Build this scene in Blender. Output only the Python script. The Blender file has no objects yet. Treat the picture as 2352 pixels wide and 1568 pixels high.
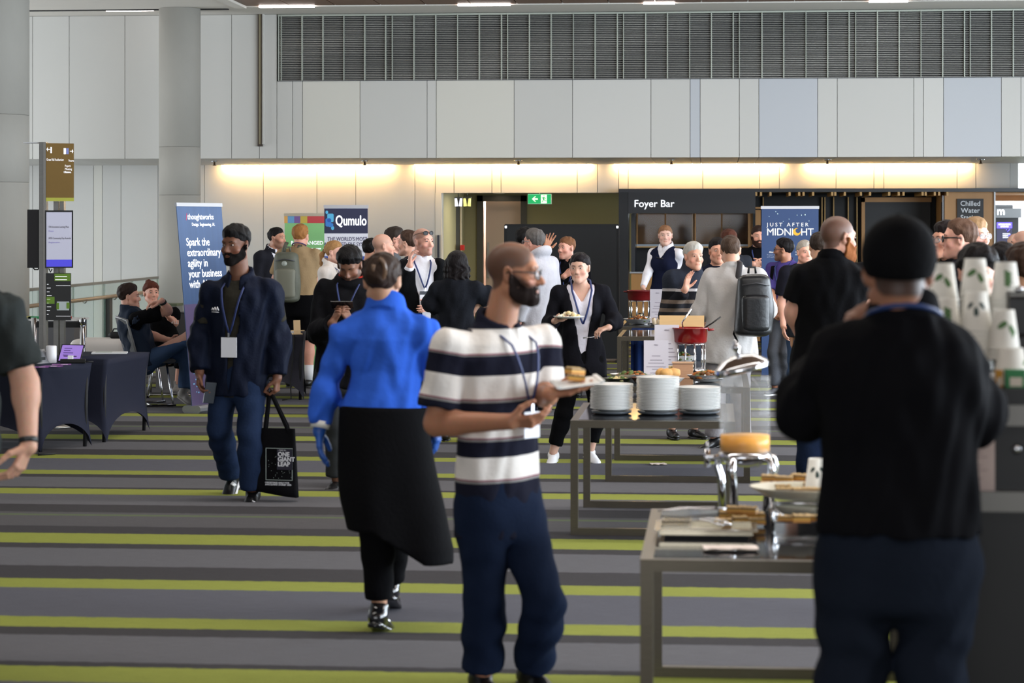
import bpy, bmesh, math, random
import numpy as np
from mathutils import Vector, Matrix
random.seed(7)
rng = np.random.default_rng(7)
sc = bpy.context.scene
COL = sc.collection
# ------------------------------------------------------------------ camera
F, CX, HY, HC = 5273.0, 1176.0, 516.0, 1.8          # focal length in px of a 2352 px frame, principal column, horizon row, eye height
PSI = math.atan(464 / F)
cam = bpy.data.cameras.new('camera'); camo = bpy.data.objects.new('camera', cam); COL.objects.link(camo)
camo.location = (0, 0, HC); camo.rotation_euler = (math.pi / 2, 0, PSI)
cam.sensor_width = 22.3; cam.lens = 50; cam.shift_y = -268 / 2352; cam.clip_end = 200
cam.dof.use_dof = True; cam.dof.focus_distance = 22; cam.dof.aperture_fstop = 2.5
sc.camera = camo
# ------------------------------------------------------------------ world, daylight, exposure
def lin(c):
    return tuple((x / 12.92 if x <= .04045 else ((x + .055) / 1.055) ** 2.4) for x in [v / 255 for v in c])
w = bpy.data.worlds.new('daylight'); sc.world = w; w.use_nodes = True
w.node_tree.nodes['Background'].inputs[0].default_value = (.80, .90, 1, 1)
w.node_tree.nodes['Background'].inputs[1].default_value = 1.0
def area(name, loc, rot, sx, sy, power, color=(1, 1, 1), spread=180):
    l = bpy.data.lights.new(name, 'AREA'); l.shape = 'RECTANGLE'; l.size = sx; l.size_y = sy; l.energy = power; l.color = color
    l.spread = math.radians(spread)
    o = bpy.data.objects.new(name, l); o.location = loc; o.rotation_euler = rot; COL.objects.link(o); return o
# daylight through the tall glazing along the right side of the foyer, and an added fill light behind the camera
area('window_daylight', (8.7, 15.5, 2.3), (0, math.pi / 2, 0), 3.9, 21, 2500, (.80, .90, 1.0))
area('far_window_daylight', (9.5, 44.0, 2.4), (0, math.pi / 2, 0), 4.4, 14, 2600, (.86, .94, 1.0))
area('rear_fill', (-3.0, -7.5, 2.4), (math.pi / 2, 0, 0), 13, 3.6, 500, (.92, .95, 1.0))  # unseen fill added to brighten camera-facing sides, no window built there
area('void_daylight', (-16.4, 25.5, 1.4), (0, -math.pi / 2, 0), 5.5, 13, 750, (.90, .95, 1.0))
# rows of linear lamps recessed in the timber ceiling
for _y, _p in ((3, 70), (9, 150), (15, 190), (21, 180), (27, 90)): area('ceiling_lamp_row', (1.5, _y, 4.5), (0, 0, 0), 13, .25, _p, (1, .95, .88))
vs = sc.view_settings; vs.view_transform = 'Standard'; vs.look = 'None'; vs.exposure = 0.7; vs.gamma = 1; vs.use_curve_mapping = False
sc.display_settings.display_device = 'sRGB'
sc.cycles.max_bounces = 6; sc.cycles.diffuse_bounces = 4; sc.cycles.glossy_bounces = 4; sc.cycles.transmission_bounces = 6; sc.cycles.transparent_max_bounces = 8
sc.cycles.sample_clamp_indirect = 6; sc.cycles.caustics_reflective = False; sc.cycles.caustics_refractive = False

# ------------------------------------------------------------------ measuring helpers
SP, CP = math.sin(PSI), math.cos(PSI)
def W(u, v, Y):                       # the point at depth Y (metres down the hall) seen at pixel u, v
    xc = (u - CX) / F; zc = -(v - HY) / F
    d = Y / (xc * SP + CP)
    return np.array([d * (xc * CP - SP), Y, HC + d * zc])
def wx(u, Y): return float(W(u, HY, Y)[0])
def wz(v, Y, u=1640): return float(W(u, v, Y)[2])
def G(u, v, z=0.0):                   # point on the plane of height z seen at pixel u, v
    xc = (u - CX) / F
    d = (HC - z) * F / (v - HY)
    return np.array([d * (xc * CP - SP), d * (xc * SP + CP), z])

# ------------------------------------------------------------------ materials
MATS = {}
def mat(name, c, rough=.6, metal=0, noise=0.0, nscale=20, bump=0.0, bscale=200, spec=.5, emit=None, estr=0, alpha=1, trans=0, coat=0, stretch=None, sheen=0, ior=1.45):
    if name in MATS: return MATS[name]
    m = bpy.data.materials.new(name); m.use_nodes = True; n = m.node_tree; b = n.nodes['Principled BSDF']
    c = lin(c) if max(c) > 1.001 else c
    b.inputs['Base Color'].default_value = (*c, 1); b.inputs['Roughness'].default_value = rough; b.inputs['Metallic'].default_value = metal
    b.inputs['Specular IOR Level'].default_value = spec; b.inputs['Alpha'].default_value = alpha
    b.inputs['Transmission Weight'].default_value = trans; b.inputs['Coat Weight'].default_value = coat; b.inputs['IOR'].default_value = ior
    b.inputs['Sheen Weight'].default_value = sheen
    if emit is not None:
        e = lin(emit) if max(emit) > 1.001 else emit
        b.inputs['Emission Color'].default_value = (*e, 1); b.inputs['Emission Strength'].default_value = estr
    if noise or bump:
        tc = n.nodes.new('ShaderNodeTexCoord'); src = tc.outputs['Object']
        if stretch:
            mp = n.nodes.new('ShaderNodeMapping'); mp.inputs['Scale'].default_value = stretch; n.links.new(src, mp.inputs[0]); src = mp.outputs[0]
        if noise:
            t = n.nodes.new('ShaderNodeTexNoise'); t.inputs['Scale'].default_value = nscale; t.inputs['Detail'].default_value = 5; n.links.new(src, t.inputs['Vector'])
            mx = n.nodes.new('ShaderNodeMix'); mx.data_type = 'RGBA'
            mx.inputs[6].default_value = (*[max(0, x * (1 - noise)) for x in c], 1); mx.inputs[7].default_value = (*[min(1, x * (1 + noise)) for x in c], 1)
            n.links.new(t.outputs['Fac'], mx.inputs[0]); n.links.new(mx.outputs[2], b.inputs['Base Color'])
        if bump:
            t2 = n.nodes.new('ShaderNodeTexNoise'); t2.inputs['Scale'].default_value = bscale; t2.inputs['Detail'].default_value = 3; n.links.new(src, t2.inputs['Vector'])
            bp = n.nodes.new('ShaderNodeBump'); bp.inputs['Strength'].default_value = bump; bp.inputs['Distance'].default_value = .01
            n.links.new(t2.outputs['Fac'], bp.inputs['Height']); n.links.new(bp.outputs[0], b.inputs['Normal'])
    MATS[name] = m; return m
def cloth(name, c, rough=.9, bump=.25, bscale=60, noise=.18):
    return mat('cloth_' + name, c, rough, noise=noise, nscale=9, bump=bump, bscale=bscale, spec=.06)

# ------------------------------------------------------------------ object helpers
def link(name, me, m=None, parent=None, loc=(0, 0, 0), rot=(0, 0, 0)):
    o = bpy.data.objects.new(name, me); COL.objects.link(o); o.location = loc; o.rotation_euler = rot
    if parent is not None: o.parent = parent
    if m is not None and me is not None and len(me.materials) == 0: me.materials.append(m)
    return o
def tag(o, label=None, cat=None, group=None, kind=None):
    if label: o['label'] = label
    if cat: o['category'] = cat
    if group: o['group'] = group
    if kind: o['kind'] = kind
    return o
def empty(name, loc=(0, 0, 0), rz=0, label=None, cat=None, group=None, kind=None):
    o = bpy.data.objects.new(name, None); COL.objects.link(o); o.location = loc; o.rotation_euler = (0, 0, rz); o.empty_display_size = .1
    return tag(o, label, cat, group, kind)
def npmesh(name, V, Q, smooth=True):
    me = bpy.data.meshes.new(name)
    V = np.asarray(V, np.float32); Q = np.asarray(Q, np.int32)
    me.vertices.add(len(V)); me.vertices.foreach_set('co', V.ravel())
    k = Q.shape[1]; me.loops.add(Q.size); me.loops.foreach_set('vertex_index', Q.ravel())
    me.polygons.add(len(Q)); me.polygons.foreach_set('loop_start', np.arange(0, Q.size, k, dtype=np.int32))
    me.polygons.foreach_set('use_smooth', np.full(len(Q), smooth, bool))
    me.update(calc_edges=True); return me
class MB:                              # collects boxes, tubes, lathes, prisms; build() links them as one mesh
    def __init__(s): s.v = []; s.f = []; s.sm = []
    def add(s, V, Fs, sm=False):
        b = len(s.v); s.v += [tuple(map(float, p)) for p in V]; s.f += [tuple(b + i for i in f) for f in Fs]; s.sm += [sm] * len(Fs); return s
    def box(s, lo, hi, M=None, bev=0):
        x0, y0, z0 = lo; x1, y1, z1 = hi
        if bev:
            # chamfered box: octagonal section along x
            e = bev
            sec = [(y0 + e, z0), (y1 - e, z0), (y1, z0 + e), (y1, z1 - e), (y1 - e, z1), (y0 + e, z1), (y0, z1 - e), (y0, z0 + e)]
            V = [(x0, a, b) for a, b in sec] + [(x1, a, b) for a, b in sec]
            Fs = [(i, (i + 1) % 8, 8 + (i + 1) % 8, 8 + i) for i in range(8)] + [tuple(reversed(range(8))), tuple(range(8, 16))]
        else:
            V = [(x, y, z) for x in (x0, x1) for y in (y0, y1) for z in (z0, z1)]
            Fs = [(0, 1, 3, 2), (4, 6, 7, 5), (0, 4, 5, 1), (2, 3, 7, 6), (0, 2, 6, 4), (1, 5, 7, 3)]
        if M is not None: V = [M @ Vector(p) for p in V]
        return s.add(V, Fs)
    def tube(s, pts, r, n=8, caps=True, flat=1.0):
        P = [Vector(p) for p in pts]; R = r if hasattr(r, '__len__') else [r] * len(P); V = []; Fs = []
        up0 = None
        for i, p in enumerate(P):
            t = (P[min(i + 1, len(P) - 1)] - P[max(i - 1, 0)]).normalized()
            if up0 is None:
                up0 = Vector((0, 0, 1)) if abs(t.z) < .9 else Vector((0, 1, 0))
            a = t.cross(up0)
            if a.length < 1e-5: a = t.cross(Vector((1, 0, 0)))
            a.normalize(); bb = a.cross(t).normalized(); up0 = bb
            for k in range(n):
                q = 2 * math.pi * k / n; V.append(p + a * (math.cos(q) * R[i]) + bb * (math.sin(q) * R[i] * flat))
        for i in range(len(P) - 1):
            for k in range(n): Fs.append((i * n + k, i * n + (k + 1) % n, (i + 1) * n + (k + 1) % n, (i + 1) * n + k))
        if caps: Fs += [tuple(reversed(range(n))), tuple(range((len(P) - 1) * n, len(P) * n))]
        return s.add(V, Fs, True)
    def lathe(s, prof, n=24, c=(0, 0, 0), M=None):
        V = []; Fs = []; m = len(prof)
        for k in range(n):
            q = 2 * math.pi * k / n
            for r, z in prof: V.append(Vector((c[0] + r * math.cos(q), c[1] + r * math.sin(q), c[2] + z)))
        for k in range(n):
            for i in range(m - 1): Fs.append((k * m + i, ((k + 1) % n) * m + i, ((k + 1) % n) * m + i + 1, k * m + i + 1))
        if M is not None: V = [M @ p for p in V]
        return s.add(V, Fs, True)
    def prism(s, poly, y0, y1, M=None):   # poly in x,z extruded along y
        n = len(poly); V = [(x, y0, z) for x, z in poly] + [(x, y1, z) for x, z in poly]
        Fs = [tuple(range(n)), tuple(reversed(range(n, 2 * n)))] + [(i, n + i, n + (i + 1) % n, (i + 1) % n) for i in range(n)]
        if M is not None: V = [M @ Vector(p) for p in V]
        return s.add(V, Fs)
    def build(s, name, m, parent=None, loc=(0, 0, 0), rot=(0, 0, 0), local=None):
        if local is not None: s.v = [tuple(Vector(p) - Vector(local)) for p in s.v]
        me = bpy.data.meshes.new(name); me.from_pydata(s.v, [], s.f); me.polygons.foreach_set('use_smooth', s.sm); me.update()
        bm = bmesh.new(); bm.from_mesh(me); bmesh.ops.recalc_face_normals(bm, faces=bm.faces); bm.to_mesh(me); bm.free()
        return link(name, me, m, parent, loc, rot)
def boxo(name, lo, hi, m, parent=None, M=None, bev=0): return MB().box(lo, hi, M, bev).build(name, m, parent)
def copy_tree(o, loc=None, rz=None, label=None, parent=None):
    c = o.copy(); COL.objects.link(c)
    if parent is not None: c.parent = parent
    for ch in list(o.children): copy_tree(ch, parent=c)
    if loc is not None: c.location = loc
    if rz is not None: c.rotation_euler = (c.rotation_euler[0], c.rotation_euler[1], rz)
    if label: c['label'] = label
    return c
def text(s, size, loc, m, parent=None, rot=(math.pi / 2, 0, 0), align='LEFT', bold=0.0, sx=1.0, name='lettering', depth=.001, space=1.0, line=1.0):
    c = bpy.data.curves.new(name, 'FONT'); c.body = s; c.size = size; c.align_x = align; c.extrude = depth; c.space_character = space; c.space_line = line; c.resolution_u = 3
    t = bpy.data.objects.new(name, c); COL.objects.link(t)
    me = bpy.data.meshes.new_from_object(t.evaluated_get(bpy.context.evaluated_depsgraph_get())); bpy.data.objects.remove(t); me.name = name
    for v in me.vertices: v.co.x *= sx
    if bold:
        bm = bmesh.new(); bm.from_mesh(me); src = bm.copy()
        for k_, (dx, dz) in enumerate(((bold, 0), (-bold, 0), (0, bold), (0, -bold))):
            t_ = bpy.data.meshes.new('tmp'); src.to_mesh(t_)
            for v in t_.vertices: v.co.x += dx; v.co.y += dz; v.co.z += .00004 * (k_ + 1)
            bm.from_mesh(t_); bpy.data.meshes.remove(t_)
        bm.to_mesh(me); bm.free(); src.free()
    me.materials.clear()
    return link(name, me, m, parent, loc, rot)

# ------------------------------------------------------------------ signed distance fields -> smooth organic meshes (people, cloth, food)
A = lambda *p: np.array(p, np.float64)
def nrm(v): v = np.asarray(v, float); return v / (np.linalg.norm(v) + 1e-12)
def smin(a, b, k):
    h = np.clip(.5 + .5 * (b - a) / k, 0, 1); return b + (a - b) * h - k * h * (1 - h)
def smax(a, b, k): return -smin(-a, -b, k)
def cap(P, a, b, ra, rb):
    pa = P - a; ba = b - a; h = np.clip((pa @ ba) / (ba @ ba + 1e-12), 0, 1)
    return np.linalg.norm(pa - h[:, None] * ba, axis=1) - (ra + h * (rb - ra))
def ell(P, c, r, R=None):
    q = P - np.asarray(c); r = np.asarray(r); r = r.T if r.ndim == 2 else r
    if R is not None: q = q @ R
    q = q / r; k0 = np.linalg.norm(q, axis=1); k1 = np.linalg.norm(q / r, axis=1)
    return k0 * (k0 - 1) / (k1 + 1e-9)
def chain(P, pts, rad, k=.03):
    d = None
    for i in range(len(pts) - 1):
        c = cap(P, pts[i], pts[i + 1], rad[i], rad[i + 1]); d = c if d is None else smin(d, c, k)
    return d
_E = [((0, 0, 0), (1, 0, 0)), ((0, 1, 0), (1, 1, 0)), ((0, 0, 1), (1, 0, 1)), ((0, 1, 1), (1, 1, 1)), ((0, 0, 0), (0, 1, 0)), ((1, 0, 0), (1, 1, 0)),
      ((0, 0, 1), (0, 1, 1)), ((1, 0, 1), (1, 1, 1)), ((0, 0, 0), (0, 0, 1)), ((1, 0, 0), (1, 0, 1)), ((0, 1, 0), (0, 1, 1)), ((1, 1, 0), (1, 1, 1))]
def surfnets(f, xs, ys, zs):
    s = f < 0; cnt = np.zeros(tuple(n - 1 for n in f.shape), np.int8)
    for a in (0, 1):
        for b in (0, 1):
            for c in (0, 1): cnt += s[a:f.shape[0] - 1 + a, b:f.shape[1] - 1 + b, c:f.shape[2] - 1 + c]
    act = (cnt > 0) & (cnt < 8); I, J, K = np.nonzero(act); n = len(I)
    if n == 0: return np.zeros((0, 3)), np.zeros((0, 4), int)
    idx = np.full(act.shape, -1, np.int64); idx[act] = np.arange(n)
    acc = np.zeros((n, 3)); wt = np.zeros(n)
    for a, b in _E:
        fa = f[I + a[0], J + a[1], K + a[2]]; fb = f[I + b[0], J + b[1], K + b[2]]; m = (fa < 0) != (fb < 0)
        t = np.where(m, fa / np.where(m, fa - fb, 1), 0)
        p = np.stack([xs[I + a[0]] + t * (b[0] - a[0]) * (xs[1] - xs[0]), ys[J + a[1]] + t * (b[1] - a[1]) * (ys[1] - ys[0]), zs[K + a[2]] + t * (b[2] - a[2]) * (zs[1] - zs[0])], 1)
        acc[m] += p[m]; wt[m] += 1
    V = acc / wt[:, None]; Q = []
    def quads(sa, sb, c):
        for inside in (True, False):
            m = (sa == inside) & (sb != inside)
            q = np.stack([x[m] for x in c], 1)
            Q.append(q if inside else q[:, ::-1])
    quads(s[:-1, 1:-1, 1:-1], s[1:, 1:-1, 1:-1], [idx[:, :-1, :-1], idx[:, 1:, :-1], idx[:, 1:, 1:], idx[:, :-1, 1:]])
    quads(s[1:-1, :-1, 1:-1], s[1:-1, 1:, 1:-1], [idx[:-1, :, :-1], idx[:-1, :, 1:], idx[1:, :, 1:], idx[1:, :, :-1]])
    quads(s[1:-1, 1:-1, :-1], s[1:-1, 1:-1, 1:], [idx[:-1, :-1, :], idx[1:, :-1, :], idx[1:, 1:, :], idx[:-1, 1:, :]])
    Q = np.concatenate(Q); Q = Q[(Q >= 0).all(1)]
    return V, Q
def field(fn, lo, hi, h):              # fn(P) -> distance; returns verts, quads
    lo = np.asarray(lo, float); hi = np.asarray(hi, float); ax = [np.arange(lo[i], hi[i] + h, h) for i in range(3)]
    H = 3; cx = [a[::H] if a[::H][-1] >= a[-1] else np.append(a[::H], a[::H][-1] + H * h) for a in ax]
    ax = [np.arange(len(c) * H - H + 1) * h + lo[i] for i, c in enumerate(cx)]
    g = np.stack(np.meshgrid(*cx, indexing='ij'), -1).reshape(-1, 3)
    dc = fn(g).reshape([len(c) for c in cx])
    f = np.repeat(np.repeat(np.repeat(dc, H, 0), H, 1), H, 2)
    near = np.abs(dc) < H * h * 2.6      # evaluate finely only near the surface
    nf = np.repeat(np.repeat(np.repeat(near, H, 0), H, 1), H, 2)
    # coarse sample i owns fine samples i*H-1 .. i*H+1
    sh = [len(a) for a in ax]
    f = f[1:1 + sh[0], 1:1 + sh[1], 1:1 + sh[2]].copy(); nf = nf[1:1 + sh[0], 1:1 + sh[1], 1:1 + sh[2]]
    I = np.nonzero(nf)
    if len(I[0]): f[nf] = fn(np.stack([ax[0][I[0]], ax[1][I[1]], ax[2][I[2]]], 1))
    return surfnets(f, *ax)
def fold(P, k=1.0, seed=0):            # soft cloth-fold noise in about -1..1
    x, y, z = P[:, 0] * k + seed * 1.7, P[:, 1] * k + seed * .9, P[:, 2] * k + seed * 2.3
    a = np.sin(9 * x + 3.1 * np.sin(5 * z + seed) + 6 * y); b = np.sin(13 * z + 2.6 * np.sin(7 * x + 4 * y) - 8 * y + seed); c = np.sin(21 * x - 11 * z + 2 * np.sin(9 * y + seed))
    return (a + b + .6 * c) / 2.6
# ------------------------------------------------------------------ people
def Rz(a): c, s = math.cos(a), math.sin(a); return np.array([[c, -s, 0], [s, c, 0], [0, 0, 1.]])
def Rx(a): c, s = math.cos(a), math.sin(a); return np.array([[1., 0, 0], [0, c, -s], [0, s, c]])
def Ry(a): c, s = math.cos(a), math.sin(a); return np.array([[c, 0, s], [0, 1., 0], [-s, 0, c]])
def ipl(z, zs, v): return np.interp(z, zs, v)
TZ = [-.30, -.14, -.04, .05, .14, .24, .33, .40, .46, .51, .55, .60]
MW = [.165, .172, .176, .172, .163, .160, .168, .178, .180, .150, .085, .060]
MD = [.105, .112, .118, .115, .108, .108, .116, .120, .112, .092, .070, .060]
FW = [.160, .178, .184, .170, .145, .132, .142, .152, .152, .128, .075, .052]
FD = [.105, .116, .120, .108, .096, .092, .102, .112, .100, .082, .062, .052]
def skin_mat():
    if 'skin' in MATS: return MATS['skin']
    m = mat('skin_', (200, 150, 120), .5, spec=.35); n = m.node_tree; b = n.nodes['Principled BSDF']
    a = n.nodes.new('ShaderNodeAttribute'); a.attribute_name = 'tint'; t = n.nodes.new('ShaderNodeTexNoise'); t.inputs['Scale'].default_value = 90
    mx = n.nodes.new('ShaderNodeMix'); mx.data_type = 'RGBA'; mx.blend_type = 'MULTIPLY'; mx.inputs[0].default_value = .25
    n.links.new(a.outputs['Color'], mx.inputs[6]); n.links.new(t.outputs['Color'], mx.inputs[7]); n.links.new(mx.outputs[2], b.inputs['Base Color'])
    b.inputs['Subsurface Weight'].default_value = .08; b.inputs['Subsurface Scale'].default_value = .01
    MATS['skin'] = m; return m
LIPA, LIPB = A(-.02, .0965, -.064), A(.02, .0965, -.064)
def head_sdf(q, f=False, nose=1.0, jaw=1.0, chub=0.0):
    jw = (.050 if f else .055) * jaw
    d = ell(q, (0, -.012, .036), (.077, .098, .086))
    d = smin(d, ell(q, (0, .026, -.035), (.060 + chub, .072, .086)), .03)
    d = smin(d, cap(q, A(jw, .0, -.062), A(.012, .076, -.098), .022 + chub, .019), .03)
    d = smin(d, cap(q, A(-jw, .0, -.062), A(-.012, .076, -.098), .022 + chub, .019), .03)
    d = smin(d, ell(q, (0, .082, -.100), (.022, .018, .018)), .02)
    d = smin(d, cap(q, A(-.034, .078, .026), A(.034, .078, .026), .013, .013), .02)
    for s in (-1, 1):
        d = smin(d, ell(q, (s * .045, .062, -.03), (.022, .022, .02)), .02)
        d = smax(d, -ell(q, (s * .032, .104, .006), (.017, .016, .011)), .012)
        e = ell(q, (s * .080, -.006, -.004), (.012, .022, .034), Ry(s * .18) @ Rz(-s * .45))
        e = smax(e, -ell(q, (s * .092, -.002, .0), (.010, .012, .02)), .006)
        d = smin(d, e, .008)
        d = smin(d, ell(q, (s * .0125, .100, -.035), (.0085, .011, .0085)), .008)
    d = smin(d, cap(q, A(0, .088, .012), A(0, .098 + .014 * nose, -.030), .0075, .0105 * nose), .010)
    d = smin(d, cap(q, LIPA + A(.004, 0, .003), LIPB + A(-.004, 0, .003), .0058, .0058), .007)
    d = smin(d, cap(q, LIPA + A(.006, -.001, -.008), LIPB + A(-.006, -.001, -.008), .0066, .0066), .007)
    return d
def cran(q, t): return ell(q, (0, -.012, .036), (.077 + t, .098 + t, .086 + t))
def hairline(q, front=.068):
    y = q[:, 1]; ax = np.abs(q[:, 0])
    h = ipl(y, [-.12, -.06, -.035, -.02, .012, .022, .05, .075, .1], [-.075, -.07, -.05, -.01, .015, .02, front - .03, front - .008, front])
    return h
def hand_segs(wr, d, pn, side, curl, s, spread=.0, thumb=0.0):
    d = nrm(d); pn = nrm(pn - d * (pn @ d)); lat = np.cross(d, pn) * (1 if side == 'R' else -1)
    pal = []; fin = []
    cs = curl if hasattr(curl, '__len__') else [curl] * 4
    for k, (o, ls) in enumerate(zip((.028, .0095, -.0095, -.027), ((.043, .026, .021), (.048, .030, .022), (.044, .028, .021), (.034, .021, .019)))):
        kn = wr + (d * (.092 - .004 * abs(k - 1)) + lat * o) * s
        pal.append((wr + (d * .012 + lat * o * .55) * s, kn, .0135 * s, .0108 * s))
        a = -0.06; p = kn; dd = nrm(d + lat * (o * 6 * spread))
        for j, L in enumerate(ls):
            a += (1.05, 1.25, .8)[j] * cs[k] + .04
            v = dd * math.cos(a) + pn * math.sin(a); p2 = p + v * L * s
            fin.append((p, p2, (.0096, .0085, .0076)[j] * s, (.0085, .0076, .0064)[j] * s)); p = p2
    b = wr + (d * .028 + lat * .026 + pn * .004) * s
    t1 = nrm(d * .62 + lat * (.72 - .5 * thumb) + pn * (.35 + .5 * thumb)); t2 = nrm(d * .85 + lat * (.35 - .5 * thumb) + pn * (.3 + .5 * thumb))
    m = b + t1 * .044 * s; e = m + t2 * .031 * s; tip = e + nrm(t2 + d * .2) * .025 * s
    th = [(b, m, .0155 * s, .0115 * s), (m, e, .0112 * s, .0098 * s), (e, tip, .0098 * s, .0078 * s)]
    return pal, fin, th
def hand_sdf(P, segs, infl=0):
    pal, fin, th = segs; d = None
    for a in pal: c = cap(P, *a); d = c if d is None else smin(d, c, .012)
    f = None
    for i in range(0, 12, 3):
        g = smin(smin(cap(P, *fin[i]), cap(P, *fin[i + 1]), .004), cap(P, *fin[i + 2]), .004); f = g if f is None else np.minimum(f, g)
    d = smin(d, f, .006)
    t = smin(smin(cap(P, *th[0]), cap(P, *th[1]), .006), cap(P, *th[2]), .004)
    return smin(d, t, .009) - infl
PEOPLE = []
def fwd(th): r = math.radians(th); return A(-math.sin(r), math.cos(r), 0)
def person(label, D, top, th, hy=None, hp=0, hr=0, hip=None, neck=None, sh=None, g=1.0, fem=False, skin=(200, 152, 122), hair=('short', (40, 30, 25)), beard=None,
           stubble=0, arms={}, hands={}, legs={}, feet={}, wear=(), H=None, S=None, lean=0, nose=1.0, jaw=1.0, chub=0.0, seated=False, q=1.0, eyes=True, shw=.195, buzz=None, torso_w=1.0):
    hy = th if hy is None else hy
    PX = lambda p: W(p[0], p[1], D + (p[2] if len(p) > 2 else 0))
    T0 = PX(top); H = H or T0[2]; s = H / 1.75; S = S or .24 * s; k = S / .24
    R = Rz(math.radians(hy)) @ Rx(-math.radians(hp)) @ Ry(math.radians(hr))
    C = T0 - R @ A(0, -.01, .122) * k
    f0 = fwd(th); rt = A(math.cos(math.radians(th)), math.sin(math.radians(th)), 0)
    N = PX(neck) if neck is not None else C + R @ A(0, -.045, -.125) * k * .5 + (A(0, 0, -.125) - .045 * f0) * k * .5
    if hip is not None: Hc = PX(hip)
    else: Hc = A(N[0], N[1], .52 * H) - f0 * lean
    u = nrm(N - Hc); fw = nrm(f0 - u * (f0 @ u)); rr = np.cross(fw, u); T = np.stack([rr, fw, u], 1); L = np.linalg.norm(N - Hc)
    tz = .56 / L
    shj = {}; elb = {}; wri = {}
    for sd, sg in (('R', 1), ('L', -1)):
        p = N - u * (.085 * s) + rr * sg * shw * .93 * s - fw * .005
        if sh and sd in sh: p = PX(sh[sd])
        shj[sd] = p
        a = arms.get(sd)
        if a: elb[sd], wri[sd] = PX(a[0]), PX(a[1])
        else:
            elb[sd] = p + (A(0, 0, -.30) + rr * sg * .045 - f0 * .02) * s; wri[sd] = elb[sd] + (A(0, 0, -.25) + f0 * .06 + rr * sg * .005) * s
    hj = {}; kn = {}; an = {}; ft = {}
    for sd, sg in (('R', 1), ('L', -1)):
        hj[sd] = Hc + rr * sg * .09 * s - u * .02
        l = legs.get(sd)
        if l: kn[sd], an[sd] = PX(l[0]), PX(l[1])
        else:
            b = A(hj[sd][0], hj[sd][1], 0) + rr * sg * .02
            an[sd] = b + A(0, 0, .085 * s); kn[sd] = (hj[sd] + an[sd]) / 2 + f0 * .025 + A(0, 0, .01)
        if feet.get(sd) is not None: fd = nrm(PX(feet[sd]) - an[sd])
        else: fd = nrm(f0 + rr * sg * .18)
        ft[sd] = fd
    WD, DP = (np.array(FW if fem else MW) * g * s * torso_w, np.array(FD if fem else MD) * g * s)
    def tq(P): return (P - Hc) @ T
    def torso(P, infl=0, wmul=1.0, flare=0.0):
        p = tq(P); z = p[:, 2] * tz
        fl = flare * np.clip(.2 - z, 0, .5)
        w_ = (ipl(z, TZ, WD) + infl + fl) * wmul; d_ = ipl(z, TZ, DP) + infl + fl
        x = p[:, 0]; y = p[:, 1] + (.006 if not fem else 0)
        n = np.sqrt((x / w_) ** 2 + (y / d_) ** 2) + 1e-6; gr = np.sqrt((x / w_ ** 2) ** 2 + (y / d_ ** 2) ** 2) / n + 1e-6
        d = (n - 1) / gr; d = np.maximum(d, (n - 1) * np.minimum(w_, d_))* .9
        if fem:
            for sg in (-1, 1): d = smin(d, ell(p, (sg * .068 * s, .085 * s * g, .36 / tz), (.058 * s + infl, .05 * s + infl, .062 * s + infl)), .04)
        return d
    def shoulder(P, infl=0):
        d = None
        for sd in 'RL':
            c = cap(P, N - u * .045 * s + (shj[sd] - N) * .2, shj[sd] - u * .012 * s, .042 * s * g + infl, .054 * s * g + infl); d = c if d is None else smin(d, c, .03)
        return d
    ar = np.array([.055, .044, .029]) * s * (1 + (g - 1) * .7) * (.88 if fem else 1)
    def arm(P, sd, infl=0, cut=None, puff=0):
        a, e, w_ = shj[sd], elb[sd], wri[sd]; fm = e + (w_ - e) * .22
        d = chain(P, [a, e, fm, w_], [ar[0] + infl, ar[1] + infl, ar[1] * 1.0 + infl + puff, ar[2] + infl + puff * .6], .03)
        return d
    lr = np.array([.088, .060, .058, .040]) * s * (1 + (g - 1) * .8)
    def leg(P, sd, infl=0, low=None):
        a, b, c = hj[sd], kn[sd], an[sd]; m = b + (c - b) * .3
        r3 = lr[3] if low is None else low
        return chain(P, [a, b, m, c], [lr[0] + infl, lr[1] + infl, (lr[2] if low is None else max(lr[2], low)) + infl, r3 + infl], .03)
    base = A(Hc[0], Hc[1], 0)
    if not seated: base = A((an['R'][0] + an['L'][0]) / 2, (an['R'][1] + an['L'][1]) / 2, 0)
    vox = np.clip(D * .00075, .006, .016) * q
    # --- body: one skin surface, sampled finely at the head and hands
    tops = [x for x in wear if x['k'] == 'top']; shortest = min([x.get('sl', 1) for x in tops] + [1]) if tops else 0
    hs = {}
    for sd in 'RL':
        hd = hands.get(sd, {}); d0 = nrm(wri[sd] - elb[sd])
        dv = nrm(np.asarray(hd['dir'], float)) if 'dir' in hd else nrm(d0 + f0 * .12)
        pn = np.asarray(hd['palm'], float) if 'palm' in hd else (-rr if sd == 'R' else rr)
        hs[sd] = hand_segs(wri[sd] - d0 * .01, dv, pn, sd, hd.get('curl', .28), s * hd.get('s', 1) * (.93 if fem else 1), hd.get('spread', .3), hd.get('thumb', .2))
    def headneck(P):
        d = head_sdf((P - C) @ R / k, fem, nose, jaw, chub) * k
        nk = cap(P, N - u * .05 * s, C + R @ A(0, -.022, -.05) * k, (.056 if fem else .066) * s * g ** .5, (.047 if fem else .056) * s * g ** .5)
        return smin(d, nk, .02)
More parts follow.
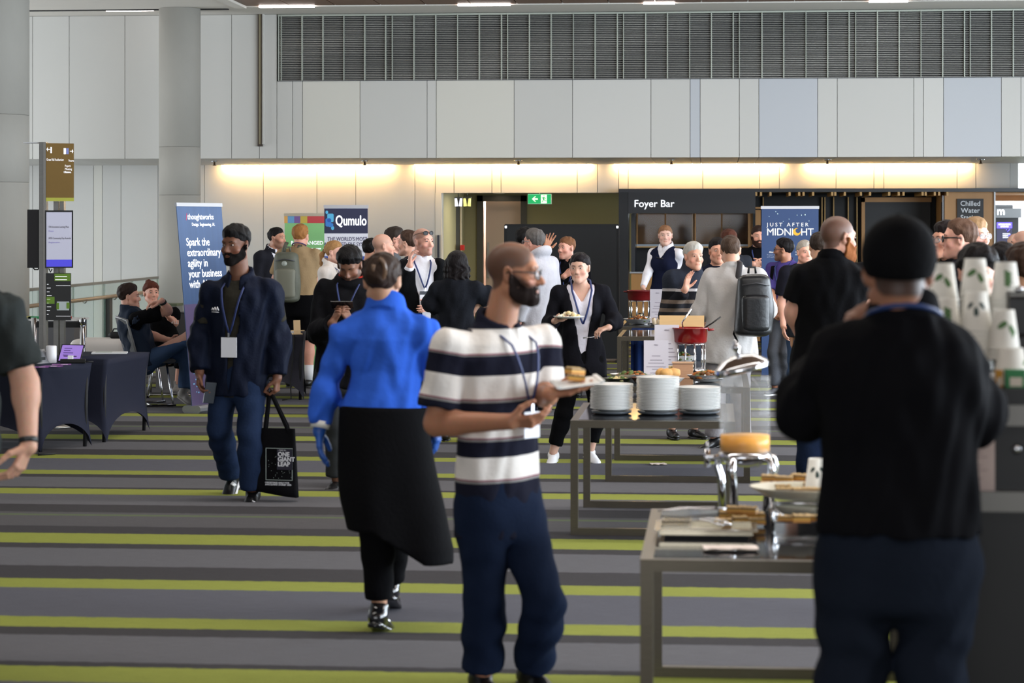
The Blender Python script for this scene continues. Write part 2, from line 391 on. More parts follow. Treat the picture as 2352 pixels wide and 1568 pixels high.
    def limbs(P):
        d = smin(smax(smax(torso(P, -.012 * s), -.12 - tq(P)[:, 2], .03), tq(P)[:, 2] - L, .03), shoulder(P, -.012 * s), .04)
        for sd in 'RL': d = smin(d, arm(P, sd), .03); d = smin(d, leg(P, sd, -.004), .03)
        return smin(d, headneck(P) if False else cap(P, N - u * .05 * s, C + R @ A(0, -.022, -.05) * k, (.056 if fem else .066) * s * g ** .5, (.047 if fem else .056) * s * g ** .5), .03)
    parts = []
    allp = np.array([*shj.values(), *elb.values(), *wri.values(), *hj.values(), *kn.values(), *an.values(), N])
    bare = any(x.get('bare') for x in wear)
    hb = np.clip(D * .0005, .0032, .009) * q
    hlo = np.minimum(C - A(.14, .15, .17) * k, N - A(.10, .10, .02)); hhi = np.maximum(C + A(.14, .15, .15) * k, N + A(.10, .10, 0)); v, f = field(headneck, hlo, hhi, hb); parts.append((v, f))
    v, f = field(limbs, allp.min(0) - .14, allp.max(0) + .14, max(.0125, D * .00095) if (shortest < .9 or bare) else .030); parts.append((v, f))
    for sd in 'RL':
        hv = hands.get(sd, {})
        if hv.get('skip'): continue
        pts = np.array([p for grp in hs[sd] for sg in grp for p in sg[:2]] + [wri[sd]])
        fn = lambda P, sd=sd: smin(hand_sdf(P, hs[sd]), cap(P, wri[sd] - nrm(wri[sd] - elb[sd]) * .07, wri[sd], ar[2] + (ar[1] - ar[2]) * .28, ar[2]), .015)
        v, f = field(fn, pts.min(0) - .035, pts.max(0) + .035, np.clip(D * .00034, .003, .0062)); parts.append((v, f))
    V = []; Q = []; b = 0
    for v, f in parts: V.append(v); Q.append(f + b); b += len(v)
    V = np.concatenate(V); Q = np.concatenate(Q)
    me = npmesh('person', V - base, Q); me.materials.append(skin_mat())
    c = np.tile(np.array(lin(skin)), (len(V), 1)); ql = (V - C) @ R / k
    inh = (np.abs(ql) < .16).all(1)
    lipd = cap(ql, LIPA + A(.002, 0, -.003), LIPB + A(-.002, 0, -.003), .009, .009); mk = np.clip(-lipd / .004, 0, 1)[:, None] * inh[:, None]
    c = c * (1 - mk * .8) + np.array(lin(skin)) * np.array([.70, .38, .36]) * mk * .8
    ck = np.exp(-(((np.abs(ql[:, 0]) - .045) / .022) ** 2 + ((ql[:, 2] + .035) / .022) ** 2)) * (ql[:, 1] > .03) * inh
    c = c * (1 + ck[:, None] * np.array([.10, -.10, -.10]))
    if stubble:
        zn = np.clip((-.03 - ql[:, 2] + np.clip(.09 - ql[:, 1], 0, .08) * .55) / .02, 0, 1) * np.clip((ql[:, 1] + .005) / .02, 0, 1) * np.clip((ql[:, 2] + .14) / .03, 0, 1) * inh * (1 - mk[:, 0])
        hc = np.array(lin((34, 27, 24))); c = c * (1 - (zn * stubble)[:, None]) + hc * (zn * stubble)[:, None]
    if buzz:
        fr = buzz[1]; zn = np.clip((ql[:, 2] - hairline(ql, fr)) / .012, 0, 1) * np.clip((.085 - ql[:, 1]) / .02, 0, 1) * inh * np.clip((.086 - np.abs(ql[:, 0])) / .004, 0, 1)
        zn = zn * np.clip(1 - (ql[:, 2] - .095) / .03 * buzz[3], .25, 1); hc = np.array(lin(buzz[0])); c = c * (1 - (zn * buzz[2])[:, None]) + hc * (zn * buzz[2])[:, None]
    at = me.attributes.new('tint', 'FLOAT_COLOR', 'POINT'); at.data.foreach_set('color', np.concatenate([np.clip(c, 0, 1), np.ones((len(c), 1))], 1).astype(np.float32).ravel())
    root = link('person', me, loc=base); tag(root, label, 'person')
    def put(name, fn, lo, hi, m, h=None, lab=None):
        v, f = field(fn, lo, hi, h or vox)
        if len(v) == 0: return None
        o = link(name, npmesh(name, v - base, f), m, root)
        if lab: o['label'] = lab
        return o
    loc = lambda p: C + R @ np.asarray(p, float) * k        # head-frame point to world
    # --- eyes, brows
    if eyes:
        shut = hp > 20
        em = mat('eye_white', (176, 166, 158), .3); im = mat('iris', (38, 26, 20), .2); bm_ = mat('brow_%s' % str(hair[1]), tuple(max(0, x * .8) for x in hair[1]), .9)
        for sg in (-1, 1):
            if shut: continue
            v, f = field(lambda P: ell(P, (0, 0, 0), (.0118, .0085, .0046)), (-.016, -.012, -.009), (.016, .012, .009), .003)
            e = link('eye', npmesh('eye', loc(v + A(sg * .032, .0865, .006)) - base if False else (C + ((v + A(sg * .032, .0865, .006)) @ R.T) * k) - base, f), em, root)
            v, f = field(lambda P: ell(P, (0, 0, 0), (.0056, .005, .0047)), (-.008,) * 3, (.008,) * 3, .002)
            link('iris', npmesh('iris', (C + ((v + A(sg * .032, .0930, .006)) @ R.T) * k) - base, f), im, e)
        for sg in (-1, 1):
            mb = MB(); mb.tube([loc((sg * .014, .0945, .0235)) - base, loc((sg * .032, .0925, .029)) - base, loc((sg * .050, .079, .0235)) - base], [.0036 * k, .004 * k, .002 * k], 6, flat=.7); mb.build('eyebrow', bm_, root)
    # --- hair
    st, hc = hair[0], hair[1]
    hm = mat('hair_%s' % str(hc), hc, .55, noise=.35, nscale=60, stretch=(1, 1, .25), bump=.5, bscale=160, spec=.12)
    def strand(q): return .0022 * np.sin(95 * q[:, 0] + 4 * np.sin(40 * q[:, 1])) + .0022 * np.sin(70 * q[:, 1] + 60 * q[:, 0] + 3 * np.sin(50 * q[:, 2]))
    hl, hh = A(-.16, -.2, -.42), A(.16, .16, .22); hres = np.clip(D * .0004, .0036, .007)
    def puth(name, fn, m, lo=hl, hi=hh):
        cs = np.array([loc((x, y, z)) for x in (lo[0], hi[0]) for y in (lo[1], hi[1]) for z in (lo[2], hi[2])])
        return put(name, lambda P: fn((P - C) @ R / k) * k, cs.min(0), cs.max(0), m, hres)
    tilt = hair[2] if len(hair) > 2 else .068; th_ = hair[3] if len(hair) > 3 else .012
    if st in ('short', 'pony', 'bun', 'long', 'clip'):
        def hf(q):
            hz_ = hairline(q, tilt) + .010 * np.clip((np.abs(q[:, 0]) - .03) / .03, 0, 1) * np.clip(q[:, 1] / .06, 0, 1) + .0035 * np.sin(160 * q[:, 0] + 90 * q[:, 1])
            tp = np.clip((q[:, 2] - hz_) / (.045 if st == 'short' and not fem else .025), .12, 1)
            t = (th_ * (.55 + .75 * np.clip(q[:, 2] / .1, -.2, 1) + .35 * np.clip(q[:, 1] / .08, -.4, 1) * np.clip((q[:, 2] - .05) / .03, 0, 1)) + strand(q)) * tp + .0012
            d = smax(cran(q, t), hz_ - q[:, 2], .004)
            d = smax(d, q[:, 1] - .092, .01)
            if st == 'pony':
                d = smin(d, ell(q, (0, -.115, .02), (.022, .022, .022)), .015)
                d = smin(d, chain(q, [A(0, -.12, .02), A(0, -.15, -.03), A(0, -.15, -.12), A(.01, -.12, -.20)], [.018, .026, .024, .008], .02), .01)
            if st == 'bun': d = smin(d, ell(q, (0, -.075, .125), (.036, .036, .03)) + strand(q), .012)
            if st == 'clip':
                d = smin(d, ell(q, (0, -.095, .03), (.055, .035, .06)) + 1.5 * strand(q), .02)
                d = smin(d, ell(q, (.018, -.118, .052), (.024, .014, .034)), .006)
            if st == 'long':
                l = smax(ell(q, (0, -.03, -.07), (.125, .09, .20)) + 2.4 * strand(q), -.24 - q[:, 2], .03)
                l = smax(l, -ell(q, (0, .07, -.05), (.085, .09, .2)), .02)
                d = smin(d, l, .03)
            return d
        puth('hair', hf, hm)
    if st == 'pony' or st == 'bun':
        mb = MB(); cpt = (0, -.125, .018) if st == 'pony' else (0, -.06, .112); mb.tube([loc((cpt[0] + .02 * math.cos(a), cpt[1] + (0 if st == 'pony' else .02 * math.sin(a)), cpt[2] + (.02 * math.sin(a) if st == 'pony' else 0))) - base for a in np.linspace(0, 2 * math.pi, 11)], .005 * k, 6); mb.build('hair_tie', mat('dark_elastic', (20, 20, 22)), root)
    if beard:
        bcol = mat('hair_%s' % str(beard[0]), beard[0], .9, noise=.35, nscale=80, bump=.35, bscale=200, spec=.08); bl = beard[1]
        def bf(q):
            d = head_sdf(q, fem, nose, jaw, chub) - bl * (1 + .8 * np.clip((-q[:, 2] - .07) / .05, 0, 1.5)) - strand(q) * .5
            ax = np.abs(q[:, 0]); low = q[:, 2] + .052 - np.clip((.07 - q[:, 1]) * .9, 0, .065)
            z = smax(low, -(q[:, 1] - .0), .008)
            mus = np.maximum(np.maximum(np.abs(q[:, 2] + .049) - .007, ax - .03), .06 - q[:, 1]); z = np.minimum(z, mus)
            z = np.maximum(z, -ell(q, (0, .105, -.066), (.021, .03, .0085)))
            return np.maximum(d, z)
        puth('beard', bf, bcol, A(-.12, -.06, -.17), A(.12, .17, .06))
    # --- clothes
    hang = allp.min(0) - .25, allp.max(0) + .25
    for wi, x in enumerate(wear):
        kd = x['k']; m = x.get('m')
        if kd == 'top':
            infl = x.get('i', .012) * s; sl = x.get('sl', 1.0); hem = x.get('hem', -.10); fa = x.get('fold', .004); opn = x.get('open'); hole = x.get('hole', .062); flare = x.get('flare', 0.0); puff = x.get('puff', .006)
            cuts = {}
            for sd in 'RL':
                if sl <= 0: continue
                if sl <= .5: cuts[sd] = (shj[sd] + (elb[sd] - shj[sd]) * sl * 2, nrm(elb[sd] - shj[sd]))
                else: cuts[sd] = (elb[sd] + (wri[sd] - elb[sd]) * (sl - .5) * 2, nrm(wri[sd] - elb[sd]))
            def tf(P):
                p = tq(P); z = p[:, 2]
                d = smin(smax(torso(P, infl, flare=flare), z - L - .012 * s, .03), shoulder(P, infl), .035)
                hz = hem + x.get('hemw', 0) * np.sin(p[:, 0] * 14)
                d = smax(d, hz - z, .006)
                if opn is not None:
                    zb = opn[1]; wd = np.where(z > zb, opn[0] * np.clip((z - zb) / (L - .04 - zb), 0, 1.1), opn[2] * np.clip((zb - z) / .25, 0, 1.2) if len(opn) > 2 else -1)
                    d = np.maximum(d, -np.maximum(np.abs(p[:, 0]) - wd, -p[:, 1]))
                for sd in cuts:
                    a = arm(P, sd, infl * (.75 if sl > .5 else 1.0), puff=puff) + fa * .8 * fold(P, 3.4, wi + 3)
                    if sl <= .5: a = cap(P, shj[sd], cuts[sd][0] + cuts[sd][1] * .03, ar[0] + infl * 1.1, ar[0] * .95 + infl * 1.2 + x.get('wide', .008)) + fa * .8 * fold(P, 3.4, wi + 3)
                    a = smax(a, (P - cuts[sd][0]) @ cuts[sd][1], .006)
                    d = smin(d, a, .022)
                if sl <= 0:
                    for sd in 'RL': d = np.maximum(d, -cap(P, shj[sd] - u * .05 * s + rr * (.03 if sd == 'R' else -.03), shj[sd] + u * .2, .07 * s, .07 * s))
                d = d + fa * fold(P * A(1.25, 1.25, .6), 3.0, wi)
                nd = C + R @ A(0, -.022, -.05) * k
                d = smax(d, -cap(P, N + fw * x.get('hf', .012) + u * x.get('hu', 0), N + (nd - N) * 2.2, hole * s, hole * s * 1.25), .008)
                if x.get('hu'): d = smin(d, ell(P, N - fw * .035 * s - u * .03 * s, (.085 * s, .052 * s, .055 * s), T), .03)
                if x.get('vneck'): d = np.maximum(d, -np.maximum(np.abs(p[:, 0]) - x['vneck'] * np.clip((z - (L - .16)) / .12, 0, 1.3), -p[:, 1]))
                cl = x.get('collar')
                if cl:
                    pn = (P - N) @ T; yy = pn[:, 1]; rad = np.sqrt(pn[:, 0] ** 2 + (yy - .008) ** 2); zt = pn[:, 2] + yy * .45
                    if cl == 'hood':
                        c_ = np.sqrt((rad - .098 * s) ** 2 + (zt - .0) ** 2 * .8) - (.030 + .02 * np.clip(-yy / .1, 0, 1)) * s
                    else:
                        rs = {'shirt': (.074, .012, .028), 'stand': (.078, .014, .045), 'crew': (.069, .008, .010), 'lapel': (.082, .012, .026)}[cl]
                        c_ = np.maximum(np.abs(rad - rs[0] * s - .25 * (.03 - zt)) - rs[1], np.abs(zt - .012) - rs[2])
                    if cl in ('shirt', 'lapel', 'stand') and x.get('cgap', .35): c_ = np.maximum(c_, -np.maximum(np.abs(pn[:, 0]) - x.get('cgap', .35) * np.clip(.09 - 0 * zt, 0, 1) * .4, -yy))
                    d = smin(d, c_, .008)
                return d
            o = put(x.get('n', 'shirt'), tf, np.minimum(hang[0], Hc - .5), hang[1], m, x.get('h'), x.get('l'))
            if x.get('stripe') and o:
                vv = np.empty(len(o.data.vertices) * 3, np.float32); o.data.vertices.foreach_get('co', vv); P = vv.reshape(-1, 3).astype(float) + base
                p = tq(P); val = p[:, 2].copy()
                for sd in cuts:
                    da = cap(P, shj[sd], elb[sd], .05, .05); dt = torso(P, infl); wgt = np.clip((dt - .008) / .012, 0, 1) * (da < .06)
                    av = x['stripe'].get(sd, 0) - ((P - shj[sd]) @ nrm(elb[sd] - shj[sd]))
                    val = val * (1 - wgt) + av * wgt
                at = o.data.attributes.new('stripe', 'FLOAT', 'POINT'); at.data.foreach_set('value', val.astype(np.float32))
        elif kd == 'trousers':
            infl = x.get('i', .012) * s; lenf = x.get('len', .96); fa = x.get('fold', .005); low = x.get('low', .058) * s
            def pf(P):
                d = smax(torso(P, infl - .004), -.16 - tq(P)[:, 2] if not seated else -.08 - tq(P)[:, 2], .05)
                d = smin(d, ell(P, Hc - u * .03, (.165 * s * g, .12 * s * g, .13 * s), T), .04)
                ls = None
                for sd in 'RL':
                    l = leg(P, sd, infl, low) + fa * fold(P * A(.8, .8, 1.2), 3.0, 5 + wi)
                    if lenf > .5: cp_ = kn[sd] + (an[sd] - kn[sd]) * (lenf - .5) * 2; dr = nrm(an[sd] - kn[sd])
                    else: cp_ = hj[sd] + (kn[sd] - hj[sd]) * lenf * 2; dr = nrm(kn[sd] - hj[sd])
                    l = smax(l, (P - cp_) @ dr, .006); ls = l if ls is None else np.minimum(ls, l)
                d = smin(d, ls, .035)
                return smax(d, tq(P)[:, 2] - x.get('top', .10), .004)
            put(x.get('n', 'trousers'), pf, hang[0], hang[1], m, max(.011, vox * 1.45), x.get('l'))
        elif kd == 'shoes':
            for sd in 'RL':
                fd = ft[sd]; up = nrm(A(0, 0, 1) - fd * fd[2]) if abs(fd[2]) < .95 else f0; lt = np.cross(fd, up); a = an[sd]; B = np.stack([lt, fd, up], 1); sz = s * x.get('s', 1)
                def sf(P):
                    p = (P - a) @ B / sz
                    d = cap(p, A(0, -.045, -.042), A(0, .06, -.047), .036, .037); d = smin(d, ell(p, (0, .115, -.056), (.043, .07, .027)), .03)
                    d = smin(d, cap(p, A(0, -.02, -.03), A(0, -.008, x.get('hi', .0)), .046, .046), .02)
                    return smax(smax(d, -.072 - p[:, 2], .004), p[:, 2] - x.get('hi', .0) , .004) * sz
                def so(P):
                    p = (P - a) @ B / sz
                    d2 = np.minimum(ell(p * A(1, 1, 0), (0, .10, 0), (.048, .092, 1)), cap(p * A(1, 1, 0), A(0, -.045, 0), A(0, .1, 0), .037, .045))
                    return smax(d2, np.abs(p[:, 2] + .077) - .011, .004) * sz
                lo_, hi_ = a - .24 * sz, a + .24 * sz
                sh_ = put('shoe', sf, lo_, hi_, m, np.clip(D * .0008, .006, .013), x.get('l'))
                v, f = field(so, lo_, hi_, np.clip(D * .0008, .006, .013))
                if len(v): link('sole', npmesh('sole', v - base, f), x.get('sm', m), sh_)
        elif kd == 'socks':
            for sd in 'RL': mb = MB(); d0 = nrm(kn[sd] - an[sd]); mb.tube([an[sd] - base - d0 * .02, an[sd] + d0 * x.get('len', .12) - base], [.046 * s, .05 * s], 14); mb.build('sock', m, root)
        elif kd == 'glasses':
            mb = MB(); r_ = x.get('r', .0022) * k; up_ = x.get('up'); off = np.array(up_ if up_ else (0, 0, 0)); gm = x['m']
            for sg in (-1, 1):
                mb.tube([loc(A(sg * .033 + .0245 * math.cos(t), .108 - .1 * abs(.018 * math.cos(t)) * 0 - abs(sg * .033 + .023 * math.cos(t)) ** 2 * 3.2, 0.001 + .0185 * math.sin(t)) + off) - base for t in np.linspace(0, 2 * math.pi, 13)], r_, 6)
                mb.tube([loc(A(sg * .056, .099, .008) + off) - base, loc(A(sg * .083, .02, .010) + off * A(1, .9, .75)) - base, loc(A(sg * .086, -.012, .004) + off * A(1, .8, .6)) - base], r_, 6)
            mb.tube([loc(A(-.011, .109, .006) + off) - base, loc(A(.011, .109, .006) + off) - base], r_, 6); go = mb.build('glasses', gm, root)
            lm = mat('sun_lens', (12, 12, 14), .35, spec=.2) if x.get('dark') else mat('clear_lens', (235, 240, 245), .05, alpha=.12)
            for sg in (-1, 1):
                mb = MB(); ring = [loc(A(sg * .033 + .0238 * math.cos(t), .107 - abs(sg * .033 + .022 * math.cos(t)) ** 2 * 3.2, 0.001 + .0178 * math.sin(t)) + off) - base for t in np.linspace(0, 2 * math.pi, 12, endpoint=False)]
                mb.add(ring + [p - (R @ A(0, .0015, 0)) * k for p in ring], [tuple(range(12)), tuple(reversed(range(12, 24)))] + [(i, 12 + i, 12 + (i + 1) % 12, (i + 1) % 12) for i in range(12)]); mb.build('lens', lm, go)
        elif kd == 'lanyard':
            inf = (x.get('i', .03) + .010) * s; dep = x.get('z', .20); wd = x.get('w', .0075)
            def sfp(xx, z):
                zz = z * tz; w_ = ipl(zz, TZ, WD) + inf; d_ = ipl(zz, TZ, DP) + inf; return Hc + T @ A(xx, d_ * math.sqrt(max(.02, 1 - (xx / w_) ** 2)) + .004, z)
            zb = L - dep - .06; xo = x.get('x', 0.0)
            if x.get('back'):
                pts = [N + T @ A(x.get('r', .078) * math.sin(t), -x.get('r', .082) * 1.05 * math.cos(t), x.get('dz', .026) + .034 * math.cos(t)) for t in np.linspace(-1.5, 1.5, 9)]
                mb = MB(); mb.tube([p - base for p in pts], wd, 8, flat=.8); lo = mb.build('lanyard', m, root)
            else:
                lo = None
                for sg in (-1, 1):
                    pts = [N + T @ A(sg * .05, -.06, .035), N + T @ A(sg * .072, .0, .02)] + [sfp(xo + sg * .075 * (1 - t) ** .8 + 0 * sg, (L - .065) * (1 - t) + zb * t) for t in np.linspace(.0, 1, 6)]
                    mb = MB(); mb.tube([p - base for p in pts], [wd] * len(pts), 6, flat=.4); lo = mb.build('lanyard', m, root)
                if x.get('badge'):
                    bw, bh = x['badge']; c0 = sfp(xo, zb - .02); Mb = Matrix(((T[0][0], T[0][1], 0, c0[0] - base[0]), (T[1][0], T[1][1], 0, c0[1] - base[1]), (T[2][0] * 0, 0, 1, c0[2] - base[2]), (0, 0, 0, 1)))
                    bo = MB().box((-bw / 2, .004, -bh), (bw / 2, .008, 0), Mb).build('badge', mat('badge_white', (222, 222, 228), .35), lo)
                    if x.get('head'): MB().box((-bw / 2, .0082, -bh * .22), (bw / 2, .009, 0), Mb).build('badge_header', mat('badge_navy', (22, 24, 40), .4), lo)
                    if x.get('clip', True): MB().box((-.006, .004, 0), (.006, .012, .03), Mb).build('badge_clip', mat('chrome_clip', (200, 200, 205), .2, 1), lo)
        elif kd == 'gloves':
            for sd in 'RL':
                pts = np.array([p for grp in hs[sd] for sg in grp for p in sg[:2]] + [wri[sd]]); ext = wri[sd] - nrm(wri[sd] - elb[sd]) * .03
                put('glove', lambda P, sd=sd, ext=ext: smin(hand_sdf(P, hs[sd], .0035), cap(P, ext, wri[sd], ar[2] + .004, ar[2] + .003), .015), pts.min(0) - .05, pts.max(0) + .05, m, .0042)
        elif kd == 'fn':                       # a custom garment, field given by a function of this figure's frame
            o = put(x['n'], lambda P: x['f'](P, tq(P), locals_), hang[0], hang[1], m, x.get('h'), x.get('l'))
        elif kd == 'watch':
            sd = x['sd']; d0 = nrm(wri[sd] - elb[sd]); mb = MB(); c0 = wri[sd] - d0 * .025; a1 = nrm(np.cross(d0, A(0, 1, .2))); b1 = np.cross(d0, a1)
            mb.tube([c0 - base - d0 * .011, c0 - base + d0 * .011], ar[2] + x.get('r', .007), 18); wo = mb.build('watch', m, root)
    locals_ = None
    info = dict(root=root, base=base, C=C, R=R, k=k, N=N, Hc=Hc, T=T, L=L, s=s, wri=wri, elb=elb, shj=shj, kn=kn, an=an, loc=loc, put=put, tz=tz, WD=WD, DP=DP, hs=hs, torso=torso, tq=tq, vox=vox, hm=hm, hair=puth)
    PEOPLE.append(info); return info
def surf(I, x, z, infl=.02, back=False):        # a point on a figure's chest (or back), x sideways and z up from the hips
    zz = z * I['tz']; w_ = ipl(zz, TZ, I['WD']) + infl; d_ = ipl(zz, TZ, I['DP']) + infl; y = d_ * math.sqrt(max(.02, 1 - (x / w_) ** 2))
    return I['Hc'] + I['T'] @ A(x, -y if back else y, z)
# ------------------------------------------------------------------ the room
YU, YL = 31.0, 34.6                      # face of the upper wall, face of the lower wall
ZS = wz(361, YU); ZLB = wz(180.5, YU); ZLT = wz(28, YU); ZC = ZLT + .02
XL, XR = -17.0, 9.3
def floor_mat():
    m = mat('carpet', (84, 84, 88), .95, bump=.5, bscale=420, spec=.15); n = m.node_tree; b = n.nodes['Principled BSDF']; N = n.nodes.new; Lk = n.links.new
    tc = N('ShaderNodeTexCoord'); sp = N('ShaderNodeSeparateXYZ'); Lk(tc.outputs['Object'], sp.inputs[0])
    wob = N('ShaderNodeTexNoise'); wob.inputs['Scale'].default_value = 14; Lk(tc.outputs['Object'], wob.inputs['Vector'])
    wm = N('ShaderNodeMath'); wm.operation = 'MULTIPLY_ADD'; wm.inputs[1].default_value = .035; Lk(wob.outputs['Fac'], wm.inputs[0]); Lk(sp.outputs['Y'], wm.inputs[2])
    sub = N('ShaderNodeMath'); sub.operation = 'ADD'; sub.inputs[1].default_value = -12.72 + 6.18 * 4 - .0175; Lk(wm.outputs[0], sub.inputs[0])
    md = N('ShaderNodeMath'); md.operation = 'MODULO'; md.inputs[1].default_value = 6.18; Lk(sub.outputs[0], md.inputs[0])
    dv = N('ShaderNodeMath'); dv.operation = 'DIVIDE'; dv.inputs[1].default_value = 6.18; Lk(md.outputs[0], dv.inputs[0])
    rp = N('ShaderNodeValToRGB'); rp.color_ramp.interpolation = 'CONSTANT'
    lime, dk, md_, lt, bl, thin = lin((138, 144, 66)), lin((62, 60, 62)), lin((86, 84, 86)), lin((98, 97, 101)), lin((90, 90, 98)), lin((94, 104, 78))
    st = [(0, lime), (.41, dk), (.72, md_), (1.20, thin), (1.26, md_), (1.36, dk), (1.75, lt), (2.30, lime), (2.62, dk), (2.72, lt), (3.33, dk), (3.52, lime), (3.78, bl), (4.59, lime), (4.90, dk), (5.33, lt), (5.97, dk)]
    el = rp.color_ramp.elements; el[0].position = 0; el[0].color = (*st[0][1], 1); el[1].position = st[1][0] / 6.18; el[1].color = (*st[1][1], 1)
    for p, c in st[2:]: e = el.new(p / 6.18); e.color = (*c, 1)
    Lk(dv.outputs[0], rp.inputs[0])
    mp = N('ShaderNodeMapping'); mp.inputs['Scale'].default_value = (3, 40, 1); Lk(tc.outputs['Object'], mp.inputs[0])
    t = N('ShaderNodeTexNoise'); t.inputs['Scale'].default_value = 3; t.inputs['Detail'].default_value = 6; Lk(mp.outputs[0], t.inputs['Vector'])
    t2 = N('ShaderNodeTexNoise'); t2.inputs['Scale'].default_value = 130; Lk(tc.outputs['Object'], t2.inputs['Vector'])
    ad = N('ShaderNodeMath'); ad.operation = 'MULTIPLY_ADD'; ad.inputs[1].default_value = .55; ad.inputs[2].default_value = .47; Lk(t.outputs['Fac'], ad.inputs[0])
    a2 = N('ShaderNodeMath'); a2.operation = 'MULTIPLY_ADD'; a2.inputs[1].default_value = .5; Lk(t2.outputs['Fac'], a2.inputs[0]); Lk(ad.outputs[0], a2.inputs[2])
    mx = N('ShaderNodeMix'); mx.data_type = 'RGBA'; mx.blend_type = 'MULTIPLY'; mx.inputs[0].default_value = 1; Lk(rp.outputs[0], mx.inputs[6]); Lk(a2.outputs[0], mx.inputs[7]); Lk(mx.outputs[2], b.inputs['Base Color'])
    return m
def S(o): return tag(o, kind='structure')
S(boxo('floor', (-8.5, -9, -.25), (16, 56, 0), floor_mat()))
S(boxo('floor_lower', (XL - 1, 14, -3.2), (-8.5, 36, -3.0), mat('pale_floor', (150, 150, 148), .6, noise=.1)))
plaster = mat('ceiling_plaster', (205, 200, 192), .8, noise=.03, nscale=3); white = mat('wall_white', (214, 214, 212), .6, noise=.02, nscale=4)
tim = mat('timber_ceiling', (112, 84, 66), .5, noise=.3, nscale=6, stretch=(.3, 8, 1))
xe = wx(602, YU)
c = empty('ceiling', (0, 0, 0), kind='structure')
boxo('plaster_ceiling', (XL, -9, ZC), (xe - .15, YU + .3, ZC + .2), plaster, c)
boxo('plaster_bulkhead', (xe - .15, 29.95, ZC), (13, YU + .3, ZC + .2), plaster, c)
boxo('bulkhead_edge', (xe - .15, -9, ZC - .02), (xe, 29.95, ZC + .2), plaster, c)
yy = 29.95; x = xe
while x < 10.5:                             # timber boards of the ceiling run down the hall
    boxo('ceiling_board', (x + .006, -9 if x < 9 else 18, ZC + .01), (x + .59, 29.9, ZC + .03), tim, c); x += .6
boxo('ceiling_backing', (xe, -9, ZC + .06), (16, 29.95, ZC + .2), mat('black_void', (18, 16, 15), .9), c)
boxo('ceiling_slot', (wx(-150, 30.2), 30.12, ZC - .012), (wx(526, 30.2), 30.2, ZC + .01), mat('slot_black', (15, 14, 14), .7), c)
led_w = mat('led_cool', (255, 255, 255), emit=(255, 240, 232), estr=8); led = mat('led_warm', (255, 220, 160), emit=(255, 206, 132), estr=48)
for u0, u1 in ((243, 352),): tag(boxo('ceiling_light', (wx(u0, 30.2), 30.21, ZC - .015), (wx(u1, 30.2), 30.235, ZC), led_w), 'slim recessed light slot in the cream ceiling beside the concrete column', 'light')
for i, (u0, u1, lab) in enumerate(((596, 722, 'slim light slot in the timber ceiling nearest the vertical wall channel'), (1052, 1172, 'slim light slot in the timber ceiling above the striped shirt man'), (1478, 1550, 'slim light slot in the timber ceiling above the foyer bar lettering'), (1996, 2085, 'slim light slot in the timber ceiling above the water station end'))):
    tag(boxo('ceiling_light', (wx(u0, 29.9), 29.86, ZC - .012), (wx(u1, 29.9), 29.93, ZC + .008), led_w), lab, 'light')
# upper wall: panels, louvres, soffit panels, each its own piece
wb = empty('wall_back', (0, 0, 0), kind='structure')
gapm = mat('joint_grey', (58, 58, 58), .9)  # even dark grey of the core visible in the panel joints
boxo('wall_core', (XL, YU + .04, ZS + .04), (13.5, YL + .5, ZC), gapm, wb)
boxo('wall_core', (XL, YL + .05, -3), (wx(1000, YL), YL + .5, ZS + .1), gapm, wb)
PM = [mat('panel_%d' % i, cc, .42, noise=.012, nscale=2, spec=.4) for i, cc in enumerate([(183, 181, 176), (181, 179, 174), (186, 184, 179), (172, 174, 178), (190, 187, 178)])]
UB = [-330, -200, -60, 75, 159, 287, 440, 532, 596, 636, 672, 695, 827, 981, 1002, 1181, 1315, 1495, 1585, 1608, 1698, 1743, 1878, 1923, 2099, 2121, 2167, 2300, 2345, 2480, 2620, 2760]
UT = [0, 1, 0, 2, 0, 0, 1, 0, 2, 0, 1, 4, 1, 0, 4, 1, 2, 0, 3, 2, 0, 3, 0, 1, 0, 2, 3, 0, 2, 0, 1]
g_ = .0035
for i in range(len(UB) - 1):
    x0, x1 = wx(UB[i], YU), wx(UB[i + 1], YU); top = ZC if UB[i] < 636 else ZLB
    boxo('wall_panel', (x0 + g_, YU, ZS), (x1 - g_, YU + .035, top - .004), PM[UT[i]], wb)
    boxo('soffit_panel', (x0 + g_, YU + .002, ZS), (x1 - g_, YL - .13, ZS + .03), PM[UT[i]], wb)
lb = empty('wall_louvre', (0, 0, 0), kind='structure')
mull = [646, 694, 742, 790, 838, 886, 901, 951, 1001, 1051, 1101, 1152, 1166, 1216, 1266, 1317, 1367, 1418, 1432, 1483, 1533, 1584, 1634, 1684, 1698, 1750, 1800, 1851, 1901, 1950, 1965, 2015, 2065, 2115, 2165, 2215, 2228, 2277, 2327, 2377, 2427]
alu = mat('louvre_aluminium', (160, 164, 154), .4, .2); slat = mat('louvre_slat', (172, 170, 164), .5, .3, noise=.3, nscale=40); dark = mat('louvre_void', (48, 48, 48), .9)
mull = [640.5] + mull
for i, u in enumerate(mull):
    x = wx(u, YU); th = .005 if i % 6 in (1, 4) else .0075
    boxo('mullion', (x - th, YU - .02, ZLB), (x + th, YU + .04, ZLT), alu, lb)
    if i + 1 < len(mull):
        x1 = wx(mull[i + 1], YU); mb = MB(); z = ZLB + .012
        while z < ZLT - .01:
            mb.add([(x, YU + .002, z), (x1, YU + .002, z), (x1, YU + .03, z + .011), (x, YU + .03, z + .011), (x, YU + .002, z - .004), (x1, YU + .002, z - .004)], [(0, 1, 2, 3), (4, 5, 1, 0)]); z += .0245 * (1 + .12 * math.sin(z * 190))
        tag(mb.build('louvre_slats', slat, lb), kind='stuff')
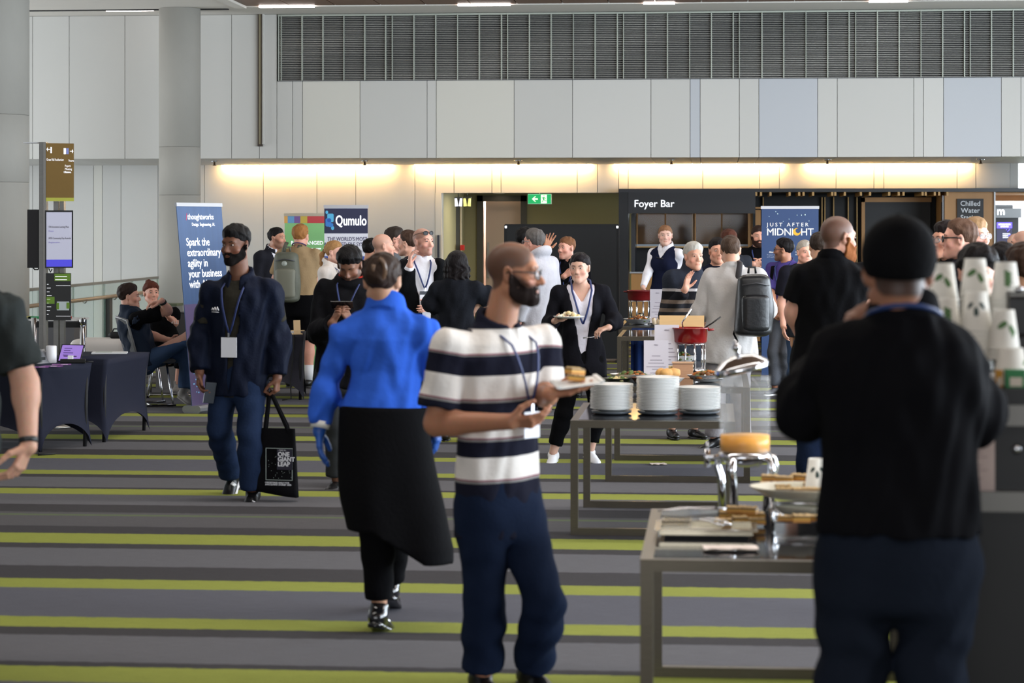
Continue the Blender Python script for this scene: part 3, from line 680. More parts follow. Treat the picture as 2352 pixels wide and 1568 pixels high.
boxo('louvre_backing', (wx(638, YU), YU + .032, ZLB), (wx(2440, YU), YU + .039, ZLT), dark, lb)
boxo('louvre_frame', (wx(638, YU), YU - .015, ZLT - .012), (wx(2440, YU), YU + .04, ZLT + .012), alu, lb)
boxo('louvre_frame', (wx(638, YU), YU - .012, ZLB - .006), (wx(2440, YU), YU + .04, ZLB + .006), mat('sill_dark', (70, 70, 72), .6), lb)
# lower wall panels
LB = [-700, -480, -330, -180, -60, 75, 150, 215, 235, 278, 363, 470, 605, 728, 817, 953, 1000]; LT = [0, 1, 0, 1, 0, 1, 0, 4, 1, 0, 1, 0, 0, 1, 0, 1]
for i in range(len(LB) - 1): boxo('wall_panel', (wx(LB[i], YL) + g_, YL, -2.9), (wx(LB[i + 1], YL) - g_, YL + .045, ZS + .02), PM[LT[i]], wb)
ZO = wz(442, YL)
LI = [1000, 1043, 1130, 1151, 1326, 1372, 1421, 1443, 1614, 1745, 1790, 1920, 2007, 2030, 2198, 2241, 2320]; LIT = [2, 2, 4, 2, 2, 3, 2, 2, 2, 2, 2, 2, 4, 2, 2, 2]
for i in range(len(LI) - 1): boxo('lintel_panel', (wx(LI[i], YL) + .004, YL - .01, ZO), (wx(LI[i + 1], YL) - .004, YL + .04, ZS + .02), PM[LIT[i]], wb)
boxo('lintel_core', (wx(1000, YL), YL + .03, ZO), (wx(2320, YL), YL + .6, ZS + .1), gapm, wb)
boxo('jamb_panel', (wx(1000, YL), YL - .01, 0), (wx(1014, YL), YL + .25, ZO), PM[4], wb)
# lamp strips in the cove where the soffit meets the lower wall
for i, (u0, u1, lab) in enumerate(((512, 903, 'long warm light strip in the soffit above the exhibitor banners'), (953, 1360, 'long warm light strip in the soffit above the corridor opening'), (1411, 1797, 'long warm light strip in the soffit above the foyer bar lettering'), (1850, 2228, 'long warm light strip in the soffit above the timber battens'))):
    o = empty('light_strip', (wx((u0 + u1) / 2, YL), YL - .075, ZS), label=lab, cat='light', group='light strips under the soffit')
    hw = (wx(u1, YL) - wx(u0, YL)) / 2
    boxo('diffuser', (-hw, -.035, -.012), (hw, .03, .012), led, o); boxo('housing', (-hw - .02, -.045, .012), (hw + .02, .045, .06), alu, o)
chr_ = mat('chrome', (205, 205, 208), .12, 1); steel = mat('brushed_steel', (150, 146, 138), .32, 1, noise=.12, nscale=30, stretch=(1, 1, 12)); blk = mat('black_matte', (16, 16, 17), .7)
spn = ['beside the round concrete column', 'under the soffit above the white and navy banner', 'over the corridor entrance', 'over the foyer bar lettering', 'over the hanging timber battens', 'over the chilled water sign']
for i, u in enumerate((503, 845, 1195, 1543, 1898, 2247)):
    P = W(u, 369, YU + 1.4); o = empty('fire_sprinkler', (P[0], YU + 1.1, ZS), label='small chrome fire sprinkler ' + spn[i], cat='sprinkler', group='sprinklers under the soffit')
    MB().lathe([(0, 0), (.055, 0), (.05, -.014), (.03, -.02), (0, -.02)], 14).build('rose', chr_, o)
    MB().lathe([(0, -.02), (.014, -.022), (.016, -.06), (.03, -.064), (.028, -.07), (0, -.07)], 10).build('head', mat('brass_dark', (120, 100, 80), .35, .8), o)
o = empty('trim_1', (wx(598.5, YU), YU, 0), kind='structure')
zt, zb = ZC, wz(328, YU)
boxo('channel_back', (-.03, -.012, zb), (.03, -.002, zt), mat('channel_cream', (176, 166, 138), .5), o)
for s_ in (-1, 1): boxo('channel_side', (s_ * .026 - .006, -.04, zb), (s_ * .026 + .006, 0, zt), mat('channel_bronze', (58, 48, 40), .5), o)
boxo('channel_end', (-.034, -.04, zb - .03), (.034, 0, zb), mat('channel_bronze', (58, 48, 40), .5), o); boxo('channel_edge', (.034, -.05, zb), (.058, 0, zt), PM[1], o)
# columns
conc = mat('concrete', (143, 140, 133), .75, noise=.12, nscale=2.2, bump=.12, bscale=30, stretch=(1, 1, .6))
n = conc.node_tree; t = n.nodes.new('ShaderNodeTexVoronoi'); t.inputs['Scale'].default_value = 9
for nm, u, r_px, Yc, ztop, joints in (('column_2', 413, 48.3, 30.1, ZC, [338, 448, 6]), ('column_1', -32, 100, 25.0, ZC, [265, 419, -60])):
    r = r_px / F * Yc; o = empty(nm, (wx(u, Yc), Yc, 0), kind='structure'); zs = sorted([0] + [wz(v, Yc, u) for v in joints] + [ztop])
    for a, b in zip(zs[:-1], zs[1:]):
        if b - a > .03: MB().lathe([(0, a + .002), (r - .004, a + .001), (r, a + .004), (r, b - .004), (r - .004, b - .001), (0, b - .002)], 64).build('column_segment', conc, o)
# enclosing walls behind and beside the camera
S(boxo('wall_left', (XL - .2, 8, -3.2), (XL, YL + .5, ZC + .2), white)); S(boxo('wall_near_left', (-8.7, -9, 0), (-8.5, 20, ZC + .2), mat('wall_grey', (120, 120, 120), .7)))
S(boxo('wall_near', (-8.5, -9.2, 0), (XR, -9, ZC + .2), mat('wall_grey', (120, 120, 120), .7))); S(boxo('wall_right', (XR, -9, 0), (XR + .2, 5, ZC + .2), mat('wall_grey', (120, 120, 120), .7)))
wr = empty('window_1', (XR, 0, 0), kind='structure')
for y in np.arange(5.0, 34.1, 2.5): boxo('mullion', (0, y, 0), (.14, y + .08, ZC), alu, wr)
boxo('window_head', (0, 5, ZC - .15), (.2, 34.1, ZC + .2), white, wr); boxo('window_sill', (-.05, 5, 0), (.2, 34.1, .12), white, wr)
# brighter foyer beyond the end of the wall
S(boxo('wall_far', (3.0, 50, 0), (16, 50.3, 6), mat('wall_far_white', (235, 238, 242), .6))); S(boxo('ceiling_far', (3.2, 35.3, 3.3), (16, 50, 3.5), plaster))
S(boxo('wall_end', (wx(2320, YL), YL, ZO), (wx(2320, YL) + .12, YL + 6, 3.3), PM[2]))
# ---- corridor
co = empty('wall_corridor', (0, 0, 0), kind='structure'); YC = 38.6; x0, x1 = wx(1000, YL), wx(1430, YL)
olive = mat('olive_wall', (140, 132, 96), .7, noise=.04, nscale=3); greyd = mat('door_grey', (76, 76, 74), .45, noise=.05)
boxo('ceiling_panel', (x0, YL + .05, ZO + .05), (x1 + .2, YC, ZO + .12), mat('corridor_ceiling', (186, 182, 170), .8), co)
xa, xb = wx(1096, YC), wx(1210, YC); zdt = wz(462, YC)
boxo('side_wall', (x0 - .2, YL + .25, 0), (x0, YC, ZO + .1), olive, co)
boxo('end_wall', (x0, YC, 0), (xa, YC + .15, ZO + .1), olive, co); boxo('end_wall', (xb, YC, 0), (x1 + .4, YC + .15, ZO + .1), olive, co); boxo('end_wall', (xa, YC, zdt + .03), (xb, YC + .15, ZO + .1), olive, co)
d = empty('door_1', ((xa + xb) / 2, YC, 0), kind='structure'); hw = (xb - xa) / 2; dfm = mat('door_frame_dark', (64, 60, 50), .5)
boxo('door_frame', (-hw, -.05, 0), (-hw + .1, .12, zdt + .1), dfm, d); boxo('door_frame', (hw - .1, -.05, 0), (hw, .12, zdt + .1), dfm, d); boxo('door_head', (-hw, -.05, zdt), (hw, .12, zdt + .1), dfm, d)
pink = mat('blush_wall', (214, 188, 172), .7)
b = empty('wall_room', ((xa + xb) / 2, YC, 0), kind='structure')
boxo('back_wall', (-1.5, 3.2, 0), (1.5, 3.3, 2.6), pink, b); boxo('side_wall', (-hw - .08, .2, 0), (-hw - .02, 3.2, 2.6), mat('blush_light', (240, 222, 208), .7), b); boxo('side_wall', (1.4, .2, 0), (1.5, 3.2, 2.6), pink, b); boxo('room_ceiling', (-1.5, .2, 2.6), (1.5, 3.3, 2.7), pink, b)
dl = boxo('door_leaf', (-.30, .25, 0), (.42, .3, zdt), mat('door_blush', (196, 172, 152), .5), d); boxo('pull_handle', (-.27, .2, .9), (-.24, .25, 1.5), steel, d)
area('room_light', ((xa + xb) / 2 - .3, YC + 1.2, 2.5), (0, 0, 0), .6, .6, 60, (1, .86, .78)); 
d3 = empty('door_2', (wx(1035, YC - 1.2), YC - 1.2, 0), kind='structure')
for a_, b_ in ((1016, 1040), (1042, 1056)): boxo('door_panel', (wx(a_, YC - 1.2) - wx(1035, YC - 1.2), 0, 0), (wx(b_, YC - 1.2) - wx(1035, YC - 1.2), .06, wz(455, YC - 1.2)), greyd, d3)
boxo('door_edge', (wx(1057, YC - 1.2) - wx(1035, YC - 1.2), -.02, 0), (wx(1060, YC - 1.2) - wx(1035, YC - 1.2), .06, wz(455, YC - 1.2)), mat('door_trim', (190, 176, 150), .5), d3)
tag(boxo('fire_alarm_box', (wx(1058, YC - 1.3), YC - 1.36, wz(575, YC - 1.3)), (wx(1066, YC - 1.3), YC - 1.22, wz(563, YC - 1.3)), mat('alarm_red', (180, 30, 26), .4)), 'small red alarm call box on the door edge in the corridor', 'alarm')
tag(boxo('access_reader', (wx(1005, YL), YL - .05, wz(592, YL)), (wx(1010, YL), YL - .012, wz(540, YL)), mat('reader_grey', (60, 62, 70), .3)), 'slim dark vertical reader strip on the pale door jamb', 'panel')
for i, (u, v) in enumerate(((1094, 447), (1127, 451), (1146, 455), (1384, 445), (1394, 450))):
    Yd = YL + .4 + (v - 444) * .3; o = empty('downlight', (wx(u, Yd), Yd, ZO + .05), label='round glowing downlight in the corridor ceiling ' + ['nearest the exit doors', 'second along toward the exit door', 'deepest of the left three', 'by the bar pillar', 'behind the one by the bar pillar'][i], cat='light', group='corridor downlights')
    MB().lathe([(0, -.004), (.085, -.004), (.09, -.012), (.1, -.012), (.1, 0), (0, 0)], 20).build('rim', white, o); MB().lathe([(0, -.008), (.08, -.008), (.08, -.004), (0, -.004)], 20).build('diffuser', mat('downlight_glow', (255, 240, 220), emit=(255, 236, 210), estr=7), o)
area('corridor_light', (wx(1240, YL + 2), YL + 1.6, ZO), (0, 0, 0), 2.4, .8, 22, (1, .9, .7))
for i, (u, cc, nm) in enumerate(((1053, (236, 236, 250), 'white'), (1073, (226, 220, 130), 'yellow'))):
    Yd = YL + 1.1; o = empty('wall_lamp', (wx(u, Yd), Yd, wz(465, Yd)), label='pair of slim %s glowing lamp tubes hanging in the corridor mouth' % nm, cat='lamp')
    mm = mat('tube_' + nm, cc, .3, emit=cc, estr=.7); gm = mat('tube_cap', (90, 88, 84), .4, .6)
    for s_ in (-1, 1): MB().tube([(s_ * .042, 0, .07), (s_ * .03, 0, -.055)], [.018, .026], 10).build('lamp_tube', mm, o)
    boxo('bracket', (-.06, -.03, .07), (.06, .03, .09), gm, o); MB().tube([(0, 0, .09), (0, 0, ZO + .05 - wz(465, Yd))], .008, 6).build('rod', gm, o)
# exit sign
Ye = YL - .15; o = empty('exit_sign', (wx(1239.5, Ye), Ye, wz(456.5, Ye)), label='green illuminated exit sign with arrow and running figure over the corridor', cat='sign'); pw = (wx(1267, Ye) - wx(1213, Ye)) / 2; ph = 11.5 * Ye / F
gr = mat('exit_green', (20, 150, 84), .4, emit=(14, 150, 80), estr=.55); cw = mat('exit_cream', (226, 240, 206), .4, emit=(226, 240, 206), estr=.7)
boxo('sign_body', (-pw, -.02, -ph), (pw, .03, ph), mat('sign_edge', (190, 230, 205), .4), o); boxo('sign_face', (-pw + .006, -.026, -ph + .006), (pw - .006, -.02, ph - .006), gr, o)
boxo('door_pictogram', (pw * .12, -.029, -ph * .86), (pw * .62, -.026, ph * .86), cw, o)
MB().prism([(-.115, 0), (-.07, .04), (-.053, .04), (-.083, .011), (-.026, .011), (-.026, -.011), (-.083, -.011), (-.053, -.04), (-.07, -.04)], -.03, -.026).build('arrow', cw, o)
mb = MB(); r0 = [(.060, .045), (.060, .012), (.085, -.015), (.075, -.05)]
for pts, r in (([(.066, .03), (.062, -.004)], .010), ([(.066, .026), (.044, .012), (.034, .026)], .005), ([(.066, .026), (.088, .012), (.098, .0)], .005), ([(.062, -.004), (.084, -.024), (.108, -.03)], .006), ([(.062, -.004), (.052, -.03), (.036, -.046)], .006)): mb.tube([(x, -.031, z) for x, z in pts], r, 6)
mb.lathe([(0, -.009), (.008, -.005), (.008, .005), (0, .009)], 8, (.068, -.031, .048)); mb.build('running_figure', gr, o)
MB().tube([(0, 0, ph), (0, 0, ZO - wz(456.5, Ye) + .01)], .006, 6).build('hanger', alu, o)
# black portable partition in front of the corridor
Yp = 30.2; o = empty('display_partition', (wx(1290, Yp), Yp, 0), label='tall black portable display board standing before the corridor', cat='partition'); hw = (wx(1420, Yp) - wx(1160, Yp)) / 2; zt = wz(516, Yp)
boxo('panel', (-hw + .012, -.02, .04), (hw - .012, .02, zt - .012), mat('board_black', (13, 13, 15), .75, noise=.2), o)
for s_ in (-1, 1): boxo('edge_post', (s_ * hw - .012, -.025, 0), (s_ * hw + .012, .025, zt), mat('edge_black', (26, 26, 28), .4, .5), o); boxo('corner_clip', (s_ * (hw - .012) - .014, -.034, zt - .045), (s_ * (hw - .012) + .014, -.025, zt - .015), chr_, o); boxo('foot', (s_ * hw - .03, -.25, 0), (s_ * hw + .03, .25, .03), blk, o)
boxo('top_rail', (-hw, -.025, zt - .012), (hw, .025, zt + .008), mat('edge_black', (26, 26, 28), .4, .5), o)
# ---- foyer bar
YB = 34.2; wood = mat('oak_veneer', (176, 128, 74), .45, noise=.18, nscale=5, stretch=(1, 1, .12), bump=.05); wood_l = mat('oak_end', (202, 158, 98), .5, noise=.12, nscale=20); barb = mat('bar_black', (20, 20, 23), .45); barw = mat('bar_wall_black', (17, 17, 19), .6)
X = lambda u, Y=YB: wx(u, Y)
Z = lambda v, Y=YB: wz(v, Y)
o = empty('bar_kiosk', (X(1580), YB, 0), label='black foyer bar kiosk with white lettering and hanging timber battens', cat='bar'); ox = X(1580)
def bb(nm, u0, u1, v0, v1, y0, y1, m, par=o, Y=YB): return boxo(nm, (X(u0, Y) - ox, y0, wz(v1, Y)), (X(u1, Y) - ox, y1, wz(v0, Y)), m, par)
bb('canopy', 1421, 2470, 433, 441, 0, 2.6, mat('canopy_black', (28, 29, 34), .35)); bb('pillar', 1421, 1443, 433, 832.5, .01, .5, barb); sg = bb('fascia', 1443, 1735, 441, 490, .0, .12, mat('fascia_black', (29, 29, 33), .4))
text('Foyer Bar', .150, (X(1456) - ox, -.006, Z(475)), mat('letter_white', (245, 245, 250), .4, emit=(250, 250, 255), estr=.35), sg, bold=.002)
bb('back_wall', 1440, 1740, 485, 832.5, 2.2, 2.3, barw); bb('back_wall', 1735, 2175, 441, 834, 1.6, 1.7, barw); bb('side_return', 1733, 1739, 441, 834, 1.4, 2.3, barw)
for u0, u1 in ((1453, 1590), (1593, 1722)):
    k = empty('wall_cupboard', (X(u0) - ox, 1.75, 0)); k.parent = o; kx = X(u1) - X(u0)
    boxo('back_board', (0, .35, Z(566)), (kx, .38, Z(486)), wood, k); boxo('shelf', (0, .02, Z(521)), (kx, .36, Z(520)), wood_l, k); boxo('side', (0, 0, Z(566)), (.03, .38, Z(486)), wood, k); boxo('side', (kx - .03, 0, Z(566)), (kx, .38, Z(486)), wood, k); boxo('bottom_rail', (0, -.02, Z(568)), (kx, .38, Z(563)), mat('rail_grey', (150, 158, 166), .35, .4), k); boxo('base_board', (0, -.01, Z(571)), (kx, .38, Z(568)), wood_l, k)
    for j in (0, 1): boxo('glass_door', (kx * j / 2 + .02, -.012, Z(563)), (kx * (j + 1) / 2 - .005, -.004, Z(487)), mat('smoked_glass', (40, 38, 36), .05, alpha=.35), k)
bb('timber_pier', 1722, 1752, 480, 834, 1.5, 1.75, wood); bb('timber_beam', 1735, 1880, 474, 478, 1.2, 1.5, wood)
bb('counter_top', 1440, 1745, 628, 631.5, 1.1, 2.1, mat('counter_grey', (170, 172, 176), .3)); bb('counter_front', 1443, 1740, 631.5, 833, 1.2, 2.1, wood); bb('side_panel', 1443, 1452, 490, 628, 1.2, 2.2, mat('panel_dark_grey', (52, 52, 56), .4))
for u in (1737, 1748, 1770, 1814, 1836, 1846, 1868, 1912, 1919, 1941, 1978, 1999, 2043, 2065, 2076, 2120, 2127, 2148, 2158, 2177): bb('timber_batten', u - 2.4, u + 2.4, 440.2, 449.5, .05, 1.3, wood_l)
for u in (1738, 1758, 1899, 1906, 1927, 1962, 1983): bb('gold_fin', u - 1.3, u + 1.3, 450, 834, 1.5, 1.62, mat('gold_fin', (150, 118, 66), .4, .2))
bb('timber_frame', 1993, 2001, 450, 834, 1.4, 1.62, wood); bb('timber_frame', 1993, 2160, 451, 462, 1.4, 1.62, wood); bb('dark_panel', 2001, 2158, 462, 834, 1.45, 1.6, mat('panel_charcoal', (24, 24, 26), .5))
bb('metal_edge', 2168, 2172, 449, 834, .25, .4, chr_); bb('metal_edge', 2286, 2289.5, 441, 836, .15, .3, mat('edge_white', (225, 226, 228), .4)); tp = bb('timber_end_panel', 2173, 2287, 441, 836, .2, 1.9, wood)
bb('timber_soffit', 2290, 2430, 442, 445, .2, 2.6, wood); bb('timber_soffit', 2290, 2430, 445, 458, 2.4, 2.6, wood)
Yc = YB + .17; o2 = empty('water_station_sign', (X(2228.5, Yc), Yc, wz(500, Yc)), label='black chilled water station sign on the oak end panel', cat='sign'); hw = 29.5 / F * Yc
boxo('sign_board', (-hw, -.012, -42 / F * Yc), (hw, .012, 43 / F * Yc), mat('sign_black', (24, 24, 27), .5), o2)
text('Chilled\nWater\nStation', .103, (0, -.014, 27 / F * Yc), mat('letter_grey', (222, 224, 228), .5), o2, align='CENTER', bold=.001, line=1.0)
# beyond: grey ticket-desk bulkhead with white lettering and a purple show screen
Yf = 44.0; o = empty('ticket_desk_bulkhead', (wx(2318, Yf), Yf, wz(485, Yf)), label='grey bulkhead sign with white lettering in the bright foyer beyond', cat='sign')
q_ = Yf / F
boxo('bulkhead', (-36 * q_, 0, -15 * q_), (27 * q_, .4, 6 * q_), mat('bulkhead_grey', (92, 94, 98), .5), o); boxo('upper_box', (-36 * q_, .05, 6 * q_), (9 * q_, .4, 14 * q_), mat('bulkhead_dark', (70, 72, 76), .5), o); boxo('dark_opening', (-36 * q_, .2, -wz(485, Yf)), (24 * q_, .4, -15 * q_), mat('opening_black', (22, 22, 26), .6), o)
text('m', .2, (-28 * q_, -.01, -8 * q_), mat('letter_white', (245, 245, 250)), o, bold=.006)
o = empty('show_screen', (wx(2307, Yf - .3), Yf - .3, wz(540, Yf - .3)), label='purple and black upcoming shows screen in the foyer beyond the water station', cat='screen')
boxo('screen_body', (-18 * q_, 0, -40 * q_), (18 * q_, .1, 31 * q_), blk, o); boxo('stand_post', (-.05, .03, -wz(540, Yf - .3)), (.05, .09, -40 * q_), blk, o)
vi = mat('screen_violet', (84, 70, 200), .4, emit=(84, 70, 200), estr=.8); boxo('screen_band', (-17 * q_, -.006, 16 * q_), (17 * q_, 0, 29 * q_), vi, o); boxo('screen_band', (-17 * q_, -.006, -38 * q_), (17 * q_, 0, -17 * q_), vi, o); boxo('screen_picture', (-17 * q_, -.005, -17 * q_), (17 * q_, 0, 16 * q_), mat('screen_navy', (26, 24, 48), .3, emit=(26, 24, 48), estr=.5), o)
lw = mat('screen_text', (235, 235, 245), .5, emit=(235, 235, 245), estr=.6); text('UPCOMING\nSHOWS', .042, (0, -.008, 23 * q_), lw, o, align='CENTER', bold=.001); text('2 & 16 AUGUST', .03, (0, -.008, -25 * q_), lw, o, align='CENTER')
text('EVENING\nNIGHT\nSHOW', .034, (-4 * q_, -.008, 2 * q_), lw, o)
for i, (a_, b_) in enumerate((((6, 8), (12, 14)), ((8, -2), (13, 2)), ((3, 12), (5, 13)))): MB().tube([(a_[0] * q_, -.008, a_[1] * q_), (b_[0] * q_, -.008, b_[1] * q_)], .006, 5).build('light_streak', vi, o)
# ------------------------------------------------------------------ the people, nearest groups first
def polo_mat():
    m = cloth('polo', (30, 32, 46), bump=.2); n = m.node_tree; b = n.nodes['Principled BSDF']; N = n.nodes.new
    a = N('ShaderNodeAttribute'); a.attribute_name = 'stripe'; mr = N('ShaderNodeMapRange'); mr.inputs[1].default_value = -.30; mr.inputs[2].default_value = .90; n.links.new(a.outputs['Fac'], mr.inputs[0])
    rp = N('ShaderNodeValToRGB'); rp.color_ramp.interpolation = 'CONSTANT'; el = rp.color_ramp.elements
    nv, wh, rd, gy = lin((27, 28, 40)), lin((214, 208, 202)), lin((120, 34, 66)), lin((128, 126, 124))
    st = [(-.30, nv)]
    for z0, z1 in POLO: st += [(z0 - .012, gy), (z0 - .004, rd), (z0, wh), (z1, nv)]
    el[0].position = 0; el[0].color = (*nv, 1); el[1].position = (st[1][0] + .3) / 1.2; el[1].color = (*st[1][1], 1)
    for z, c in st[2:]: e = el.new((z + .3) / 1.2); e.color = (*c, 1)
    n.links.new(mr.outputs[0], rp.inputs[0])
    for l in list(b.inputs['Base Color'].links): n.links.remove(l)
    n.links.new(rp.outputs[0], b.inputs['Base Color']); return m
def band_mat(name, base, bands, period=None, rough=.95):     # knitted bands up the object's height
    m = cloth(name, base); n = m.node_tree; b = n.nodes['Principled BSDF']; N = n.nodes.new
    tc = N('ShaderNodeTexCoord'); sp = N('ShaderNodeSeparateXYZ'); n.links.new(tc.outputs['Object'], sp.inputs[0]); rp = N('ShaderNodeValToRGB'); rp.color_ramp.interpolation = 'CONSTANT'; el = rp.color_ramp.elements
    mr = N('ShaderNodeMapRange'); mr.inputs[1].default_value = 0; mr.inputs[2].default_value = 2; n.links.new(sp.outputs['Z'], mr.inputs[0])
    el[0].position = 0; el[0].color = (*lin(base), 1); el[1].position = bands[0][0] / 2; el[1].color = (*lin(bands[0][1]), 1)
    for z, c in bands[1:]: e = el.new(z / 2); e.color = (*lin(c), 1)
    n.links.new(mr.outputs[0], rp.inputs[0])
    for l in list(b.inputs['Base Color'].links): n.links.remove(l)
    n.links.new(rp.outputs[0], b.inputs['Base Color']); return m
BLK, NAVY, BLKT, DJ, MJ, GYT = cloth('black', (12, 12, 14)), cloth('navy', (20, 24, 38)), cloth('black_trouser', (11, 11, 13)), cloth('dark_jeans', (22, 28, 42)), cloth('mid_jeans', (58, 76, 104)), cloth('grey_trouser', (74, 76, 82))
WHS, CHAR = cloth('white_shirt', (226, 224, 230)), cloth('charcoal', (40, 42, 48))
shw, sho, whs = mat('shoe_black', (18, 18, 20), .35), mat('sole_white', (226, 226, 228), .6), mat('shoe_white', (222, 222, 226), .55)
LANY = mat('lanyard_navy', (30, 44, 92), .6); FRM = mat('frame_black', (16, 14, 15), .3)
TR = lambda m, **k: dict(k='trousers', m=m, **k)
SH = lambda m=None, **k: dict(k='shoes', m=m or shw, **k)
TOP = lambda m, **k: dict(k='top', m=m, **k)
LY = lambda **k: dict(k='lanyard', m=LANY, **k)
BLH = (24, 20, 19); BRN = (58, 40, 30); GRY = (120, 116, 112)
# striped polo man
POLO = [(.100, .185), (.258, .342), (.410, .500), (.585, .675)]
I14 = person('man in a navy and white striped polo carrying a snack plate', 8.86, (1176, 556), -128, hy=-97, hp=2, g=1.06, skin=(176, 122, 94), hair=('none', BLH), buzz=((50, 38, 32), .05, .78, .5), stubble=.86, beard=((34, 27, 25), .0016), nose=1.25,
    neck=(1142, 748, .0), hip=(1146, 1150, .02), sh={'R': (1032, 796, -.12), 'L': (1243, 786, .13)},
    arms={'R': [(1003, 972, -.14), (1172, 968, -.30)], 'L': [(1250, 905, .10), (1262, 905, -.14)]},
    hands={'R': dict(dir=(1, -.12, .02), palm=(.2, .5, .6), curl=(.3, .42, .52, .6), thumb=.3), 'L': dict(dir=(.95, -.1, .12), palm=(0, -.1, 1), curl=(.12, .15, .2, .3), thumb=.7)},
    legs={'R': [(1112, 1385, -.05), (1108, 1546, .03)], 'L': [(1252, 1385, -.08), (1222, 1534, .10)]}, feet={'R': (1150, 1580, -.12), 'L': (1280, 1564, -.04)},
    wear=[TOP(polo_mat(), n='polo_shirt', sl=.40, hem=-.128, i=.014, collar='shirt', cgap=.5, fold=.005, stripe={'R': .605, 'L': .605}, wide=.014, l='navy polo shirt with wide white stripes'), TR(cloth('polo_jeans', (22, 31, 50)), low=.068, fold=.008, i=.014), SH(), dict(k='glasses', m=FRM, r=.0028),
          LY(badge=(.085, .10), z=.245, i=.022, x=-.02)])
# blue-shirted server walking away
I9 = person('server in a bright blue shirt and long black apron walking away', 10.1, (878, 586), -4, hp=6, fem=True, g=1.08, skin=(186, 140, 112), hair=('clip', (46, 34, 28)), eyes=False,
    neck=(886, 708, .02), hip=(880, 962, 0), sh={'L': (800, 762, 0), 'R': (972, 760, 0)}, arms={'L': [(752, 880, .02), (733, 990, -.02)], 'R': [(1002, 868, .05), (1004, 975, .05)]},
    hands={'L': dict(dir=(.02, -.05, -1), palm=(1, .1, 0), curl=.22), 'R': dict(dir=(0, .05, -1), palm=(-1, .1, 0), curl=.3)},
    legs={'L': [(865, 1215, -.02), (872, 1402, -.02)], 'R': [(908, 1200, .22), (898, 1345, .52)]}, feet={'L': (898, 1420, .16), 'R': (906, 1368, .7)},
    wear=[TOP(cloth('server_blue', (46, 88, 186), bump=.35, bscale=24, noise=.10), sl=.94, hem=.035, i=.020, hole=.052, hu=.035, collar='stand', cgap=0, fold=.011, puff=.012, l='bright blue long-sleeved shirt'), TR(BLKT, low=.052, len=.93), SH(mat('patent_black', (20, 20, 22), .12, coat=.6), hi=.03),
          dict(k='gloves', m=mat('nitrile_blue', (28, 74, 150), .45))])
def apron(P):
    q = (P - I9['Hc']) @ I9['T']; t = np.clip((.06 - q[:, 2]) / .62, 0, 1); xs = q[:, 0] - .05 * t ** 2; fl = .196 + .018 * np.sin(np.pi * np.clip(t * .9, 0, 1)) + .075 * t ** 2 * np.clip(q[:, 0] / .1, 0, 1)
    n = np.sqrt((xs / fl) ** 2 + (q[:, 1] / (.158 + .02 * t)) ** 2) + 1e-6; d = (n - 1) * .13
    d = d + .010 * np.sin(24 * q[:, 0] + 3 * q[:, 2]) * t + .004 * fold(P, 1.2, 4) * t
    low = -.52 - .09 * np.clip((q[:, 0] - .05) / .15, -.3, 1.2); slit = np.maximum(np.abs(q[:, 0] - .115 - .09 * t ** 2) - .004 * t, q[:, 1])
    return smax(np.maximum(d, q[:, 2] - .055), low - q[:, 2], .006)
I9['put']('apron', apron, I9['Hc'] - .72, I9['Hc'] + A(.4, .4, .14), cloth('apron_black', (13, 13, 15)), .011, 'long black wrap apron')
mb = MB(); w0 = I9['wri']['L']; d0 = nrm(w0 - I9['elb']['L']); mb.tube([w0 - d0 * .045 - I9['base'], w0 - d0 * .015 - I9['base']], .043, 16); mb.build('glove_cuff', mat('cuff_white', (210, 210, 205), .6), I9['root'])
mb = MB(); mb.tube([I9['loc']((.012 + .028 * math.sin(t), -.125 - .012 * math.cos(t), .045 + .05 * math.cos(t))) - I9['base'] for t in np.linspace(0, 5.2, 12)], .007, 6, flat=1.6); mb.build('hair_claw', mat('tortoise', (96, 74, 58), .25), I9['root'])
# man walking in with a tote
I4 = person('man in an open navy jacket walking with a black tote bag', 14.9, (541, 518), 168, hy=158, hp=5, g=1.04, skin=(112, 74, 56), hair=('short', (18, 16, 16), .06, .013), beard=((20, 17, 16), .003), nose=1.15,
    hip=(546, 862, .0), neck=(552, 640, 0), sh={'R': (488, 672, 0), 'L': (620, 668, 0)}, arms={'R': [(462, 768, .03), (458, 856, -.08)], 'L': [(640, 770, .03), (637, 868, -.06)]},
    hands={'R': dict(dir=(.08, -.25, -1), curl=.5), 'L': dict(dir=(-.05, -.05, -1), curl=(.85, .85, .85, .85), thumb=.7)},
    legs={'R': [(503, 985, -.05), (531, 1088, .28)], 'L': [(574, 1000, -.12), (580, 1126, -.08)]}, feet={'R': (512, 1136, .16), 'L': (566, 1152, -.3)},
    wear=[TOP(cloth('tee_olive', (48, 46, 40)), sl=.35, hem=-.14, i=.010, n='t_shirt', collar='crew'), TOP(cloth('jacket_navy', (18, 23, 38), .6, bump=.3), n='jacket', sl=.97, hem=-.13, i=.032, open=(.075, -.12, .07), collar='stand', cgap=.9, fold=.009, puff=.018, hole=.07),
          TR(cloth('jeans_blue', (30, 42, 66)), low=.066, fold=.008, len=.99), SH(shw, sm=sho, s=1.05), LY(badge=(.11, .13), z=.30, i=.022)])
mb = MB()
for x in (.085, .105, .125): mb.tube([surf(I4, x - .01, .43, .047) - I4['base'], surf(I4, x, .45 - (x - .09) * .2, .047) - I4['base'], surf(I4, x + .008, .43, .047) - I4['base']], .005, 5)
mb.tube([surf(I4, .075, .418, .047) - I4['base'], surf(I4, .135, .418, .045) - I4['base']], .003, 5); mb.build('chest_logo', mat('logo_white', (225, 225, 230), .6), I4['root'])
mb = MB()
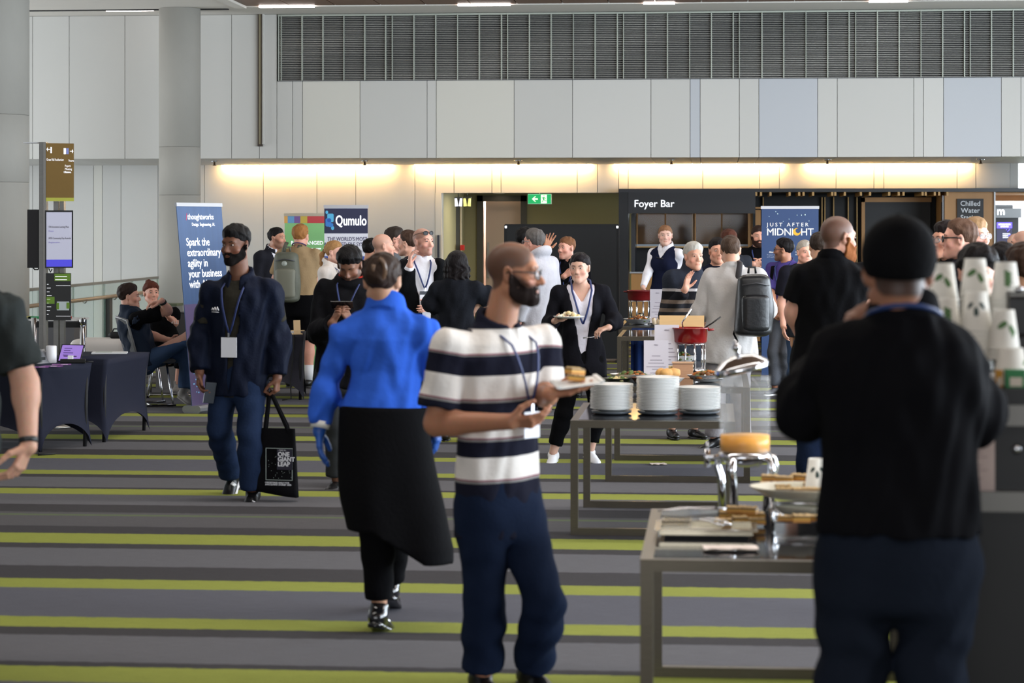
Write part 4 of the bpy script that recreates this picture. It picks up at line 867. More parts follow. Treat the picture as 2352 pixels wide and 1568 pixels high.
for sd in 'RL':
    f_ = nrm(I4['hs'][sd][0][0][1] * 0 + A(0, 0, 1)); a = I4['an'][sd]
    for j in range(3): mb.tube([a + A(.02 + .0 * j, -.06 - .025 * j, -.045 - .004 * j) - I4['base'], a + A(.045, -.05 - .025 * j, -.07) - I4['base']], .0045, 5)
mb.build('shoe_stripes', sho, I4['root'])
# man on his phone
I8 = person('man in a black hoodie with red lining looking down at a phone', 15.6, (799, 573), 178, hy=176, hp=32, g=1.04, skin=(128, 88, 68), hair=('short', (17, 15, 16), .062, .016), stubble=.6, H=1.72,
    hip=(787, 856, 0), arms={'R': [(728, 768, .02), (764, 742, -.24)], 'L': [(852, 778, .02), (806, 742, -.24)]}, hands={'R': dict(dir=(.45, -.1, .8), palm=(.5, .3, .1), curl=.45, thumb=.6), 'L': dict(dir=(-.45, -.1, .8), palm=(-.5, .3, .1), curl=.45, thumb=.6)},
    legs={'R': [(772, 980, -.03), (772, 1104, 0)], 'L': [(830, 980, .1), (835, 1090, .12)]},
    wear=[TOP(cloth('hoodie_black', (19, 19, 22)), n='hoodie', sl=.96, hem=-.12, i=.026, collar='hood', fold=.008, puff=.014), TR(cloth('stone_trouser', (52, 54, 56)), low=.06), SH(shw, sm=sho), LY(z=.22, i=.036, w=.006)])
mb = MB(); mb.tube([I8['N'] + I8['T'] @ A(.085 * math.sin(t), .085 * math.cos(t) - .005, .035 - .05 * math.cos(t)) - I8['base'] for t in np.linspace(-2.2, 2.2, 15)], .013, 8); mb.build('hood_lining', cloth('hood_red', (150, 44, 36)), I8['root'])
# man in the black cap, closest to the camera
I26 = person('man in a black cap and black sweater eating, seen from behind', 6.0, (2064, 512), 3, hp=4, g=1.12, skin=(150, 104, 82), hair=('none', BLH), buzz=((30, 25, 24), .05, .85, .2), eyes=False, q=1.0,
    neck=(2075, 734, .02), torso_w=.94, hip=(2062, 1268, 0), sh={'L': (1938, 818, .02), 'R': (2168, 812, .02)}, arms={'L': [(1845, 952, .12), (1932, 792, .36)], 'R': [(2245, 960, .10), (2185, 870, .40)]},
    hands={'L': dict(dir=(.35, -.1, .9), palm=(.9, .1, .1), curl=.55, thumb=.5), 'R': dict(dir=(-.5, .3, .8), palm=(-.8, 0, 0), curl=.5)},
    legs={'L': [(1955, 1560, -.03), (1950, 2010, 0)], 'R': [(2140, 1560, -.03), (2150, 2010, 0)]},
    wear=[TOP(cloth('sweater_black', (12, 12, 15), bump=.15, bscale=40), n='sweater', sl=.97, hem=.05, i=.024, collar='stand', cgap=0, fold=.009, puff=.022, flare=.02), TR(cloth('jeans_slate', (22, 27, 37)), low=.082, i=.018, fold=.01), SH(), dict(k='lanyard', m=mat('lanyard_blue', (30, 50, 96), .5), back=True, w=.009, r=.095, dz=.004)])
capm = cloth('cap_black', (13, 13, 15)); J = I26
def capf(q):
    d = smax(cran(q, .016) - .004 * np.clip(q[:, 2] / .1, 0, 1), (.012 + .02 * np.clip(q[:, 1] / .1, -1, 1) - .02) - q[:, 2], .006)
    b = np.maximum(ell(q, (0, .125, .035), (.088, .085, .4)), np.abs(q[:, 2] - .028 + q[:, 1] * .12 + 3.0 * q[:, 0] ** 2 - .01) - .004); b = np.maximum(b, .07 - q[:, 1])
    d = smin(d, b, .006); d = np.minimum(d, ell(q, (0, -.012, .141), (.009, .009, .006)))
    return d
J['hair']('cap', capf, capm, A(-.15, -.17, -.05), A(.15, .24, .19))
# bearded man in black polo
I25 = person('tall man in a black polo with a long ginger beard', 13.7, (1924, 496), -12, hy=-58, hp=3, g=1.12, skin=(214, 160, 138), hair=('none', (70, 44, 32)), buzz=((62, 40, 30), .055, .85, 0), beard=((128, 78, 46), .010), eyes=True,
    neck=(1912, 598, .0), hip=(1902, 830, .0), sh={'L': (1850, 634, 0), 'R': (1975, 632, .05)}, arms={'L': [(1822, 716, .03), (1842, 778, .12)], 'R': [(1992, 710, .0), (1985, 700, .28)]}, hands={'L': dict(dir=(.35, .4, -.6), curl=.6)},
    wear=[TOP(cloth('polo_black', (14, 14, 16)), n='polo_shirt', sl=.36, hem=-.12, i=.016, collar='shirt', cgap=0, hole=.052, hu=.035, fold=.007, wide=.014), TR(cloth('jeans_navy', (26, 36, 58)), low=.064), SH(), dict(k='watch', sd='L', m=blk)])
# man at the left edge
I1 = person('man in a charcoal t-shirt with a wristwatch at the table edge', 9.0, (-118, 470), 122, g=1.1, skin=(204, 156, 132), hair=('short', BRN), sh={'L': (8, 722, -.1)},
    arms={'L': [(58, 880, -.12), (66, 1026, -.20)]}, hands={'L': dict(dir=(-.32, -.25, -.9), palm=(-.9, .2, .1), curl=.45, thumb=.25)},
    wear=[TOP(cloth('tee_charcoal', (44, 48, 48)), n='t_shirt', sl=.40, hem=-.10, i=.018, collar='crew', fold=.008, wide=.016), TR(cloth('jeans_deep', (34, 46, 74)), low=.066), SH(), dict(k='watch', sd='L', m=mat('watch_dark', (30, 34, 36), .3), r=.004)])
mb = MB(); mb.tube([surf(I1, .02, .40, .03) - I1['base'], surf(I1, .04, .392, .03) - I1['base'], surf(I1, .085, .41, .03) - I1['base']], .005, 5); mb.build('chest_tick', mat('logo_white', (225, 225, 230), .6), I1['root'])
# woman with the blazer and plate
I17 = person('woman in a black blazer and white top holding a plate of food', 17.4, (1332, 582), 188, hy=168, hp=4, fem=True, skin=(212, 168, 148), hair=('pony', (26, 22, 24), .064, .009), nose=.8,
    hip=(1338, 826, 0), arms={'R': [(1262, 742, .0), (1274, 737, -.20)], 'L': [(1414, 735, .02), (1398, 752, -.16)]}, hands={'R': dict(dir=(.75, -.5, .1), palm=(0, -.1, 1), curl=.25, thumb=.6), 'L': dict(dir=(-.7, -.4, -.2), palm=(-.3, 0, -.7), curl=.5)},
    legs={'R': [(1295, 950, 0), (1270, 1040, 0)], 'L': [(1372, 945, .06), (1356, 1033, .05)]}, feet={'R': (1262, 1058, -.14), 'L': (1378, 1052, -.12)},
    wear=[TOP(cloth('top_white', (206, 202, 212)), n='top', sl=0, hem=.02, i=.010, hole=.075, vneck=.07, fold=.003), TOP(cloth('blazer_black', (22, 22, 27)), n='blazer', sl=.96, hem=-.16, i=.024, open=(.10, -.05, .16), fold=.006, puff=.010), TR(BLKT, low=.046, len=.90), SH(whs, sm=whs, s=1.05), LY(z=.26, i=.040)])
# white-jacket man with the black backpack
I20 = person('man in a pale grey jacket with a black backpack on his right shoulder', 18.6, (1678, 541), 6, hy=4, g=1.10, skin=(206, 156, 130), hair=('short', (74, 58, 48), .05, .004), eyes=False,
    neck=(1682, 618, 0), hip=(1676, 790, .02), sh={'L': (1634, 638, 0), 'R': (1738, 636, 0)}, arms={'L': [(1604, 716, .02), (1626, 724, .26)], 'R': [(1766, 712, .02), (1740, 720, .26)]}, legs={'L': [(1645, 905, -.02), (1640, 1004, .04)], 'R': [(1700, 905, .0), (1705, 1004, .10)]},
    feet={'L': (1590, 1022, -.06)}, wear=[TOP(cloth('jacket_pale', (190, 186, 184), noise=.06), n='jacket', sl=.95, hem=-.155, i=.026, collar='lapel', cgap=0, fold=.007, flare=.06, puff=.01), TR(cloth('trouser_stone', (132, 128, 130)), low=.066, len=.98), SH()])
# older man in the banded sweater
I19 = person('older grey-haired man in a banded charcoal sweater gesturing with one hand', 19.4, (1592, 558), 205, hy=205, g=1.08, skin=(216, 162, 138), hair=('short', (176, 172, 164), .07, .012), hip=(1570, 800, 0), arms={'R': [(1530, 728, -.02), (1574, 664, -.22)], 'L': [(1632, 720, 0), (1622, 745, -.15)]},
    hands={'R': dict(dir=(.25, -.15, .95), palm=(.75, -.6, .1), curl=.12, spread=.6, thumb=.1)}, wear=[TOP(band_mat('sweater_bands', (46, 50, 58), [(.95, (50, 48, 50)), (1.0, (112, 98, 88)), (1.03, (44, 44, 48)), (1.07, (116, 102, 92)), (1.10, (44, 44, 48)), (1.14, (116, 102, 92)), (1.17, (30, 30, 34)), (1.24, (176, 172, 172)), (1.262, (44, 48, 58))]), n='sweater', sl=.96, hem=-.10, i=.022, collar='stand', fold=.007, puff=.012), TR(cloth('chino_dark', (60, 60, 64))), SH()])
I18 = person('young barmaid in a navy waistcoat and white shirt behind the red pans', 28.4, (1528, 518), 150, hy=183, fem=True, skin=(226, 182, 164), hair=('pony', (134, 96, 70), .068, .006), nose=.85, hip=(1524, 682, 0), arms={'R': [(1489, 622, .0), (1477, 660, -.18)], 'L': [(1556, 620, .05), (1566, 640, -.15)]}, hands={'R': dict(dir=(.3, -.4, -.8), curl=.5)},
    wear=[TOP(WHS, sl=.97, hem=0, i=.012, collar='shirt', fold=.004), TOP(cloth('waistcoat_navy', (24, 28, 48)), n='waistcoat', sl=0, hem=-.06, i=.022, vneck=.07, fold=.003), TR(BLKT), SH()])
mb = MB(); 
for t in (-1, 1): mb.tube([surf(I18, .0, .47, .03) - I18['base'], surf(I18, t * .05, .475 + .008 * t, .03) - I18['base']], [.006, .014], 8, flat=.5)
mb.build('bow_tie', mat('bow_black', (24, 22, 26), .6), I18['root'])
I12 = person('man in a black jacket and white shirt with sunglasses on his head', 20.5, (970, 524), 205, hy=228, g=1.06, skin=(220, 164, 144), hair=('none', BRN), buzz=((96, 76, 66), .055, .55, .3), stubble=.35, sh={'R': (926, 618, 0), 'L': (1008, 614, 0)}, arms={'R': [(928, 668, -.05), (941, 610, -.16)], 'L': [(1012, 680, .0), (985, 700, -.2)]}, hands={'R': dict(dir=(.05, .1, 1), palm=(.9, .3, 0), curl=.5, thumb=.6)},
    hip=(972, 780, 0), wear=[TOP(WHS, sl=.99, hem=-.08, i=.012, collar='shirt', fold=.003), TOP(cloth('jacket_black', (19, 20, 22)), n='jacket', sl=.94, hem=-.14, i=.026, open=(.12, -.05, .13), fold=.006), TR(cloth('jeans_blue', (30, 42, 66))), SH(), LY(badge=(.10, .14), head=1, z=.24, i=.022, x=.02), dict(k='glasses', m=FRM, up=(0, -.028, .078), dark=1)])
I13 = person('woman with wavy black hair in a dark sweater, hands on hips', 19, (1050, 580), -6, hy=-8, fem=True, g=1.05, skin=(214, 168, 146), hair=('long', (27, 23, 24), .06, .016), eyes=False, hip=(1050, 770, 0), arms={'L': [(984, 692, .0), (1022, 722, .04)], 'R': [(1118, 672, .02), (1088, 712, .04)]}, hands={'L': dict(dir=(.75, -.05, -.5), palm=(.3, .9, 0), curl=.15, spread=.8), 'R': dict(dir=(-.75, .2, -.5), palm=(-.3, .9, 0), curl=.3)},
    wear=[TOP(cloth('sweater_slate', (30, 32, 38)), n='sweater', sl=.80, hem=-.10, i=.024, collar='crew', fold=.009, puff=.016), TR(BLKT), SH()])
I10 = person('bald man in a light grey t-shirt turned toward the man with sunglasses', 22, (878, 537), -62, hy=-72, g=1.08, skin=(216, 164, 142), hair=('none', GRY), buzz=((120, 104, 94), .055, .35, .3), hip=(868, 770, 0), arms={'R': [(925, 672, -.05), (925, 715, -.1)]}, wear=[TOP(cloth('tee_grey', (150, 152, 150)), n='t_shirt', sl=.38, hem=-.1, i=.016), TR(DJ), SH()])
I11 = person('dark-haired man in glasses behind the bald man, face in profile', 23.4, (906, 523), -92, hy=-84, skin=(216, 160, 140), hair=('short', (46, 38, 34), .075, .012), arms={'R': [(905, 690, -.3), (955, 697, -.75)]}, hands={'R': dict(dir=(1, -.1, 0), palm=(0, .2, -1), curl=.5)}, wear=[TOP(cloth('shirt_grey', (92, 94, 98)), sl=.6, hem=-.1), TR(DJ), SH(), dict(k='glasses', m=FRM)])
person('man with black hair almost hidden left of the bald man', 23.9, (852, 549), -40, eyes=False, hair=('short', (18, 16, 16)), skin=(190, 140, 116), wear=[TOP(BLK, hem=-.1, i=.02), TR(DJ), SH()])
person('brown-haired man almost hidden behind the man with sunglasses', 22.4, (940, 531), 70, hair=('short', (62, 46, 38)), skin=(214, 164, 142), wear=[TOP(CHAR, hem=-.1), TR(DJ), SH()])
I5 = person('man in a dark suit and white shirt talking to the backpacker', 26.3, (634, 523), -135, hy=-108, skin=(196, 142, 116), hair=('short', (20, 17, 17), .07, .006), stubble=.5, wear=[TOP(WHS, sl=0, hem=-.08, i=.010, collar='shirt'), TOP(cloth('suit_dark', (36, 36, 42)), n='suit_jacket', sl=.96, hem=-.16, i=.024, open=(.085, .1, .03), collar='lapel', cgap=.9), TR(CHAR), SH()])
I6 = person('red-haired man in a khaki t-shirt and black shorts wearing a backpack', 25.2, (690, 517), -6, hy=-12, g=1.10, skin=(220, 160, 138), hair=('short', (150, 102, 58), .06, .014), eyes=False, arms={'R': [(722, 640, .0), (720, 690, .05)], 'L': [(634, 640, 0), (638, 690, .08)]}, wear=[TOP(cloth('tee_khaki', (156, 132, 100)), n='t_shirt', sl=.42, hem=-.1, i=.020, collar='crew', wide=.015), dict(k='trousers', n='shorts', m=BLKT, len=.48, i=.03, bare=1), dict(k='socks', m=mat('sock_white', (215, 215, 218), .9), len=.16), SH(), dict(k='lanyard', m=mat('lanyard_violet', (58, 46, 90), .6), back=True, w=.008), dict(k='glasses', m=FRM, up=(0, -.03, .075), dark=1)])
I7 = person('woman with a long blond ponytail and cream blazer by the green banner', 23.2, (766, 554), -100, hy=-104, fem=True, skin=(226, 176, 158), hair=('pony', (150, 112, 72), .066, .008), nose=.9, wear=[TOP(cloth('blazer_cream', (206, 198, 192)), n='blazer', sl=.96, hem=-.14, i=.022, collar='lapel'), TR(BLKT), SH(), LY(z=.26, i=.03)])
I2 = person('seated man in a navy padded vest raising his forearm', 22.4, (294, 653), -64, hy=-78, skin=(214, 160, 138), hair=('short', (44, 32, 28), .07, .014), seated=True, H=1.75, neck=(298, 713, .0), hip=(330, 826, .05), arms={'R': [(386, 714, -.14), (372, 690, -.22)], 'L': [(345, 770, .22), (392, 782, .1)]}, hands={'R': dict(dir=(-.95, -.2, -.1), palm=(.1, .1, -1), curl=.4)},
    legs={'R': [(436, 772, -.1), (478, 830, -.1)], 'L': [(432, 808, .15), (424, 900, .1)]}, feet={'R': (500, 850, -.15), 'L': (446, 915, 0)}, wear=[TOP(BLK, n='t_shirt', sl=.40, hem=-.05, i=.012, wide=.012), TOP(cloth('vest_navy', (32, 40, 54), .7), n='padded_vest', sl=0, hem=-.06, i=.040, collar='stand', cgap=0, fold=.012), TR(MJ, low=.062), SH(mat('boot_grey', (120, 116, 112), .8), hi=.06), dict(k='watch', sd='R', m=blk)])
I3 = person('seated woman with auburn hair in a bun and black t-shirt', 23.6, (346, 648), 190, hy=212, hp=-3, fem=True, skin=(220, 164, 142), hair=('bun', (84, 44, 32), .06, .012), seated=True, H=1.66, neck=(358, 714, 0), hip=(392, 808, .05), arms={'R': [(350, 770, -.05), (395, 787, -.22)], 'L': [(402, 742, .05), (382, 722, -.2)]}, hands={'L': dict(dir=(-.7, 0, .7), curl=.5)}, legs={'R': [(420, 800, -.45), (408, 882, -.4)], 'L': [(452, 800, -.45), (446, 885, -.35)]}, wear=[TOP(BLK, n='t_shirt', sl=.36, hem=-.04, i=.012, collar='crew'), dict(k='trousers', m=BLKT, len=.78, bare=1), SH(mat('boot_grey', (120, 116, 112), .8), hi=.04)])
text('NVLL', .05, tuple(surf(I3, -.07, .30, .024) - I3['base']), mat('print_white', (210, 210, 214), .7), I3['root'], rot=(math.pi / 2, 0, math.radians(10)), name='shirt_print')
I15 = person('grey-haired man with glasses in a pale grey hoodie', 22, (1228, 527), 52, hy=58, g=1.06, skin=(208, 150, 130), hair=('short', (84, 80, 78), .07, .012), eyes=True, hip=(1236, 770, 0), wear=[TOP(cloth('hoodie_grey', (168, 166, 172)), n='hoodie', sl=.96, hem=-.1, i=.026, collar='hood'), TR(DJ), SH(), dict(k='glasses', m=mat('frame_silver', (150, 150, 155), .3, .8))])
mb = MB(); mb.tube([surf(I15, .13, .44, .05, True) - I15['base'], surf(I15, .12, .30, .05, True) - I15['base'], surf(I15, .13, .16, .05, True) - I15['base']], .02, 8, flat=.35); mb.build('bag_strap', NAVY, I15['root'])
person('man with black hair hidden behind the grey hoodie, one hand raised', 22.8, (1206, 524), -30, hair=('short', (18, 16, 16)), skin=(196, 140, 112), eyes=False, arms={'R': [(1246, 640, .1), (1252, 572, -.05)]}, hands={'R': dict(dir=(.35, 0, .9), palm=(.2, -1, 0), curl=.15, spread=1.2, thumb=0)}, wear=[TOP(BLK, sl=.97, hem=-.1), TR(DJ), SH()])
I16 = person('man with short ginger hair in a black shirt before the partition', 24, (1303, 544), 172, hy=140, skin=(214, 156, 136), hair=('short', (110, 74, 50), .062, .006), stubble=.25, arms={'R': [(1270, 650, 0), (1296, 634, -.25)]}, hands={'R': dict(dir=(.5, -.2, .3), palm=(.6, .5, 0), curl=.6)}, wear=[TOP(BLK, sl=.96, hem=-.1, collar='shirt'), TR(BLKT), SH(), LY(badge=(.09, .09), z=.27, i=.02)])
I21 = person('man with dark hair half hidden behind the pale grey jacket', 21.2, (1648, 548), 185, hy=190, skin=(206, 150, 124), hair=('short', (24, 20, 20)), wear=[TOP(NAVY, hem=-.1), TR(DJ), SH()])
person('auburn-haired person hidden behind the pale grey jacket man', 25.2, (1674, 529), 10, eyes=False, hair=('short', (78, 44, 34), .06, .016), wear=[TOP(CHAR, hem=-.1), TR(DJ), SH()])
I22 = person('bearded man in a black printed t-shirt beside the midnight banner', 28.2, (1742, 520), 180, hy=188, skin=(212, 156, 132), hair=('short', (44, 30, 26), .066, .012), beard=((52, 36, 30), .006), g=1.05, arms={'R': [(1708, 622, 0), (1730, 606, -.26)], 'L': [(1776, 622, 0), (1752, 606, -.26)]}, hands={'R': dict(dir=(.9, -.1, 0), palm=(.1, 1, 0), curl=.4), 'L': dict(dir=(-.9, -.1, 0), palm=(-.1, 1, 0), curl=.4)}, wear=[TOP(BLK, n='t_shirt', sl=.38, hem=-.1, i=.018, collar='crew'), TR(DJ), SH(), LY(z=.24, i=.024)])
for i, (ch, cc) in enumerate(zip('QTAC', ((60, 170, 90), (70, 120, 180), (60, 170, 90), (60, 180, 110)))):
    p = surf(I22, .105 - .052 * i, .335, .034) - I22['base']; text(ch, .085, tuple(p), mat('print_%d' % i, cc, .7), I22['root'], rot=(math.pi / 2, 0, 0), name='shirt_print')
I23 = person('man in glasses and a purple t-shirt with backpack straps', 24.4, (1802, 549), 150, hy=78, skin=(168, 116, 90), hair=('short', (20, 17, 18), .07, .014), stubble=.55, arms={'R': [(1768, 666, 0), (1786, 722, -.15)], 'L': [(1830, 668, 0), (1806, 722, -.18)]}, hands={'R': dict(dir=(.7, -.1, -.5), curl=.5), 'L': dict(dir=(-.7, -.1, -.4), curl=.5)}, legs={'R': [(1778, 810, -.05), (1780, 890, .0)], 'L': [(1806, 810, -.1), (1805, 886, .05)]},
    wear=[TOP(cloth('tee_purple', (72, 62, 122)), n='t_shirt', sl=.5, hem=-.1, i=.018, collar='crew'), TR(GYT), SH(mat('shoe_grey', (70, 70, 74), .6), sm=sho), LY(z=.26, i=.03), dict(k='glasses', m=FRM)])
mb = MB()
for sg in (-1, 1): mb.tube([surf(I23, sg * .10, .50, .035, True) - I23['base'], surf(I23, sg * .115, .50, .03) - I23['base'], surf(I23, sg * .12, .40, .03) - I23['base'], surf(I23, sg * .14, .26, .03) - I23['base']], .024, 8, flat=.4)
mb.build('backpack_straps', BLK, I23['root'])
I24 = person('smiling older man with short grey hair in a dark t-shirt', 22.6, (1848, 553), 196, hy=200, g=1.08, skin=(222, 166, 144), hair=('short', (150, 142, 132), .07, .008), wear=[TOP(cloth('tee_ink', (26, 26, 34)), n='t_shirt', sl=.4, hem=-.1, i=.02), TR(MJ), SH(shw, sm=sho)])
person('man with cropped dark hair half hidden behind the ginger-bearded man', 19.5, (1882, 534), 0, eyes=False, hair=('short', (48, 38, 32), .05, .006), wear=[TOP(CHAR, hem=-.1), TR(DJ), SH()])
I27 = person('man with cropped hair and thick black glasses near the water station sign', 15.2, (2208, 504), 82, hy=84, g=1.12, skin=(224, 168, 148), hair=('short', (84, 62, 50), .08, .007), wear=[TOP(cloth('shirt_black_grey', (40, 40, 46)), hem=-.1, i=.02, collar='crew', sl=.4), TR(DJ), SH(), dict(k='glasses', m=FRM, r=.0042)])
person('dark-haired person in glasses speaking behind the man in black glasses', 16.6, (2176, 511), 110, hy=122, skin=(206, 150, 126), hair=('short', (30, 24, 24), .06, .016), wear=[TOP(BLK, hem=-.1), TR(DJ), SH(), dict(k='glasses', m=mat('frame_silver', (150, 150, 155), .3, .8))])
person('fair-haired man in thin glasses beneath the water station sign', 17.2, (2238, 503), 160, hy=-140, skin=(228, 176, 158), hair=('short', (150, 120, 88), .066, .014), wear=[TOP(CHAR, hem=-.1), TR(DJ), SH(), dict(k='glasses', m=mat('frame_silver', (150, 150, 155), .3, .8))])
person('person with straight black hair partly hidden by the stacked cups', 10.4, (2246, 568), 172, hy=178, hp=8, fem=True, skin=(216, 168, 148), hair=('short', (22, 19, 20), .045, .020), wear=[TOP(BLK, hem=-.1, i=.02), TR(DJ), SH()])
person('person with thick black hair seen from behind near the show screen', 14.5, (2302, 563), -20, eyes=False, hair=('short', (18, 15, 16), .06, .02), wear=[TOP(BLK, hem=-.1), TR(DJ), SH()])
person('bald man facing left near the bright far foyer', 20.0, (2352, 529), 80, skin=(214, 160, 138), hair=('none', GRY), buzz=((110, 96, 88), .055, .4, .3), wear=[TOP(BLK, hem=-.1, i=.02), TR(DJ), SH()])
person('bald pale man seen small in the bright far foyer', 30.0, (2332, 536), 60, skin=(226, 180, 160), hair=('none', GRY), eyes=False, wear=[TOP(cloth('shirt_pale', (190, 186, 180)), hem=-.1), TR(GYT), SH()])
person('brown-haired person standing beyond the coffee machine', 11.5, (2356, 566), 20, eyes=False, hair=('short', (58, 42, 34), .06, .02), wear=[TOP(BLK, hem=-.1), TR(DJ), SH()])
# ------------------------------------------------------------------ furniture, banners, food and small things
def frame(o): return o
TZT = .669
glass_blk = mat('black_glass', (30, 30, 33), .08, spec=.5); glassm = mat('clear_glass', (225, 235, 232), .03, alpha=.22, spec=.6); frost = mat('balustrade_glass', (150, 186, 172), .05, alpha=.26, spec=.6)
sqm = mat('table_steel', (92, 86, 76), .34, 1, noise=.15, nscale=25, stretch=(1, 1, 10)); porc = mat('porcelain', (228, 228, 226), .18, spec=.5); papr = mat('menu_paper', (214, 210, 220), .8)
inkm = mat('ink_grey', (120, 112, 130), .8); brass = mat('copper_pan_red', (138, 22, 24), .25, coat=.4)
# ---- buffet tables in a row
def buffet(x0, x1, y0, y1, label, top=glass_blk):
    o = empty('buffet_table', ((x0 + x1) / 2, (y0 + y1) / 2, 0), label=label, cat='table', group='steel framed buffet tables'); hx, hy, e = (x1 - x0) / 2, (y1 - y0) / 2, .022
    for nm, y in (('front_frame', -hy + e), ('rear_frame', hy - e)):
        mb = MB(); mb.box((-hx, y - e, 0), (-hx + 2 * e, y + e, TZT - .004)).box((hx - 2 * e, y - e, 0), (hx, y + e, TZT - .004)).box((-hx + 2 * e, y - e, 0), (hx - 2 * e, y + e, .04)).box((-hx + 2 * e, y - e, TZT - .046), (hx - 2 * e, y + e, TZT - .004)); mb.build(nm, sqm, o)
    for s_ in (-1, 1): boxo('side_rail', (s_ * (hx - e) - e, -hy + 2 * e, TZT - .046), (s_ * (hx - e) + e, hy - 2 * e, TZT - .004), sqm, o)
    boxo('glass_top', (-hx + .045, -hy + .045, TZT - .014), (hx - .045, hy - .045, TZT - .002), top, o); return o
buffet(-.25, .74, 7.8, 9.2, 'steel and black glass table with the juice dispenser and slices'); buffet(-.83, .12, 13.3, 14.65, 'steel table carrying the three stacks of white plates'); buffet(-.76, .25, 16.1, 17.6, 'steel table with salad bowls and the bright red casserole')
buffet(-.98, .10, 23.3, 24.8, 'steel table with an empty top in front of the wraps'); buffet(-1.06, .35, 25.6, 27.5, 'steel table farthest along, carrying the dark red pan')
for a_, b_, lab in (((-.9, 24.95), (-.05, 25.45), 'navy cloth draped over the low table behind the empty steel table'), ((1.0, 30.4), (2.2, 31.0), 'navy cloth covered table beneath the midnight banner')):
    mb = MB(); n_ = 40; xs = np.linspace(a_[0], b_[0], n_); yf = [a_[1] + .03 * math.sin(i * 1.3) for i in range(n_)]
    V = [(x, y, .66) for x, y in zip(xs, yf)] + [(x, y - .02, .02) for x, y in zip(xs, yf)] + [(x, b_[1], .66) for x in xs] + [(x, b_[1], .02) for x in xs]
    Fs = [(i, i + 1, n_ + i + 1, n_ + i) for i in range(n_ - 1)] + [(2 * n_ + i, 2 * n_ + i + 1, i + 1, i) for i in range(n_ - 1)] + [(3 * n_ + i, 3 * n_ + i + 1, 2 * n_ + i + 1, 2 * n_ + i) for i in range(n_ - 1)] + [(0, n_, 3 * n_, 2 * n_), (n_ - 1, 3 * n_ - 1, 4 * n_ - 1, 2 * n_ - 1)]
    mb.add(V, Fs, True); t = mb.build('draped_table', cloth('table_navy', (30, 46, 88)), None, local=((a_[0] + b_[0]) / 2, (a_[1] + b_[1]) / 2, 0)); t.location = ((a_[0] + b_[0]) / 2, (a_[1] + b_[1]) / 2, 0); tag(t, lab, 'table')
ORD = ['first', 'second', 'third', 'fourth', 'fifth', 'sixth', 'seventh', 'eighth', 'ninth', 'tenth', 'eleventh', 'twelfth', 'thirteenth', 'fourteenth', 'fifteenth', 'sixteenth', 'seventeenth', 'eighteenth', 'nineteenth', 'twentieth', 'twenty-first', 'twenty-second']
def top_ord(i, n_): return 'topmost' if i == n_ - 1 else ('lowest' if i == 0 else ORD[n_ - 1 - i] + ' from the top')
# ---- plates in three stacks
pm = MB().lathe([(0, .0), (.075, 0), (.08, .003), (.122, .0150), (.130, .0185), (.1285, .0205), (.08, .0075), (0, .006)], 40).build('plate', porc); first = [pm]
cols_ = ['left-hand stack of plates', 'tall middle stack of plates', 'right-hand stack of plates']
for si, (u, n_, vb) in enumerate(((1405, 17, 949), (1511, 22, 950), (1606, 15, 949))):
    p = G(u, vb, TZT); t = MB().lathe([(0, 0), (.10, 0), (.118, .006), (.122, .018), (.11, .012), (0, .01)], 32).build('coaster_tray', mat('tray_slate', (74, 80, 86), .4), None); t.location = p
    tag(t, 'dark slate round tray under the %s stack of plates' % ['left-hand', 'middle', 'right-hand'][si], 'tray')
    for i in range(n_):
        o = first.pop() if first else pm.copy()
        if o is not pm: COL.objects.link(o)
        o.location = (p[0] + random.uniform(-.002, .002), p[1] + random.uniform(-.002, .002), TZT + .016 + i * .0089); tag(o, 'white plate, %s in the %s' % (top_ord(i, n_), cols_[si]), 'plate', 'plates in the three stacks')
# ---- juice dispenser
p = G(1711, 1168, TZT); D_ = p[1]; o = empty('juice_dispenser', p, label='clear juice dispenser with chrome legs and tilted lid, a little orange juice inside', cat='dispenser'); r = .102; z0 = wz(1040, D_) - TZT; z1 = wz(862, D_) - TZT; zj = wz(998, D_) - TZT; zj0 = wz(1034, D_) - TZT
MB().lathe([(0, zj0 - .004), (r, zj0 - .004), (r, z1), (r - .004, z1), (r - .004, zj0), (0, zj0)], 48).build('tank', mat('tank_glass', (236, 240, 242), .04, alpha=.10, spec=.6), o)
MB().lathe([(0, zj0 + .001), (r - .0045, zj0 + .001), (r - .0045, zj), (0, zj)], 48).build('orange_juice', mat('orange_juice', (255, 172, 20), .35, noise=.08, nscale=12), o)
MB().lathe([(0, z0 - .05), (.06, z0 - .05), (.09, z0 - .03), (r + .002, z0 - .02), (r + .002, zj0 - .005), (0, zj0 - .005)], 40).build('collar', chr_, o)
for a in (2.5, .45, 4.3, 5.6):
    ca, sa = math.cos(a), math.sin(a); lg = MB().tube([(ca * .075, sa * .075, z0 - .02), (ca * .125, sa * .125, z0 - .02), (ca * .135, sa * .135, z0 - .06), (ca * .118, sa * .118, .12), (ca * .11, sa * .11, .0)], [.014, .016, .017, .017, .019], 10).build('leg', chr_, o)
tp_ = MB(); tp_.tube([(-.09, -.03, z0 - .012), (-.15, -.05, z0 - .012)], .011, 10).tube([(-.15, -.05, z0 + .02), (-.15, -.05, z0 - .05)], .013, 10).tube([(-.15, -.05, z0 + .02), (-.15, -.05, z0 + .05)], .006, 8); tp_.build('tap', chr_, o)
Ml = Matrix.Translation((-.01, 0, z1 + .015)) @ Matrix.Rotation(math.radians(-14), 4, 'Y')
